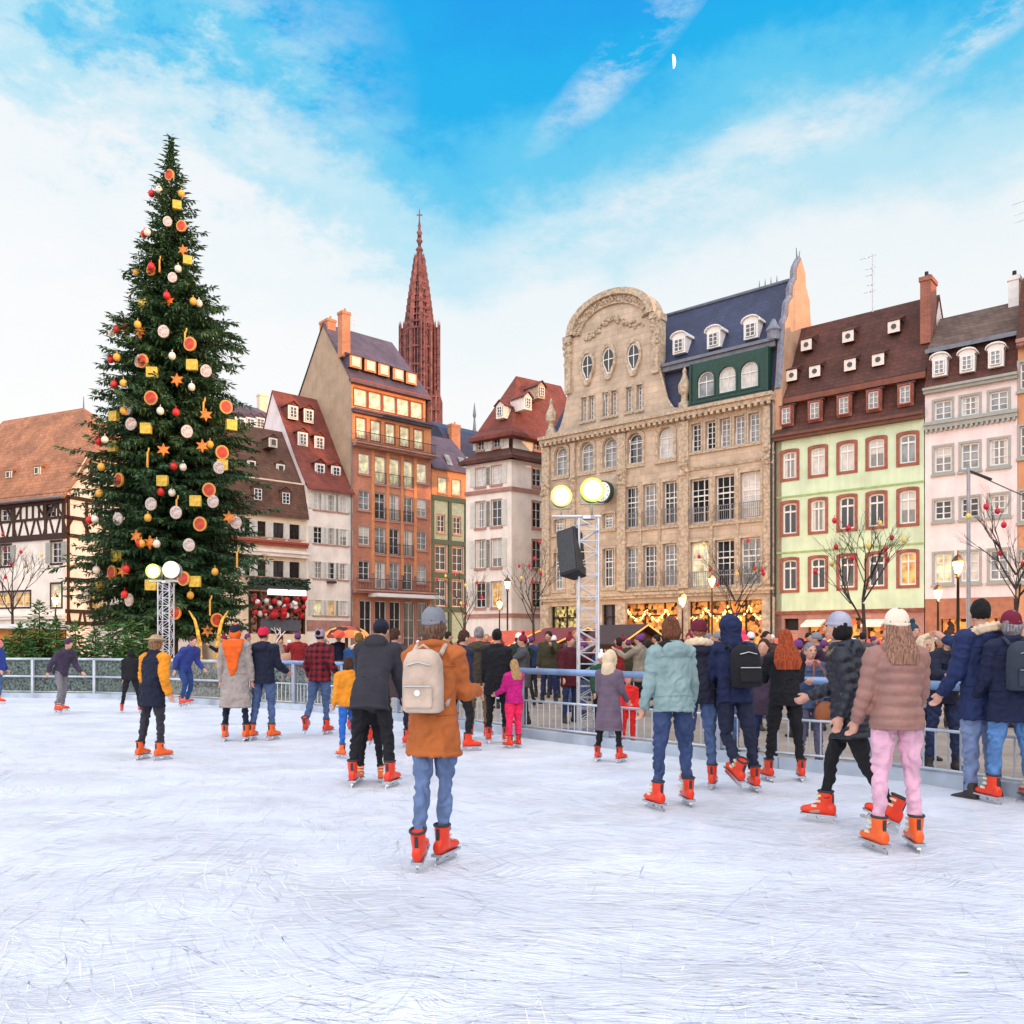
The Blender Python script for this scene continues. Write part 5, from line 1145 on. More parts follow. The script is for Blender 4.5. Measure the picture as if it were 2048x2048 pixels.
# ---------------------------------------------------------------- bare trees with baubles
def bare(loc, H, seed, label, place, nb, spread=.5):
    rr = random.Random(seed); r = empty('bare_tree', loc, 0, label, 'tree', 'leafless trees on the square'); t = MB(); b = MB(); tips = []
    t.tube([(0, 0, 0), (.03, 0, H * .3), (0, .02, H * .45)], [.075, .06, .045], 8)
    def grow(p, d, l, ra, lev):
        q = p + d * l; m_ = p + d * l * .5 + Vector((rr.uniform(-1, 1), rr.uniform(-1, 1), 0)) * l * .05
        b.tube([p, m_, q], [ra, ra * .8, ra * .6], 5 if lev < 2 else 4)
        tips.append(q)
        if lev >= 5 or ra < .0022: return
        for i in range(rr.choice((2, 3, 3))):
            n = (d + Vector((rr.uniform(-1, 1), rr.uniform(-1, 1), rr.uniform(-.15, .6))) * spread * 1.1).normalized(); grow(p + d * l * rr.uniform(.55, 1), n, l * rr.uniform(.6, .82), ra * .56, lev + 1)
    base = Vector((0, .02, H * .44))
    for i in range(6): a = i * math.pi / 3 + rr.uniform(-.3, .3); grow(base + Vector((0, 0, rr.uniform(-.1, .12) * H)), Vector((math.cos(a) * .6, math.sin(a) * .6, 1.0)).normalized(), H * rr.uniform(.16, .22), .028, 1)
    t.build('trunk', bark, r); b.build('crown', twigm, r)
    rr.shuffle(tips); cand = [q for q in tips if q.z > H * .5][:nb * 3]; out = []
    for q in cand:
        if all((q - o).length > H * .09 for o in out): out.append(q)
        if len(out) >= nb: break
    out.sort(key=lambda q: -q.z); cols = [('red', BR), ('yellow', BY), ('red', BR)]; cnt = {'red': [], 'yellow': []}
    for i, q in enumerate(out): cnt[cols[i % 3][0]].append((q, cols[i % 3][1]))
    for c, l in cnt.items():
        for i, (q, me) in enumerate(l): o = inst('bauble', me, None, Vector(loc) + q - Vector((0, 0, .15)), (0, 0, i)); tag(o, f'{c} bauble, {rank(i, len(l))}, on the bare tree {place}', 'bauble', 'baubles on the bare trees')
def bauble(c, k):
    m = MB(); m.sph((0, 0, 0), (.068, .068, .085), None, 10, 8); m.tube([(0, 0, .08), (0, 0, .15)], .008, 5); return m.mesh('bauble', mat(k, c, .35), True)
BR, BY = bauble((.62, .01, .03), 'red_bauble'), bauble((.85, .6, .15), 'yellow_bauble')
for px, Y, H, sd, place, nb in ((1727, 24, 5.9, 3, 'before the pale green house', 12), (2032, 22, 6.0, 8, 'at the right frame edge', 11), (1066, 38, 6.4, 5, 'before the white corner house', 9),
                            (1470, 34, 5.8, 6, 'before the stone building', 10), (24, 36, 6.8, 9, 'at the far left frame edge', 9), (928, 42, 5.6, 12, 'before the green framed house', 8)):
    bare(((px - CX) / FL * Y, Y, 0), H, sd, f'leafless young tree hung with baubles {place}', place, nb)

# ---------------------------------------------------------------- street lamps
def lamps():
    lg = mat('lamp_glow', (1, .72, .30), .5, emit=9)
    def lamp(px, Y, H, label, e):
        r = empty('street_lamp', ((px - CX) / FL * Y, Y, 0), 0, label, 'street lamp', 'old-style street lamps on the square'); p = MB()
        p.lathe([(.16, 0), (.16, .25), (.09, .35), (.07, 1.0), (.09, 1.05), (.055, 1.15), (.04, H - .75), (.09, H - .72), (.05, H - .68), (.10, H - .6)], (0, 0, 0), 10); p.build('lamp_post', mat('lamp_post_iron', (.05, .035, .025), .5, metal=.4), r, True)
        c = MB(); c.lathe([(.10, H - .6), (.19, H - .22), (.21, H - .2), (.10, H - .05), (.03, H), (.03, H + .1), (.005, H + .16)], (0, 0, 0), 6)
        gl = MB(); gl.lathe([(.085, H - .585), (.165, H - .24)], (0, 0, 0), 8); l = gl.build('lantern', lg, r)
        fr = MB()
        for i in range(6): a = i * math.pi / 3; fr.tube([(.1 * math.cos(a), .1 * math.sin(a), H - .6), (.2 * math.cos(a), .2 * math.sin(a), H - .21)], .01, 4)
        fr.lathe([(.21, H - .21), (.10, H - .05), (.03, H), (.03, H + .1), (.005, H + .16)], (0, 0, 0), 6); fr.build('lantern_frame', MATS['lamp_post_iron'], l)
        ld = bpy.data.lights.new('lamp_light', 'POINT'); ld.energy = e; ld.color = (1, .55, .2); ld.shadow_soft_size = .25; lo = bpy.data.objects.new('lamp_light', ld); col.objects.link(lo); lo.parent = r; lo.location = (0, -.35, H - .35)
    lamp(1916, 27, 4.35, 'tall street lamp with glowing six-sided lantern in front of the pale pink house', 380)
    lamp(1876, 36, 4.0, 'street lamp with glowing lantern, farther left and smaller, before the pale pink house', 700)
    lamp(111, 46, 4.2, 'glowing street lamp before the half-timbered house, left of the giant fir', 1100)
    lamp(999, 55, 4.4, 'glowing street lamp close to the wall of the white corner house', 1300)
    lamp(1015, 45, 5.0, 'thin unlit looking lamp post right of the glowing lamp by the white corner house', 60)
    lamp(1365, 42, 4.0, 'glowing street lamp between the market stalls and the stone building shops', 1300)
    lamp(1424, 44, 5.1, 'tall glowing street lamp against the windows of the stone building', 1300)
lamps()

# ---------------------------------------------------------------- truss light towers, loudspeaker
def truss(m, x0, x1, y0, y1, z0, z1, n, rc=.022, rb=.011):
    for x in (x0, x1):
        for y in (y0, y1): m.tube([(x, y, z0), (x, y, z1)], rc, 6)
    dz = (z1 - z0) / n
    for i in range(n):
        a, b = z0 + i * dz, z0 + (i + 1) * dz; s = i % 2
        for y in (y0, y1): m.tube([(x0 if s else x1, y, a), (x1 if s else x0, y, b)], rb, 4); m.tube([(x0, y, a), (x1, y, a)], rb * .8, 4)
        for x in (x0, x1): m.tube([(x, y0 if s else y1, a), (x, y1 if s else y0, b)], rb, 4)
def tower(px, Y, zt, w, label, lights, n, base_w=.9):
    r = empty('light_tower', ((px - CX) / FL * Y, Y, 0), 0, label, 'light tower', 'truss light towers behind the barrier'); al = mat('aluminium_truss', (.62, .62, .65), .35, .1, 6, metal=.5)
    m = MB(); truss(m, -w / 2, w / 2, -w / 2, w / 2, .05, zt, n); m.build('truss_mast', al, r); b = MB(); b.box(-base_w / 2, base_w / 2, -base_w / 2, base_w / 2, .0, .05); b.build('base_plate', steel, r)
    c = MB(); xs = [l[0] for l in lights]; c.tube([(min(xs) - .15, 0, zt + .05), (max(xs) + .15, 0, zt + .05)], .03, 8); c.tube([(0, 0, zt), (0, 0, zt + .06)], w * .4, 6); c.build('crossbar', al, r)
    for (x, z, rad, col_, e, tgt) in lights:
        f = MB(); f.sph((0, .13, 0), (rad * 1.12, .2, rad * 1.12), None, 16, 10); f.tube([(-rad * 1.15, .05, 0), (-rad * 1.15, .05, -rad * 1.3), (rad * 1.15, .05, -rad * 1.3), (rad * 1.15, .05, 0)], .014, 5); f.tube([(0, .05, -rad * 1.3), (0, .05, zt + .05 - z)], .02, 6)
        o = f.build('floodlight', mat('floodlight_housing', (.25, .26, .24), .5), r, True, (x, 0, z)); l = MB(); l.lathe([(rad * .98, -.02), (rad * .98, .04), (rad * .8, .075), (rad * .45, .10), (.005, .105)], (0, 0, 0), 20)
        g2 = MB(); g2.lathe([(rad * 1.0, .0), (rad * 1.22, .05), (rad * 1.18, .06), (rad * .97, .045)], (0, 0, 0), 24); gr_ = g2.build('reflector', mat('reflector_glow_' + col_[1], col_[2], .5, .3, 9, emit=1.1), o, True); gr_.rotation_euler = (R(90), 0, 0); gr_.location = (0, -.06, 0); lo = l.build('lens', mat('lens_glow_' + col_[1], col_[0], .5, emit=6), o, True); lo.rotation_euler = (R(90), 0, 0); lo.location = (0, -.06, 0)  # glowing ring added round the lens to imitate the lamp's glare
        ld = bpy.data.lights.new('floodlight_beam', 'SPOT'); ld.energy = e; ld.spot_size = R(110); ld.spot_blend = .6; ld.shadow_soft_size = rad; ld.color = col_[0]; q = bpy.data.objects.new('floodlight_beam', ld); col.objects.link(q); q.parent = r; q.location = (x, -.12, z)
        q.rotation_euler = (Vector((x, -.12, z)) - Vector(tgt)).to_track_quat('Z', 'Y').to_euler()
    return r
YT = 14.6; k = YT / FL; Zt = lambda py: HC + (HOR - py) * k
tower(1176, YT, Zt(1039), .33, 'central aluminium truss tower with two glowing floodlights, standing behind the barrier', [((1122 - 1176) * k, Zt(994), .15, ((1, .86, .50), 'warm', (1, .62, .12)), 120, (-3, -9, -3.5)), ((1184 - 1176) * k, Zt(982), .17, ((.93, 1, .62), 'green', (.55, .85, .08)), 150, (2, -9, -3.5))], 19)
k2 = 24 / FL
tower(332, 24, HC + (HOR - 1166) * k2, .32, 'smaller aluminium truss tower with two floodlights in front of the giant fir', [((309 - 332) * k2, HC + (HOR - 1143) * k2, .17, ((1, .93, .42), 'yellow', (.85, .80, .08)), 120, (2, -12, -3)), ((345 - 332) * k2, HC + (HOR - 1140) * k2, .2, ((1, .95, .88), 'white', (1, .55, .35)), 150, (4, -12, -3))], 15)
def speaker():
    p = at(1144, 1107, YT - .1); r = empty('loudspeaker', p, 0, 'black loudspeaker box hanging tilted on the left side of the central truss tower', 'loudspeaker'); r.rotation_euler = (R(-12), R(-13), R(-35))
    bk = mat('speaker_black', (.02, .02, .022), .5, .3, 4); h = .41; w = .19
    m = MB(); m.add([(-w, -.16, -h), (w, -.16, -h), (w * .7, .2, -h), (-w * .7, .2, -h), (-w, -.16, h), (w, -.16, h), (w * .7, .2, h), (-w * .7, .2, h)], [(3, 2, 1, 0), (4, 5, 6, 7), (0, 1, 5, 4), (1, 2, 6, 5), (2, 3, 7, 6), (3, 0, 4, 7)]); c = m.build('cabinet', bk, r)
    bv = c.modifiers.new('b', 'BEVEL'); bv.width = .02; bv.segments = 2
    g = MB(); g.box(-w + .03, w - .03, -.175, -.162, -h + .04, h - .04); g.build('grille', mat('speaker_grille', (.045, .045, .05), .6, .3, 60), r); y = MB(); y.tube([(w * .9, 0, .15), (w + .22, .1, .3), (w + .3, .1, .3)], .018, 6); y.tube([(0, .05, h), (0, .05, h + .12), (w + .2, .1, h + .05)], .015, 6); y.build('bracket', steel, r)
speaker()

# ---------------------------------------------------------------- market stalls, overhead line pole, moon
def stalls():
    wood = mat('stall_wood', (.20, .075, .03), .8, .2, 4); rr_ = mat('stall_red_roof', (.62, .085, .035), .7, .2, 4); lite = mat('roof_edge_lights', (1, .38, .08), .5, emit=.9); inn = mat('stall_inside', (.75, .32, .08), .7, .4, 5, emit=.35)
    def stall(px, py, Y, w, label, rm=rr_, rise=.75, glow=lite):
        zr = HC + (HOR - py) * Y / FL; r = empty('market_stall', ((px - CX) / FL * Y, Y, 0), .62, label, 'market stall', 'wooden Christmas market stalls'); ze = zr - rise; D = 2.2
        b = MB(); b.box(-w / 2, w / 2, D - .08, D, 0, ze); b.box(-w / 2, -w / 2 + .08, 0, D - .082, 0, ze); b.box(w / 2 - .08, w / 2, 0, D - .082, 0, ze); b.box(-w / 2 + .082, w / 2 - .082, 0, .5, 0, 1.0); b.build('body', wood, r)
        i = MB(); i.box(-w / 2 + .1, w / 2 - .1, D - .5, D - .1, 1.02, ze - .02); i.build('goods', inn, r)
        f = MB(); q = .35; f.prism([(-w / 2 - q, ze - .12), (0, zr - .06), (w / 2 + q, ze - .12), (w / 2 + q, ze - .04), (0, zr + .04), (-w / 2 - q, ze - .04)][::-1], -.5, D + .3); f.build('roof', rm, r)
        g = MB(); g.prism([(-w / 2, ze), (0, zr - .12), (w / 2, ze)], .0, .06); g.build('gable', wood, r)
        e = MB(); e.tube([(-w / 2 - q, -.53, ze - .1), (0, -.53, zr), (w / 2 + q, -.53, ze - .1)], .035, 6); e.build('edge_lights', glow, r)
    stall(1065, 1262, 40, 3.6, 'red-roofed market stall in front of the white corner house, lights along its gable'); stall(1160, 1256, 38, 3.8, 'large dark red market stall roof directly behind the central truss tower', mat('stall_maroon_roof', (.20, .03, .03), .7))
    stall(1222, 1259, 39, 2.9, 'red-roofed market stall right of the truss tower in front of the stone building'); stall(1279, 1250, 36, 2.5, 'dark market stall with steep gable outlined by golden lights, behind the teal jacket skater', mat('stall_dark_roof', (.06, .03, .025), .7))
    stall(1400, 1282, 39, 3.4, 'red-roofed market stall hidden behind skaters before the stone building'); stall(1640, 1278, 36, 3.0, 'market stall with glowing front before the pale green house'); stall(985, 1275, 41, 2.6, 'small red-roofed market stall left of the others, before the white corner house'); stall(1800, 1280, 33, 3, 'market stall glimpsed between skaters, right of the pale green house')
    # wooden stall at the far left and the red fruit-like round stall
    Y = 30; r = empty('wooden_stall', ((-40 - CX) / FL * Y, Y, 0), 0, 'orange-lit wooden stall with snowy white roof edge, cut by the left frame edge', 'market stall'); m = MB(); m.box(-2, 1.85, 0, 2.2, 0, 2.05); m.build('body', mat('orange_wood', (.55, .20, .04), .7, .3, 3, emit=.12), r); m = MB(); m.box(-2.1, 1.95, -.3, 2.4, 2.055, 2.2); m.build('roof', white, r)  # warm light on the stall walls is put into their colour and faint glow
    Y = 26; r = empty('round_stall', ((693 - CX) / FL * Y, Y, 0), 0, 'round stall with scalloped red and orange dome canopy beside the brick building', 'market stall'); m = MB(); n = 24; z0 = HC + (HOR - 1276) * Y / FL
    rings = []
    for kk in range(8):
        a = kk / 7 * math.pi / 2; q = .66 * math.cos(a) + .02; rings.append([(q * (1 + .06 * math.cos(i * math.pi)) * math.cos(2 * math.pi * i / n), q * (1 + .06 * math.cos(i * math.pi)) * math.sin(2 * math.pi * i / n), z0 + .36 * math.sin(a)) for i in range(n)])
    m.loft(rings); m.build('canopy', mat('orange_red_scallops', (.60, .06, .02), .6, .2, 5, kind='shop', c2=(.9, .35, .08), emit=.25), r); m = MB(); m.lathe([(.5, 0), (.5, 1.0), (.55, 1.02)], (0, 0, 0), 16); m.tube([(0, 0, 1), (0, 0, z0 + .3)], .05, 8); m.build('body', wood, r)
    Y = 25; r = empty('deer_figure', ((583 - CX) / FL * Y, Y, 0), 0, 'pale reindeer figure with branching antlers behind the barrier, right of the red-beanie man', 'reindeer figure'); m = MB()
    m.tube([(-.35, 0, 1.05), (0, 0, 1.1), (.3, 0, 1.08)], [.16, .2, .17], 10, ends=True); m.tube([(-.3, 0, 1.1), (-.48, 0, 1.45), (-.52, 0, 1.5)], [.10, .07, .07], 8, ends=True); m.tube([(-.48, 0, 1.5), (-.7, 0, 1.46)], [.075, .04], 8, ends=True)
    for x in (-.28, .28):
        for y in (-.09, .09): m.tube([(x, y, 1.0), (x + .03, y, .5), (x, y, 0)], [.06, .035, .03], 6)
    m.build('body', mat('deer_body', (.55, .30, .20), .7), r, True); a = MB()
    for s in (-1, 1): a.tube([(-.48, s * .05, 1.55), (-.38, s * .2, 1.75), (-.42, s * .3, 2.0)], [.02, .016, .008], 5); a.tube([(-.38, s * .2, 1.75), (-.25, s * .26, 1.9)], .012, 5); a.tube([(-.4, s * .25, 1.87), (-.52, s * .32, 1.98)], .010, 5)
    a.build('antlers', mat('antler', (.75, .70, .62), .6), r)
stalls()
def wires():
    Y = 26; x = (1937 - CX) / FL * Y; zt = HC + (HOR - 935) * Y / FL; r = empty('overhead_line_pole', (x, Y, 0), 0, 'slim grey pole carrying an overhead wire, in front of the pale pink house', 'pole'); m = MB(); m.tube([(0, 0, 0), (0, 0, zt)], [.07, .05], 10); m.box(-.3, .08, -.03, .03, zt - .14, zt - .08); m.build('pole', mat('pole_grey', (.35, .35, .38), .5, metal=.3), r)
    w = MB(); p = Vector((0, 0, zt - .1)); q = Vector(((2300 - CX) / FL * Y - x, -.5, HC + (HOR - 1085) * Y / FL))
    pts = [p.lerp(q, t / 10) - Vector((0, 0, .5 * math.sin(math.pi * t / 10) * .4)) for t in range(11)]; w.tube(pts, .018, 5); w.tube([p, p.lerp(q, .12) - Vector((0, 0, .02))], .045, 6); w.build('overhead_wire', iron, r)
wires()
def moon():
    Y = 2600; p = at(1345, 123, Y); m = MB(); ry = 13 * Y / FL; n = 20; pts = [(ry * .05 + ry * .03 * math.cos(a), ry * math.sin(a)) for a in [math.pi / 2 - math.pi * i / n for i in range(n + 1)]] + [(ry * .05 + ry * .42 * math.cos(a), ry * math.sin(a)) for a in [-math.pi / 2 + math.pi * i / n for i in range(n + 1)]]
    m.prism(pts, -4, 4); o = m.build('moon', mat('moon', (1, .98, .95), .9, .1, .02, emit=1.0)); o.location = p; o.rotation_euler = (0, R(-4), 0); tag(o, 'half moon shining white in the deep blue sky above the stone building', 'moon')
moon()
# ---------------------------------------------------------------- people
DEFER = []
FOLD = bpy.data.textures.new('folds', 'CLOUDS'); FOLD.noise_scale = .11; FOLD.noise_depth = 1
FOLD2 = bpy.data.textures.new('creases', 'WOOD'); FOLD2.wood_type = 'BANDNOISE'; FOLD2.noise_scale = .10; FOLD2.turbulence = 12
SEAM = []
def defer(o, vox, it=2):
    DEFER.append((o, vox, it)); return o
def flush():
    for o, vox, it in DEFER:
        m = o.modifiers.new('r', 'REMESH'); m.mode = 'VOXEL'; m.voxel_size = vox; m.use_smooth_shade = True
        s = o.modifiers.new('s', 'SMOOTH'); s.iterations = it; s.factor = .5
        if o.name.split('.')[0] in ('coat', 'trousers', 'sleeves', 'scarf') and not o.get('nf'):
            for t_, st_ in ((FOLD, .028 if o.name[0] != 't' else .016), (FOLD2, .011 if o.name[0] != 't' else .017)): d = o.modifiers.new('d', 'DISPLACE'); d.texture = t_; d.strength = st_; d.mid_level = .38 if o.name[0] != 't' else .52; d.texture_coords = 'LOCAL'
    bpy.context.view_layer.update(); dg = bpy.context.evaluated_depsgraph_get()
    for o, _, _ in DEFER:
        ev = o.evaluated_get(dg); me = bpy.data.meshes.new_from_object(ev); me.name = o.name.split('.')[0]
        me.polygons.foreach_set('use_smooth', [True] * len(me.polygons)); o.modifiers.clear(); o.data = me
    DEFER.clear()
CL = {}
def cloth(name, rgb, kind=None, rgb2=None, rough=.85):
    k = 'cloth_' + name
    return mat(k, lin(rgb), rough, .16, 5, .45, 26, kind=kind, c2=lin(rgb2) if rgb2 else None)
skin = mat('skin', (.58, .30, .21), .55, .08, 6)
eye_m = mat('eye', (.03, .02, .02), .2); lip_m = mat('lips', (.42, .13, .11), .5)
boot_m = mat('skate_plastic', (.80, .045, .012), .32, .1, 5); boot_o = mat('skate_plastic_orange', (.85, .12, .015), .35, .1, 5); blade_m = mat('skate_blade', (.55, .56, .58), .25, metal=.9); buckle_m = mat('skate_buckle', (.70, .62, .42), .35)
black_lin = mat('skate_liner', (.04, .04, .045), .8)
shoe_m = mat('dark_shoes', (.035, .028, .025), .6)
def skate_meshes():
    m = MB()
    m.loft([[(rx * math.cos(t), cy + ry * math.sin(t), z) for t in [2 * math.pi * i / 14 for i in range(14)]] for z, rx, ry, cy in ((.105, .046, .054, .008), (.10, .052, .060, .006), (.04, .048, .058, .004), (.0, .045, .062, -.003), (-.05, .042, .070, -.008))])
    m.loft([[(rx * math.cos(t), y, z + rz * math.sin(t)) for t in [2 * math.pi * i / 12 for i in range(12)]] for y, rx, rz, z in ((.085, .026, .032, -.042), (.07, .036, .05, -.035), (.0, .040, .065, -.022), (-.07, .042, .046, -.035), (-.13, .045, .034, -.046), (-.175, .038, .027, -.050), (-.195, .018, .016, -.055))])
    sole = MB(); sole.prismx([(.085, -.098), (.085, -.078), (-.19, -.078), (-.19, -.092)], -.04, .04); sole.prismx([(.07, -.125), (.06, -.096), (.02, -.096), (.01, -.125)], -.012, .012); sole.prismx([(-.06, -.125), (-.07, -.096), (-.14, -.096), (-.15, -.125)], -.012, .012)
    sole.prismx([(.10, -.150), (.095, -.122), (-.17, -.122), (-.20, -.135), (-.19, -.150)], -.004, .004)
    bk = MB()
    bk.tube([(.050 * math.cos(q), .006 + .058 * math.sin(q), .108) for q in [2 * math.pi * i / 14 for i in range(15)]], .010, 6, 1); bk.box(-.012, .012, .05, .068, -.04, .09, 1)
    for z, y, w in ((.075, -.047, .036), (.03, -.052, .036), (-.012, -.085, .03)): bk.box(-w, w, y - .014, y + .01, z - .007, z + .007); bk.box(w, w + .02, y - .01, y + .03, z - .009, z + .009)
    sh = MB(); sh.loft([[(rx * math.cos(t), y, z + rz * math.sin(t)) for t in [2 * math.pi * i / 12 for i in range(12)]] for y, rx, rz, z in ((.075, .025, .03, -.05), (.06, .038, .055, -.035), (.0, .042, .06, -.03), (-.07, .046, .038, -.05), (-.13, .045, .028, -.06), (-.17, .03, .02, -.066))]); sh.loft([[(r_ * math.cos(t), r_ * 1.1 * math.sin(t), z) for t in [2 * math.pi * i / 12 for i in range(12)]] for z, r_ in ((-.03, .05), (.08, .048))])
    return m, sole.mesh('blade', blade_m), bk.mesh('buckle', [buckle_m, black_lin]), sh
_bm, BLADE, BUCKLE, _sh = skate_meshes()
_o = _bm.build('skate', boot_m, smooth=True); _p = _sh.build('shoe', shoe_m, smooth=True)
defer(_o, .009, 2); defer(_p, .011, 2); flush()
BOOT = _o.data; SHOE = _p.data; bpy.data.objects.remove(_o); bpy.data.objects.remove(_p); BOOT2 = BOOT.copy(); BOOT2.materials[0] = boot_o

def rx(v, a): return Matrix.Rotation(R(a), 3, 'X') @ v
def person(label, px=None, py=None, H=1.75, yaw=0, xy=None, near=0, legs=((0, 4, 2), (0, 4, 2)), arms=((5, 8, 12), (5, 8, 12)), lean=0, roll=0, coat='mid', coatm=None, puff=0, slm=None, trm=None, hair='short', hairm=None, hat=None, hatm=None, hood=None, scarf=None,
           skates=1, fem=0, look=0, nod=0, group=None, loose=0, obj_only=False, z0=.03, plump=1., bodyz=0.):
    H *= .945 if skates else 1; s = H / 1.75; th = (1.0 if fem else .96) * plump
    vb = {2: .0075, 1: .010, 0: .015, -1: .024}[near]; vc = {2: .010, 1: .013, 0: .018, -1: .026}[near]
    V = Vector; UP = V((0, 0, 1))
    hips = [V((-.09, 0, .93)), V((.09, 0, .93))]; pelvis = V((0, 0, .96))
    LM = Matrix.Rotation(R(lean), 3, 'X') @ Matrix.Rotation(R(roll), 3, 'Y')
    def T(p): return pelvis + LM @ (V(p) - pelvis)
    knees, ank, feet = [], [], []
    for i, sd in enumerate((-1, 1)):
        sw, ab, kn = legs[i][:3]; pit = legs[i][3] if len(legs[i]) > 3 else None
        d1 = V((sd * math.sin(R(ab)), -math.sin(R(sw)) * math.cos(R(ab)), -math.cos(R(sw)) * math.cos(R(ab)))); k = hips[i] + d1 * .43
        a2 = sw - kn; ab2 = ab * .6; d2 = V((sd * math.sin(R(ab2)), -math.sin(R(a2)) * math.cos(R(ab2)), -math.cos(R(a2)) * math.cos(R(ab2)))); a = k + d2 * .42
        knees.append(k); ank.append(a); feet.append((a2 * .75 if a2 < -12 else 0) if pit is None else pit)
    so = .155 if skates else .085
    low = min(ank[i].z - so - (.10 * math.sin(R(-feet[i])) if feet[i] < 0 else 0) for i in (0, 1))
    # joints of the arms
    sw_ = .175 * th if fem else .195 * th; sh = [T((-sw_, 0, 1.40)), T((sw_, 0, 1.40))]; elb, wri, hdir = [], [], []
    for i, sd in enumerate((-1, 1)):
        f, o, e = arms[i][:3]; o = o * .62 if o > 0 else o; e += 6; ei = arms[i][3] if len(arms[i]) > 3 else 0
        d1 = V((sd * math.sin(R(o)), -math.sin(R(f)) * math.cos(R(o)), -math.cos(R(f)) * math.cos(R(o))))
        d2 = V((sd * math.sin(R(o * .6 - ei)), -math.sin(R(f + e)) * math.cos(R(o - ei)), -math.cos(R(f + e)) * math.cos(R(o - ei)))).normalized()
        q = sh[i] + LM @ d1 * .28; elb.append(q); w = q + LM @ d2 * .25; wri.append(w); hdir.append((LM @ d2).normalized())
    neck = T((0, .01, 1.47)); HM = LM @ Matrix.Rotation(R(look), 3, 'Z') @ Matrix.Rotation(R(nod - lean * .55), 3, 'X'); hc = neck + (LM @ V((0, -.01, .05))) + HM @ V((0, -.012, .115)) 
    Hd = lambda p: hc + HM @ V(p)
    # ---- body: one continuous surface
    b = MB()
    b.sph(hc, (.074, .092, .108), HM, 16, 12); b.sph(Hd((0, -.018, -.055)), (.056, .07, .062), HM, 12, 8); b.sph(Hd((0, -.028, -.095)), (.03, .035, .022), HM, 8, 6)
    b.tube([Hd((0, -.09, .012)), Hd((0, -.106, -.022))], [.010, .016], 8, ends=True); b.sph(Hd((0, -.088, -.058)), (.024, .012, .011), HM, 8, 6); b.sph(Hd((0, -.080, .030)), (.052, .018, .010), HM, 8, 6)
    for sd in (-1, 1): b.sph(Hd((sd * .076, .005, -.012)), (.014, .022, .032), HM, 8, 6)
    b.tube([neck - LM @ UP * .05, Hd((0, .012, -.06))], [.058, .052], 12, ends=True)
    def tor(zs, off=0, mod=0, fl=0):
        rings = []
        for z, a, c in zs: rings.append([T((a * math.cos(t), c * math.sin(t), z)) for t in [2 * math.pi * i / 20 for i in range(20)]])
        return rings
    b.loft(tor([(.88, .12, .09), (.95, .15, .105), (1.08, .135, .095), (1.25, .155, .105), (1.38, .15, .09), (1.44, .09, .065), (1.48, .05, .05)]))
    for i, sd in enumerate((-1, 1)):
        b.tube([T((sd * .08, 0, 1.38)), sh[i], sh[i].lerp(elb[i], .5), elb[i], wri[i]], [.06, .05, .045, .038, .027], 10, ends=True)
        b.tube([hips[i] + V((0, 0, .03)), hips[i].lerp(knees[i], .5), knees[i], knees[i].lerp(ank[i], .35), ank[i]], [.070, .058, .038, .036, .028], 12, ends=True)
        b.tube([ank[i], ank[i] + V((0, -.05, -.05)), ank[i] + V((0, -.11, -.06))], [.036, .036, .026], 8, ends=True)
        # hand: palm, four unequal curled fingers, thumb off the side
        d = hdir[i]; side = LM @ V((0, -1, 0)); side = (side - d * side.dot(d)); side = side.normalized() if side.length > .1 else d.orthogonal(); inw = d.cross(side) * (1 if sd < 0 else -1)
        pc = wri[i] + d * .05; b.tube([wri[i], pc + side * .008, pc + d * .035], [.026, .034, .034], 8, ends=True)
        for k, (o_, l) in enumerate(((.027, .072), (.009, .082), (-.009, .076), (-.026, .060))):
            p0 = wri[i] + d * .07 + side * o_; p1 = p0 + d * l * .5 + inw * l * .12; p2 = p1 + d * l * .38 + inw * l * .42; b.tube([p0 - d * .02, p0, p1, p2], [.011, .0105, .0098, .0085], 6, ends=True)
        p0 = wri[i] + d * .025 + side * .03; p1 = p0 + side * .022 + d * .03 + inw * .012; b.tube([p0 - side * .012, p0, p1, p1 + d * .03 + inw * .012], [.014, .013, .0115, .010], 6, ends=True)
    body = b.build('body', skin, None, True); defer(body, vb, 2)
    parts = []
    # ---- trousers
    t = MB(); g = 1 + loose; kk = .93 if fem else 1.
    t.loft([[(a * math.cos(q), c * math.sin(q) + .005, z) for q in [2 * math.pi * i / 18 for i in range(18)]] for z, a, c in ((.86, .12, .10), (.90, .16 * th, .118), (.97, .165 * th, .116), (1.06, .145 * th, .105))])
    for i in (0, 1):
        a_ = ank[i]; up_ = .0
        e = a_.lerp(knees[i], (.075 if (px or 0) % 3 < 1.5 else .035) / .42) if skates else a_.lerp(knees[i], .03)
        t.tube([hips[i] + V((0, 0, .05)), hips[i].lerp(knees[i], .3), hips[i].lerp(knees[i], .7), knees[i], knees[i].lerp(ank[i], .4), e], [.098 * th, .091 * g * th, .074 * g, .061 * g * kk, .055 * g * kk, .051 * g * kk], 14, ends=False)
    parts.append(defer(t.build('trousers', trm or cloth('jeans', (60, 90, 150), 'denim'), None, True), vc, 2))
    # ---- coat
    c = MB(); hem = {'short': .86, 'mid': .72, 'long': .47}[coat]; zs = []
    key = [(hem, .190 + (.02 if coat != 'short' else .0) + (.03 if coat == 'long' else 0), .145 + (.025 if coat == 'long' else 0)), (.93, .198, .155), (1.08, .168 if fem else .178, .128), (1.26, .185 if fem else .20, .14), (1.36, .19 if fem else .21, .135), (1.42, .165 if fem else .185, .115), (1.465, .105, .09), (1.51, .075, .078)]
    key = [k for k in key if k[0] >= hem]; fine = []
    n = 46 if puff else 14
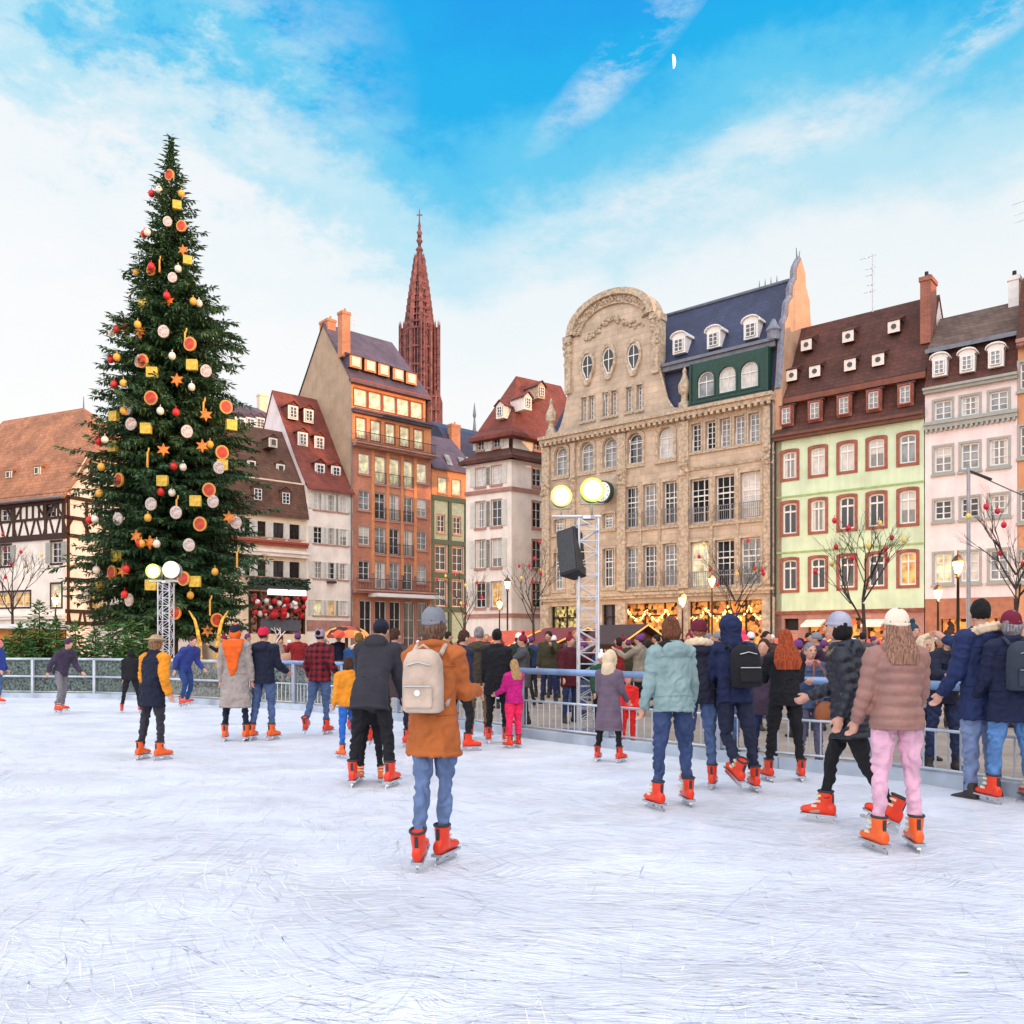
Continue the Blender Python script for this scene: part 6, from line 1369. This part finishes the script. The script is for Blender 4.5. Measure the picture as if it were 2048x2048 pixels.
    for i in range(n + 1):
        z = hem + (1.51 - hem) * i / n
        for p, q in zip(key[:-1], key[1:]):
            if p[0] <= z <= q[0] + 1e-6: f = (z - p[0]) / (q[0] - p[0]); f = f * f * (3 - 2 * f); a = p[1] + (q[1] - p[1]) * f; cc = p[2] + (q[2] - p[2]) * f
        if puff: a += .013 * puff * abs(math.sin(z * math.pi / .085)); cc += .013 * puff * abs(math.sin(z * math.pi / .085))
        fine.append((z, a * th, cc * th))
    swx = sum((knees[i] - hips[i]).y for i in (0, 1)) / 2
    rings = []
    for z, a, cc in fine:
        lw = max(0, (.93 - z)) / .45; ln = 1 if z > .93 else max(0, 1 - (.93 - z) * 2.2)
        ring = []
        for q in [2 * math.pi * i / 24 for i in range(24)]:
            wob = 1 + (.035 * math.sin(q * 5 + px_seed(px, H)) * min(1, lw * 1.5) if coat != 'short' else 0)
            p = V((a * math.cos(q) * wob, cc * math.sin(q) * wob + .005, z))
            p = T(p) if z > .93 else (pelvis + (Matrix.Rotation(R(lean * ln), 3, 'X') @ Matrix.Rotation(R(roll * ln), 3, 'Y')) @ (p - pelvis)) + V((0, swx * lw * .8, 0))
            ring.append(p)
        rings.append(ring)
    c.loft(rings)
    sl = MB() if slm else c
    for i, sd in enumerate((-1, 1)):
        m_ = 10 if puff else 3; pts = [T((sd * .09, 0, 1.40)), T((sd * .15, 0, 1.405))]; rd = [.075, .084]
        chain = [(sh[i], .080), (sh[i].lerp(elb[i], .5), .070), (elb[i], .064), (elb[i].lerp(wri[i], .5), .056), (wri[i], .046)]
        for a in range(len(chain) - 1):
            k2 = m_ if puff else 2
            for q in range(k2): f = q / k2; r0 = chain[a][1] + (chain[a + 1][1] - chain[a][1]) * f; pts.append(chain[a][0].lerp(chain[a + 1][0], f)); rd.append((r0 + (.009 * puff * abs(math.sin((a * k2 + q) * math.pi / (k2 * .62))) if puff else 0)) * (.95 if fem else 1.03))
        pts.append(wri[i]); rd.append(.045); sl.tube(pts, rd, 14, ends=False); sl.sph(sh[i], .078 if fem else .085, None, 12, 8)
    if hood != 'up': c.tube([T((.085 * math.cos(q), .08 * math.sin(q), 1.485 + .015 * math.sin(q))) for q in [2 * math.pi * i / 12 for i in range(13)]], .026, 8)
    if hood in ('down', 'fur'): c.sph(T((0, .115, 1.43)), (.13, .07, .085), LM, 12, 8)
    if hood == 'up': c.sph(Hd((0, .028, .012)), (.112, .112, .138), HM, 16, 12); c.tube([T((0, .03, 1.42)), Hd((0, .03, -.08))], [.11, .10], 12, ends=True)
    if near > 0:
        c.tube([p for p in rings[0]] + [rings[0][0]], .012, 6)
        for i in (0, 1): q = elb[i].lerp(wri[i], .86); sl.tube([q, wri[i].lerp(elb[i], -.02)], [.050, .050], 12)
    parts.append(defer(c.build('coat', coatm, None, True), vc, 1 if puff else 2))
    if puff: parts[-1]['nf'] = 1
    if near > 0:
        for f_ in ((2, 1) if not puff else ()):
            zz = MB(); ki = min(range(len(fine)), key=lambda k_: abs(fine[k_][0] - (1.36 if f_ == 2 else .98))); zz.tube([p * 1.0 + (p - T((0, 0, fine[ki][0]))).normalized() * .018 for p in rings[ki]] + [rings[ki][0]], .004, 5); SEAM.append(zz.build('seam', coatm, None, True)); parts.append(SEAM[-1])
    if slm: parts.append(defer(sl.build('sleeves', slm, None, True), vc, 2))
    if scarf:
        m = MB(); m.tube([T((.095 * math.cos(q), .09 * math.sin(q) - .005, 1.47 + .01 * math.sin(2 * q))) for q in [2 * math.pi * i / 12 for i in range(13)]], .045, 8)
        if len(scarf) > 1 and scarf[1] == 'back': m.loft([[T((w * math.cos(q), .145 + .02 * math.sin(q) + dy, z)) for q in [2 * math.pi * i / 10 for i in range(10)]] for z, w, dy in ((1.51, .17, -.04), (1.42, .165, .012), (1.28, .125, .015), (1.12, .08, .015), (.96, .03, .005))])
        parts.append(defer(m.build('scarf', scarf[0], None, True), vc, 2))
    if hood == 'fur':
        m = MB(); ring = [T((.125 * math.cos(q), .06 + .10 * math.sin(q), 1.47 + .04 * math.sin(q))) for q in [2 * math.pi * i / 14 for i in range(15)]]
        for p in ring: m.sph(p, .045, None, 8, 6, wob=.5)
        parts.append(defer(m.build('fur_trim', scarf_fur, None, True), vc, 0))
    if hood == 'furup':
        m = MB()
        for q in [2 * math.pi * i / 16 for i in range(16)]: m.sph(Hd((.10 * math.cos(q), -.055 + .02 * math.cos(q) ** 2, .01 + .135 * math.sin(q))), .038, None, 8, 6, wob=.5)
        m.sph(Hd((0, .03, .015)), (.115, .11, .14), HM, 12, 10, wob=.08); m.tube([T((0, .02, 1.42)), Hd((0, .03, -.09))], [.13, .12], 10, ends=True); parts.append(defer(m.build('hood', scarf_fur, None, True), vc, 1))
    # ---- hair, hat
    hm = hairm or cloth('brown_hair', (70, 42, 26), 'hair')
    if hood not in ('up', 'furup'):
        m = MB(); m.sph(Hd((0, .018, .022)), (.084, .096, .108), HM, 14, 10, wob=.10, wf=4)
        if hair in ('long', 'mane'):
            w = .13 if hair == 'long' else .175; zb = -.30 if hair == 'long' else -.36
            m.loft([[Hd((a * math.cos(q), dy + cc * math.sin(q), z)) for q in [2 * math.pi * i / 14 for i in range(14)]] for z, a, cc, dy in ((.06, .08, .085, .02), (-.04, .094, .075, .045), (-.14, w * .85, .06, .085), (zb * .75, w, .05, .125), (zb, w * .8, .03, .14))])
        if hair == 'bun': m.sph(Hd((0, .10, .05)), .045, None, 10, 8, wob=.2)
        if hair == 'pony': m.tube([Hd((0, .10, .03)), Hd((0, .16, -.03)), Hd((0, .15, -.15)), Hd((0, .13, -.22))], [.03, .034, .028, .01], 8, ends=True)
        if hair == 'bob': m.sph(Hd((0, .03, -.03)), (.098, .09, .11), HM, 12, 8, wob=.1)
        parts.append(defer(m.build('hair', hm, None, True), vc * .8, 1))
    if hat:
        m = MB(); m.sph(Hd((0, .016, .030)), (.087, .100, .102 if hat != 'cap' else .092), HM, 16, 12)
        if hat in ('beanie', 'pompom'): m.tube([Hd((.083 * math.cos(q), .014 + .096 * math.sin(q), .012 - .016 * math.sin(q))) for q in [2 * math.pi * i / 16 for i in range(17)]], .0125, 8)
        if hat == 'pompom': m.sph(Hd((0, .02, .165)), .042, None, 10, 8, wob=.25)
        if hat == 'cap': m.loft([[Hd((a * math.cos(q), -.10 - .06 * max(0, -math.sin(q)) , z)) for q in [2 * math.pi * i / 10 for i in range(10)]] for z, a in ((.045, .075), (.057, .075))])
        if hat == 'brim': m.loft([[Hd((a * math.cos(q), .012 + a * 1.08 * math.sin(q), z)) for q in [2 * math.pi * i / 20 for i in range(20)]] for z, a in ((.04, .17), (.055, .165), (.06, .10))])
        parts.append(defer(m.build('hat', hatm, None, True), vc * .8, 2))
    root = empty('person', (0, 0, 0), 0, label, 'person', group)
    body.parent = root
    for p in parts: p.parent = root
    if near > 0 and hood is not False:
        for sd in (-1, 1): e = MB(); e.sph(Hd((sd * .030, -.0835, .012)), (.0125, .008, .008), HM, 8, 6); e.build('eye', eye_m, root, True)
        e = MB(); e.sph(Hd((0, -.1005, -.058)), (.022, .004, .007), HM, 8, 6); e.build('mouth', lip_m, root, True)
    for i, sd in enumerate((-1, 1)):
        turn = sd * (10 if skates else 8); sc_ = (1.06 if near else 1.0)
        if skates:
            o = inst('skate', BOOT if (px or 0) % 2 < 1 else BOOT2, root, ank[i], (R(feet[i]), 0, R(turn)), (sc_,) * 3)
            if near >= 0: inst('blade', BLADE, o); inst('buckle', BUCKLE, o)
        else: inst('shoe', SHOE, root, ank[i], (R(feet[i]), 0, R(turn)), (sc_,) * 3)
    root.scale = (s, s, s)
    if xy is None: xy = ground(px, py)
    root.location = (xy[0], xy[1], (z0 if skates else z0) - low * s + bodyz); root.rotation_euler = (0, 0, R(yaw)); root['_low'] = 0
    del root['_low']
    return root, LM, T, s
def px_seed(px, H): return (px or 0) * .37 + H
scarf_fur = cloth('cream_fur', (214, 190, 160), rough=.95)
jeans = cloth('jeans', (68, 88, 126), 'denim'); jeans_d = cloth('dark_jeans', (34, 44, 76), 'denim'); jeans_l = cloth('light_jeans', (110, 150, 200), 'denim'); black = cloth('black', (20, 20, 26)); navy = cloth('navy', (22, 33, 70)); navy_d = cloth('dark_navy', (20, 26, 48)); char = cloth('charcoal', (46, 44, 52)); grey = cloth('grey', (120, 116, 120))
mustard = cloth('mustard', (226, 140, 30)); beige = cloth('beige_grey', (160, 148, 142)); orange = cloth('orange_wool', (226, 96, 24)); khaki = cloth('khaki', (120, 100, 66)); maroon = cloth('maroon', (110, 20, 40)); redc = cloth('red', (210, 30, 44)); teal = cloth('pale_grey_teal', (134, 158, 158)); pinkp = cloth('pale_pink', (220, 170, 190)); rose = cloth('rose_brown', (150, 108, 98), rough=.4)
auburn = cloth('auburn_hair', (166, 72, 36), 'hair'); blond = cloth('blond_hair', (190, 150, 100), 'hair'); brownh = cloth('brown_hair', (70, 42, 26), 'hair'); blackh = cloth('black_hair', (20, 16, 16), 'hair'); greyh = cloth('grey_hair', (140, 132, 134), 'hair')
G = 'skaters on the ice'
ST = ((0, 5, 2), (0, 5, 2))
def people():
    person('person in a blue jacket and pink hat cut by the left frame edge', -2, 1410, 1.62, 100, coat='short', coatm=cloth('blue', (40, 62, 140)), trm=jeans, hat='beanie', hatm=cloth('pink', (230, 110, 130)), legs=((10, 3, 14), (-10, 3, 8)), group=G)
    person('person leaning forward in plum jacket and grey trousers, before the left netting', 122, 1431, 1.66, 70, lean=22, coat='short', coatm=cloth('plum', (62, 50, 70)), trm=grey, hat='beanie', hatm=cloth('plum_hat', (74, 40, 70)), legs=((18, 5, 30), (-4, 4, 10)), arms=((-20, 20, 20), (30, 14, 30)), group=G)
    person('small child in black beside the skater with mustard sleeves', 262, 1428, 1.42, 200, coat='short', coatm=black, trm=black, hair='bob', hairm=blackh, legs=((0, 12, 2), (0, 12, 2)), group=G, fem=1)
    person('person in a dark navy vest coat with mustard sleeves and fair hair', 305, 1524, 1.66, 155, near=1, coat='mid', coatm=navy_d, slm=mustard, trm=char, hair='bob', hairm=cloth('fair_hair', (150, 110, 76), 'hair'), hat='brim', hatm=cloth('sand_hat', (170, 140, 110)), legs=((4, 5, 8), (-2, 6, 6)), arms=((-10, 22, 25), (10, 24, 25)), lean=6, group=G)
    person('person crouching in a royal blue jacket and jeans beside the barrier, behind the mustard-sleeved skater', 368, 1420, 1.8, 60, lean=30, coat='short', coatm=cloth('royal_blue', (46, 60, 128)), trm=cloth('blue_trousers', (38, 66, 118)), hair='short', legs=((30, 6, 45), (12, 6, 40)), arms=((-10, 20, 30), (20, 18, 50)), group=G)
    person('woman in a long beige-grey coat with big orange scarf down her back', 471, 1486, 1.84, 180, near=1, coat='long', coatm=beige, trm=navy_d, hair='bob', hairm=orange, hat='beanie', hatm=navy_d, scarf=(orange, 'back'), fem=1, legs=((0, 7, 2), (0, 6, 2)), arms=((-4, 14, 10), (-4, 14, 10)), group=G)
    person('man in navy jacket, red beanie and jeans next to the orange-scarfed woman', 527, 1484, 1.8, 165, near=1, coat='short', coatm=navy_d, hood='down', trm=jeans, hat='beanie', hatm=cloth('crimson', (200, 24, 60)), legs=((6, 4, 10), (-4, 4, 8)), arms=((20, 8, 40), (12, 8, 30)), group=G)
    person('woman in a dark red plaid jacket, blue jeans and lilac-grey hat', 640, 1472, 1.78, 170, near=1, coat='short', coatm=cloth('red_plaid', (130, 18, 34), 'plaid', (30, 10, 20)), trm=jeans, hair='bun', hairm=blackh, hat='beanie', hatm=cloth('lilac_grey', (150, 130, 150)), fem=1, legs=((0, 3, 2), (-14, 4, 14)), arms=((-20, 26, 50), (-10, 16, 40)), loose=.05, group=G)
    person('person in a blue jacket with a dark fur-edged hood behind the bending man', 718, 1470, 1.72, 190, near=0, coat='short', coatm=cloth('cobalt', (30, 76, 130)), hood='fur', hair='short', hairm=cloth('tan_hair', (120, 90, 40), 'hair'), trm=jeans_d, legs=((6, 4, 10), (-10, 5, 18)), arms=((10, 20, 30), (10, 10, 30)), group=G)
    person('child in a mustard orange jacket and bright blue jeans, half hidden by the bending man', 697, 1520, 1.36, 215, near=0, coat='short', coatm=mustard, trm=cloth('bright_jeans', (36, 96, 180), 'denim'), hair='bob', legs=((4, 4, 8), (0, 4, 6)), group=G)
    person('child in black trousers and dark coat standing in front of the bending man in charcoal', 741, 1568, 1.25, 0, near=1, coat='short', coatm=black, trm=black, hair='short', legs=((0, 6, 2), (0, 6, 2)), group=G)
    person('man bending forward in a charcoal quilted winter jacket and black trousers', 742, 1580, 1.92, 172, near=2, coat='mid', coatm=char, puff=.5, hood='down', trm=black, hair='short', hairm=blackh, hat='cap', hatm=navy_d, lean=32, nod=10, legs=((6, 9, 10), (6, 9, 10)), arms=((40, 8, 20), (52, 8, 18)), loose=.05, group=G, plump=.98)
    person('person in a dark brown coat and navy trousers pushing off, right behind the bending man', 790, 1498, 1.78, 150, near=1, coat='mid', coatm=cloth('umber', (62, 48, 50)), trm=navy_d, hair='short', hairm=brownh, legs=((16, 6, 18), (-22, 5, 14)), group=G)
    person('child in a bright red jacket and white hat beside the brown-coated skater', 836, 1472, 1.52, 185, near=1, coat='short', coatm=redc, trm=khaki, hair='bob', hairm=blond, hat='pompom', hatm=cloth('off_white', (228, 220, 216)), group=G, fem=1)
    rt, LM, T, s = person('tall skater in the middle foreground with brown coat, grey hat and faded blue jeans', 868, 1738, 1.80, 165, near=2, coat='mid', coatm=cloth('tan_brown', (176, 96, 44)), trm=cloth('faded_jeans', (92, 112, 148), 'denim'), hair='bob', hairm=cloth('ash_hair', (108, 80, 64), 'hair'), hat='beanie', hatm=cloth('heather_grey', (120, 122, 130)), fem=1, plump=.9, legs=((10, -4, 12), (-9, -4, 8)), arms=((24, 8, 60), (20, 8, 60)), group=G)
    bag(rt, s, cloth('cream_canvas', (196, 174, 156)), 'pale cream rucksack on the tall middle foreground skater', .42, .27, True)
    person('grey-haired man in olive jacket and khaki trousers behind the foreground skater', 958, 1482, 1.8, 170, near=1, coat='short', coatm=cloth('olive', (70, 60, 44)), trm=khaki, hair='short', hairm=greyh, hood='down', arms=((20, 12, 50), (10, 10, 20)), group=G)
    person('person in navy coat and black trousers half hidden behind the foreground skater', 918, 1505, 1.75, 120, near=1, coat='mid', coatm=cloth('ink', (30, 34, 56)), trm=black, hair='short', hairm=brownh, legs=((16, 4, 20), (-14, 4, 12)), lean=8, group=G)
    person('woman dressed all in black with dark hair beside the girl in magenta', 994, 1490, 1.76, 175, near=1, coat='mid', coatm=black, trm=black, hair='bun', hairm=blackh, fem=1, legs=((4, 4, 6), (-2, 3, 4)), arms=((14, 6, 50), (6, 10, 20)), group=G)
    person('girl in a magenta jacket and hot pink trousers with blond plaits', 1028, 1500, 1.30, 215, near=1, coat='short', coatm=cloth('magenta', (196, 20, 120)), trm=cloth('hot_pink', (240, 36, 90)), hair='long', hairm=blond, fem=1, loose=.25, legs=((2, 2, 4), (0, 3, 4)), arms=((24, 8, 40), (20, 8, 40)), group=G)
    person('child in a grey-purple long padded coat with cream fur hood, right of the truss tower', 1218, 1528, 1.42, 150, near=1, coat='long', coatm=cloth('grey_purple', (104, 88, 104)), puff=.4, hood='furup', trm=black, fem=1, legs=((2, 9, 6), (-2, 8, 4)), arms=((10, 12, 30), (10, 12, 30)), group=G)
    person('person in a pale grey-teal jacket and blue jeans with brown hair', 1346, 1622, 1.80, 195, near=2, coat='short', coatm=teal, hood='down', trm=cloth('indigo_jeans', (50, 66, 104), 'denim'), hair='bob', hairm=cloth('chestnut_hair', (110, 64, 40), 'hair'), scarf=(black,), legs=((10, 8, 14), (-2, 8, 4)), arms=((6, 16, 14), (6, 14, 14)), fem=1, group=G, plump=1.0, lean=5)
    person('person in dark fur-hooded jacket and jeans, between teal jacket and navy rucksack man', 1398, 1583, 1.80, 170, near=1, coat='short', coatm=cloth('midnight', (28, 28, 48)), hood='fur', trm=jeans, hair='short', hairm=cloth('sandy_hair', (170, 120, 84), 'hair'), hat='beanie', hatm=cloth('burgundy_hat', (96, 20, 40)), group=G)
    rt, LM, T, s = person('man in a navy jacket and dark trousers gliding with a black rucksack', 1468, 1588, 1.84, 190, near=2, coat='short', coatm=navy, hood='up', trm=cloth('ink_blue_jeans', (30, 35, 58), 'denim'), lean=10, roll=0, legs=((-4, 9, 2), (8, -4, 50, -25)), arms=((16, 16, 40), (20, 10, 60)), plump=.98, group=G)
    bag(rt, s, black, 'black rucksack on the back of the gliding navy-jacket man', .42, .30)
    person('woman with long auburn hair, black jacket and black trousers', 1570, 1568, 1.70, 180, near=2, coat='short', coatm=black, trm=black, hair='mane', hairm=auburn, fem=1, legs=((2, 9, 4), (2, 9, 4)), arms=((30, 14, 70), (30, 14, 70)), group=G)
    person('woman in a shiny black ribbed puffer coat and grey hat stepping to the left', 1700, 1662, 1.84, 245, near=2, coat='mid', coatm=cloth('glossy_black', (26, 28, 40), rough=.35), puff=1.5, trm=black, hair='bob', hairm=blackh, hat='beanie', hatm=cloth('pale_grey_hat', (160, 160, 176)), hood='down', fem=1, legs=((20, 2, 12), (-16, 2, 14)), arms=((18, 10, 50), (-10, 12, 30)), lean=8, group=G)
    person('woman in a rose-brown puffer jacket and pale pink trousers with cream hat, right foreground', 1793, 1710, 1.80, 182, near=2, coat='short', coatm=rose, puff=1.4, trm=pinkp, hair='long', hairm=cloth('wheat_hair', (150, 110, 90), 'hair'), hat='beanie', hatm=cloth('cream_hat', (222, 206, 184)), fem=1, plump=.97, legs=((2, 5, 4), (0, 5, 4)), arms=((14, 16, 20), (6, 16, 14)), group=G)
    person('tall man in navy fur-hooded parka, arm round the woman with burgundy hat', 1962, 1600, 1.98, 200, near=2, coat='mid', coatm=cloth('deep_blue', (28, 42, 84)), hood='fur', trm=cloth('worn_jeans', (110, 126, 160), 'denim'), hair='short', hairm=blackh, skates=0, look=-38, nod=8, legs=((0, 4, 2), (0, 4, 2)), arms=((70, -10, 40), (10, 10, 20)), z0=.0, loose=.1)
    rt, LM, T, s = person('woman in a long navy coat with burgundy beanie and blue jeans, back turned, right edge', 2022, 1612, 1.86, 182, near=2, coat='mid', coatm=cloth('marine', (20, 27, 58)), trm=cloth('clear_blue_jeans', (82, 122, 172), 'denim'), hair='bob', hairm=greyh, hat='beanie', hatm=cloth('burgundy', (104, 18, 44)), fem=1, legs=((0, 8, 2), (0, 8, 2)), arms=((10, 8, 20), (10, 8, 20)), loose=.12, plump=1.02, group=G)
    bag(rt, s, cloth('dark_grey_nylon', (48, 56, 70)), 'dark grey backpack with small white badge on the woman in the burgundy beanie', .46, .33, True)
    # people just behind the barrier
    B = 'onlookers behind the barrier'
    def bp(lab, px, py, H, yaw, **k): person(lab, px, py, H, yaw, skates=0, near=k.pop('near', 0), z0=0., group=B, **k)
    bp('person in dark navy leaning on the rail, between pink trousers and parka', 1886, 1540, 1.72, 0, near=1, coat='short', coatm=navy_d, trm=jeans_d, hair='short', lean=14, arms=((60, 12, 40), (60, 12, 40)), legs=((0, 7, 2), (0, 7, 2)))
    bp('person with a white and black patterned hood and jacket, right behind the pink trousers woman', 1848, 1520, 1.62, 20, near=1, coat='mid', coatm=cloth('patterned_white', (210, 208, 214), 'plaid', (40, 40, 60)), hood='furup', trm=jeans_d, arms=((50, 12, 60), (50, 12, 60)))
    bp('person with a dark teal pompom hat behind the rose-brown puffer jacket', 1826, 1480, 1.85, 10, near=0, coat='short', coatm=cloth('slate_blue', (60, 80, 104)), hat='pompom', hatm=cloth('dark_teal', (30, 60, 76)), trm=jeans)
    bp('elderly person in a slate blue jacket with scarf and brown shoulder bag by the rail', 1620, 1540, 1.55, 5, near=1, coat='short', coatm=cloth('steel_blue', (70, 84, 116)), trm=cloth('dusty_trousers', (104, 104, 128)), hair='short', hairm=greyh, scarf=(cloth('pink_scarf', (190, 130, 130)),), arms=((30, 8, 70), (30, 8, 70)))
    bp('child in a vivid blue jacket behind the rose-brown puffer sleeve', 1742, 1535, 1.2, 0, coat='short', coatm=cloth('vivid_blue', (40, 80, 190)), trm=jeans, hat='beanie', hatm=redc)
    bp('child in a red snowsuit between the purple-coated child and the teal jacket', 1256, 1490, 1.05, 10, coat='short', coatm=cloth('scarlet', (230, 40, 36)), trm=cloth('scarlet', (230, 40, 36)), hat='pompom', hatm=cloth('pink', (230, 110, 130)), loose=.2)
    bp('person with a pink pompom hat and black jacket behind the navy rucksack man', 1488, 1500, 1.66, 15, near=0, coat='short', coatm=black, hat='pompom', hatm=cloth('coral_pink', (230, 60, 90)), trm=jeans, hair='bob', hairm=blond, arms=((50, 14, 60), (50, 14, 60)))
    bp('woman in dark coat with grey legs left of the auburn-haired woman', 1528, 1535, 1.6, 330, near=0, coat='mid', coatm=cloth('raisin', (60, 44, 62)), trm=jeans_d, hair='bob', fem=1)
    bp('child in white bobble hat near the truss tower', 1203, 1470, 1.38, 20, coat='short', coatm=cloth('forest', (30, 70, 50)), trm=black, hat='pompom', hatm=cloth('snow_white', (236, 236, 240)))
def bag(rt, s, m_, label, h, w, badge=False):
    yaw = rt.rotation_euler.z; lean = R(10 if not badge else 0); bk = Matrix.Rotation(yaw, 3, 'Z'); zc = 1.24; off = .145 + .07 + (.06 if not badge else 0)
    r = empty('backpack', rt.location + bk @ Vector((0, off * s, zc * s)), 0, label, 'backpack'); r.rotation_euler = (lean, 0, yaw)
    m = MB(); m.loft([[(w / 2 * a * (abs(math.cos(q)) ** .55) * (1 if math.cos(q) > 0 else -1), .08 * b_ * (abs(math.sin(q)) ** .6) * (1 if math.sin(q) > 0 else -1), z * h) for q in [2 * math.pi * i / 20 for i in range(20)]] for z, a, b_ in ((-.5, .85, .8), (-.46, 1, 1), (0, 1, 1.05), (.3, .95, .95), (.44, .75, .75), (.5, .4, .4))])
    m.build('pack', m_, r, True); p = MB(); p.loft([[(w * .36 * (abs(math.cos(q)) ** .5) * (1 if math.cos(q) > 0 else -1), .085 + .02 * dz, z * h) for q in [2 * math.pi * i / 16 for i in range(16)]] for z, dz in ((-.4, 0), (-.39, 1))]) if 0 else p.box(-w * .36, w * .36, .07, .105, -.42 * h, -.06 * h)
    o = p.build('front_pocket', m_, r); bv = o.modifiers.new('b', 'BEVEL'); bv.width = .015; bv.segments = 2
    st = MB()
    for x in (-.10, .10): st.tube([(x, -.07, .42 * h), (x, -.16, .56 * h), (x, -.34, .40 * h), (x * 1.1, -.36, .0), (x * 1.2, -.12, -.4 * h)], .018, 6)
    st.tube([(-.04, 0, .5 * h), (0, 0, .57 * h), (.04, 0, .5 * h)], .009, 6); st.build('strap', m_, r, True)
    z = MB(); z.tube([(-w * .3, .083, .25 * h), (0, .088, .30 * h), (w * .3, .083, .25 * h)], .006, 5); z.tube([(-w * .35, .108, -.08 * h), (w * .35, .108, -.08 * h)], .006, 5); z.build('zip', steel, r)
    if badge: b = MB(); b.prism([(.022 * math.cos(i * .785) , -.18 * h + .022 * math.sin(i * .785)) for i in range(8)][::-1], .106, .112); b.build('badge', white, r)
def handbag():
    x, y = ground(1637, 1540); r = empty('shoulder_bag', (x, y - .22, .72), 0, 'brown leather shoulder bag hanging from the elderly onlooker in slate blue', 'bag'); m = MB(); m.sph((0, 0, 0), (.13, .06, .14), None, 14, 10); m.build('pouch', mat('brown_leather', (.30, .09, .03), .5), r, True); s = MB(); s.tube([(-.1, 0, .1), (-.12, .05, .5), (-.1, .1, .62)], .01, 5); s.tube([(.1, 0, .1), (.0, .05, .5), (-.08, .1, .62)], .01, 5); s.build('strap', mat('brown_leather', (.3, .1, .03)), r)
people(); handbag()

# ---- the crowd on the square: a few bodies, many copies in their own clothes
def crowd():
    rr = random.Random(21); C = [('black', (24, 24, 30)), ('navy', (28, 40, 80)), ('grey', (110, 108, 114)), ('maroon', (110, 26, 44)), ('olive', (84, 80, 52)), ('cream', (206, 190, 168)), ('red', (190, 36, 40)), ('brown', (104, 66, 44)), ('blue', (50, 84, 150)), ('plum', (84, 50, 84)), ('beige', (170, 140, 110)), ('dark green', (34, 64, 50))]
    Hs = [('dark hair', 0), ('fair hair', 0), ('a grey beanie', 1), ('a maroon pompom hat', 2), ('a white beanie', 1), ('a black beanie', 1), ('a purple beanie', 1)]
    hc = {'dark hair': (34, 24, 20), 'fair hair': (150, 110, 70), 'a grey beanie': (120, 120, 128), 'a maroon pompom hat': (120, 24, 40), 'a white beanie': (225, 222, 220), 'a black beanie': (22, 22, 26), 'a purple beanie': (100, 50, 110)}
    protos = []
    for hi in range(3):
        for p in range(3):
            k = dict(hair='short' if p != 1 else 'bob'); k.update([{}, dict(hat='beanie', hatm=black), dict(hat='pompom', hatm=black)][hi])
            rt, *_ = person('x', None, None, 1.72, 0, xy=(0, -40), near=-1, coat=('short', 'mid', 'mid')[p], coatm=black, trm=black, hairm=brownh, fem=p == 1, skates=0, z0=0, arms=[((10, 8, 20), (10, 8, 20)), ((40, 10, 80), (40, 10, 80)), ((5, 10, 10), (60, 10, 60))][p], legs=[((0, 5, 2), (0, 5, 2)), ((12, 4, 10), (-12, 4, 10)), ((3, 5, 4), (-3, 5, 4))][p], **k)
            protos.append((hi, rt))
    flush()
    for _, rt in protos: index_kids(rt)
    combos = [(c, h) for c in C for h in Hs]; rr.shuffle(combos); ci = 0; placed = []
    def zone(n, x0, x1, y0, y1, gen):
        nonlocal ci
        k = 0; tries = 0
        while k < n and tries < 900:
            tries += 1; px = rr.uniform(x0, x1); Y = rr.uniform(y0, y1); x = (px - CX) / FL * Y
            if any((x - a) ** 2 + (Y - b) ** 2 < .42 for a, b in placed): continue
            placed.append((x, Y)); (cn, cc), (hn, hi) = combos[ci % len(combos)]; ci += 1; cand = [p for q, p in protos if q == hi]; src = rr.choice(cand); o = copy_tree(src)
            H = rr.uniform(.90, 1.06); o.scale = (H * rr.uniform(.97, 1.05),) * 2 + (H,); o.location = (x, Y, src.location.z * H / src.scale.z * 1.0 if 0 else src.location.z * H); o.rotation_euler = (0, 0, R(rr.choice((0, 0, 180, 180, 90, 270)) + rr.uniform(-35, 35)))
            where = 'near barrier' if Y < 17 else ('mid-crowd' if Y < 25 else 'far back')
            o['label'] = f'person in {cn} coat with {hn}, {where} {gen}'; o['category'] = 'person'; o['group'] = 'crowd on the square'
            tm = rr.choice([jeans, jeans_d, black, char, khaki]); cm = cloth('crowd_' + cn.replace(' ', '_'), tuple(int(v * .72) for v in cc)); hm = cloth('head_' + hn.split(' ', 1)[1].replace(' ', '_') if hi else 'crowd_' + hn.replace(' ', '_'), hc[hn])
            for q in list(bpy.data.objects[o.name].children):
                b = q.name.split('.')[0]; t = {'coat': cm, 'trousers': tm, 'hat': hm, 'hair': hm if not hi else brownh}.get(b)
                if t: q.material_slots[0].link = 'OBJECT'; q.material_slots[0].material = t
            k += 1
    bpy.context.view_layer.update()
    zone(12, 545, 860, 24, 36, 'before the brick building'); zone(5, 860, 1010, 19, 32, 'left of the market stalls'); zone(22, 1030, 1250, 16, 31, 'around the central truss tower'); zone(20, 1230, 1480, 15, 30, 'before the stone building'); zone(22, 1480, 1720, 13.5, 29, 'before the pale green house'); zone(12, 1700, 1880, 14, 28, 'right of the green house'); zone(8, 1880, 2060, 14, 28, 'before the pale pink house'); zone(6, 400, 600, 26, 34, 'right of the giant fir')
    for _, rt in protos:
        for q in list(rt.children_recursive): bpy.data.objects.remove(q)
        bpy.data.objects.remove(rt)
crowd()
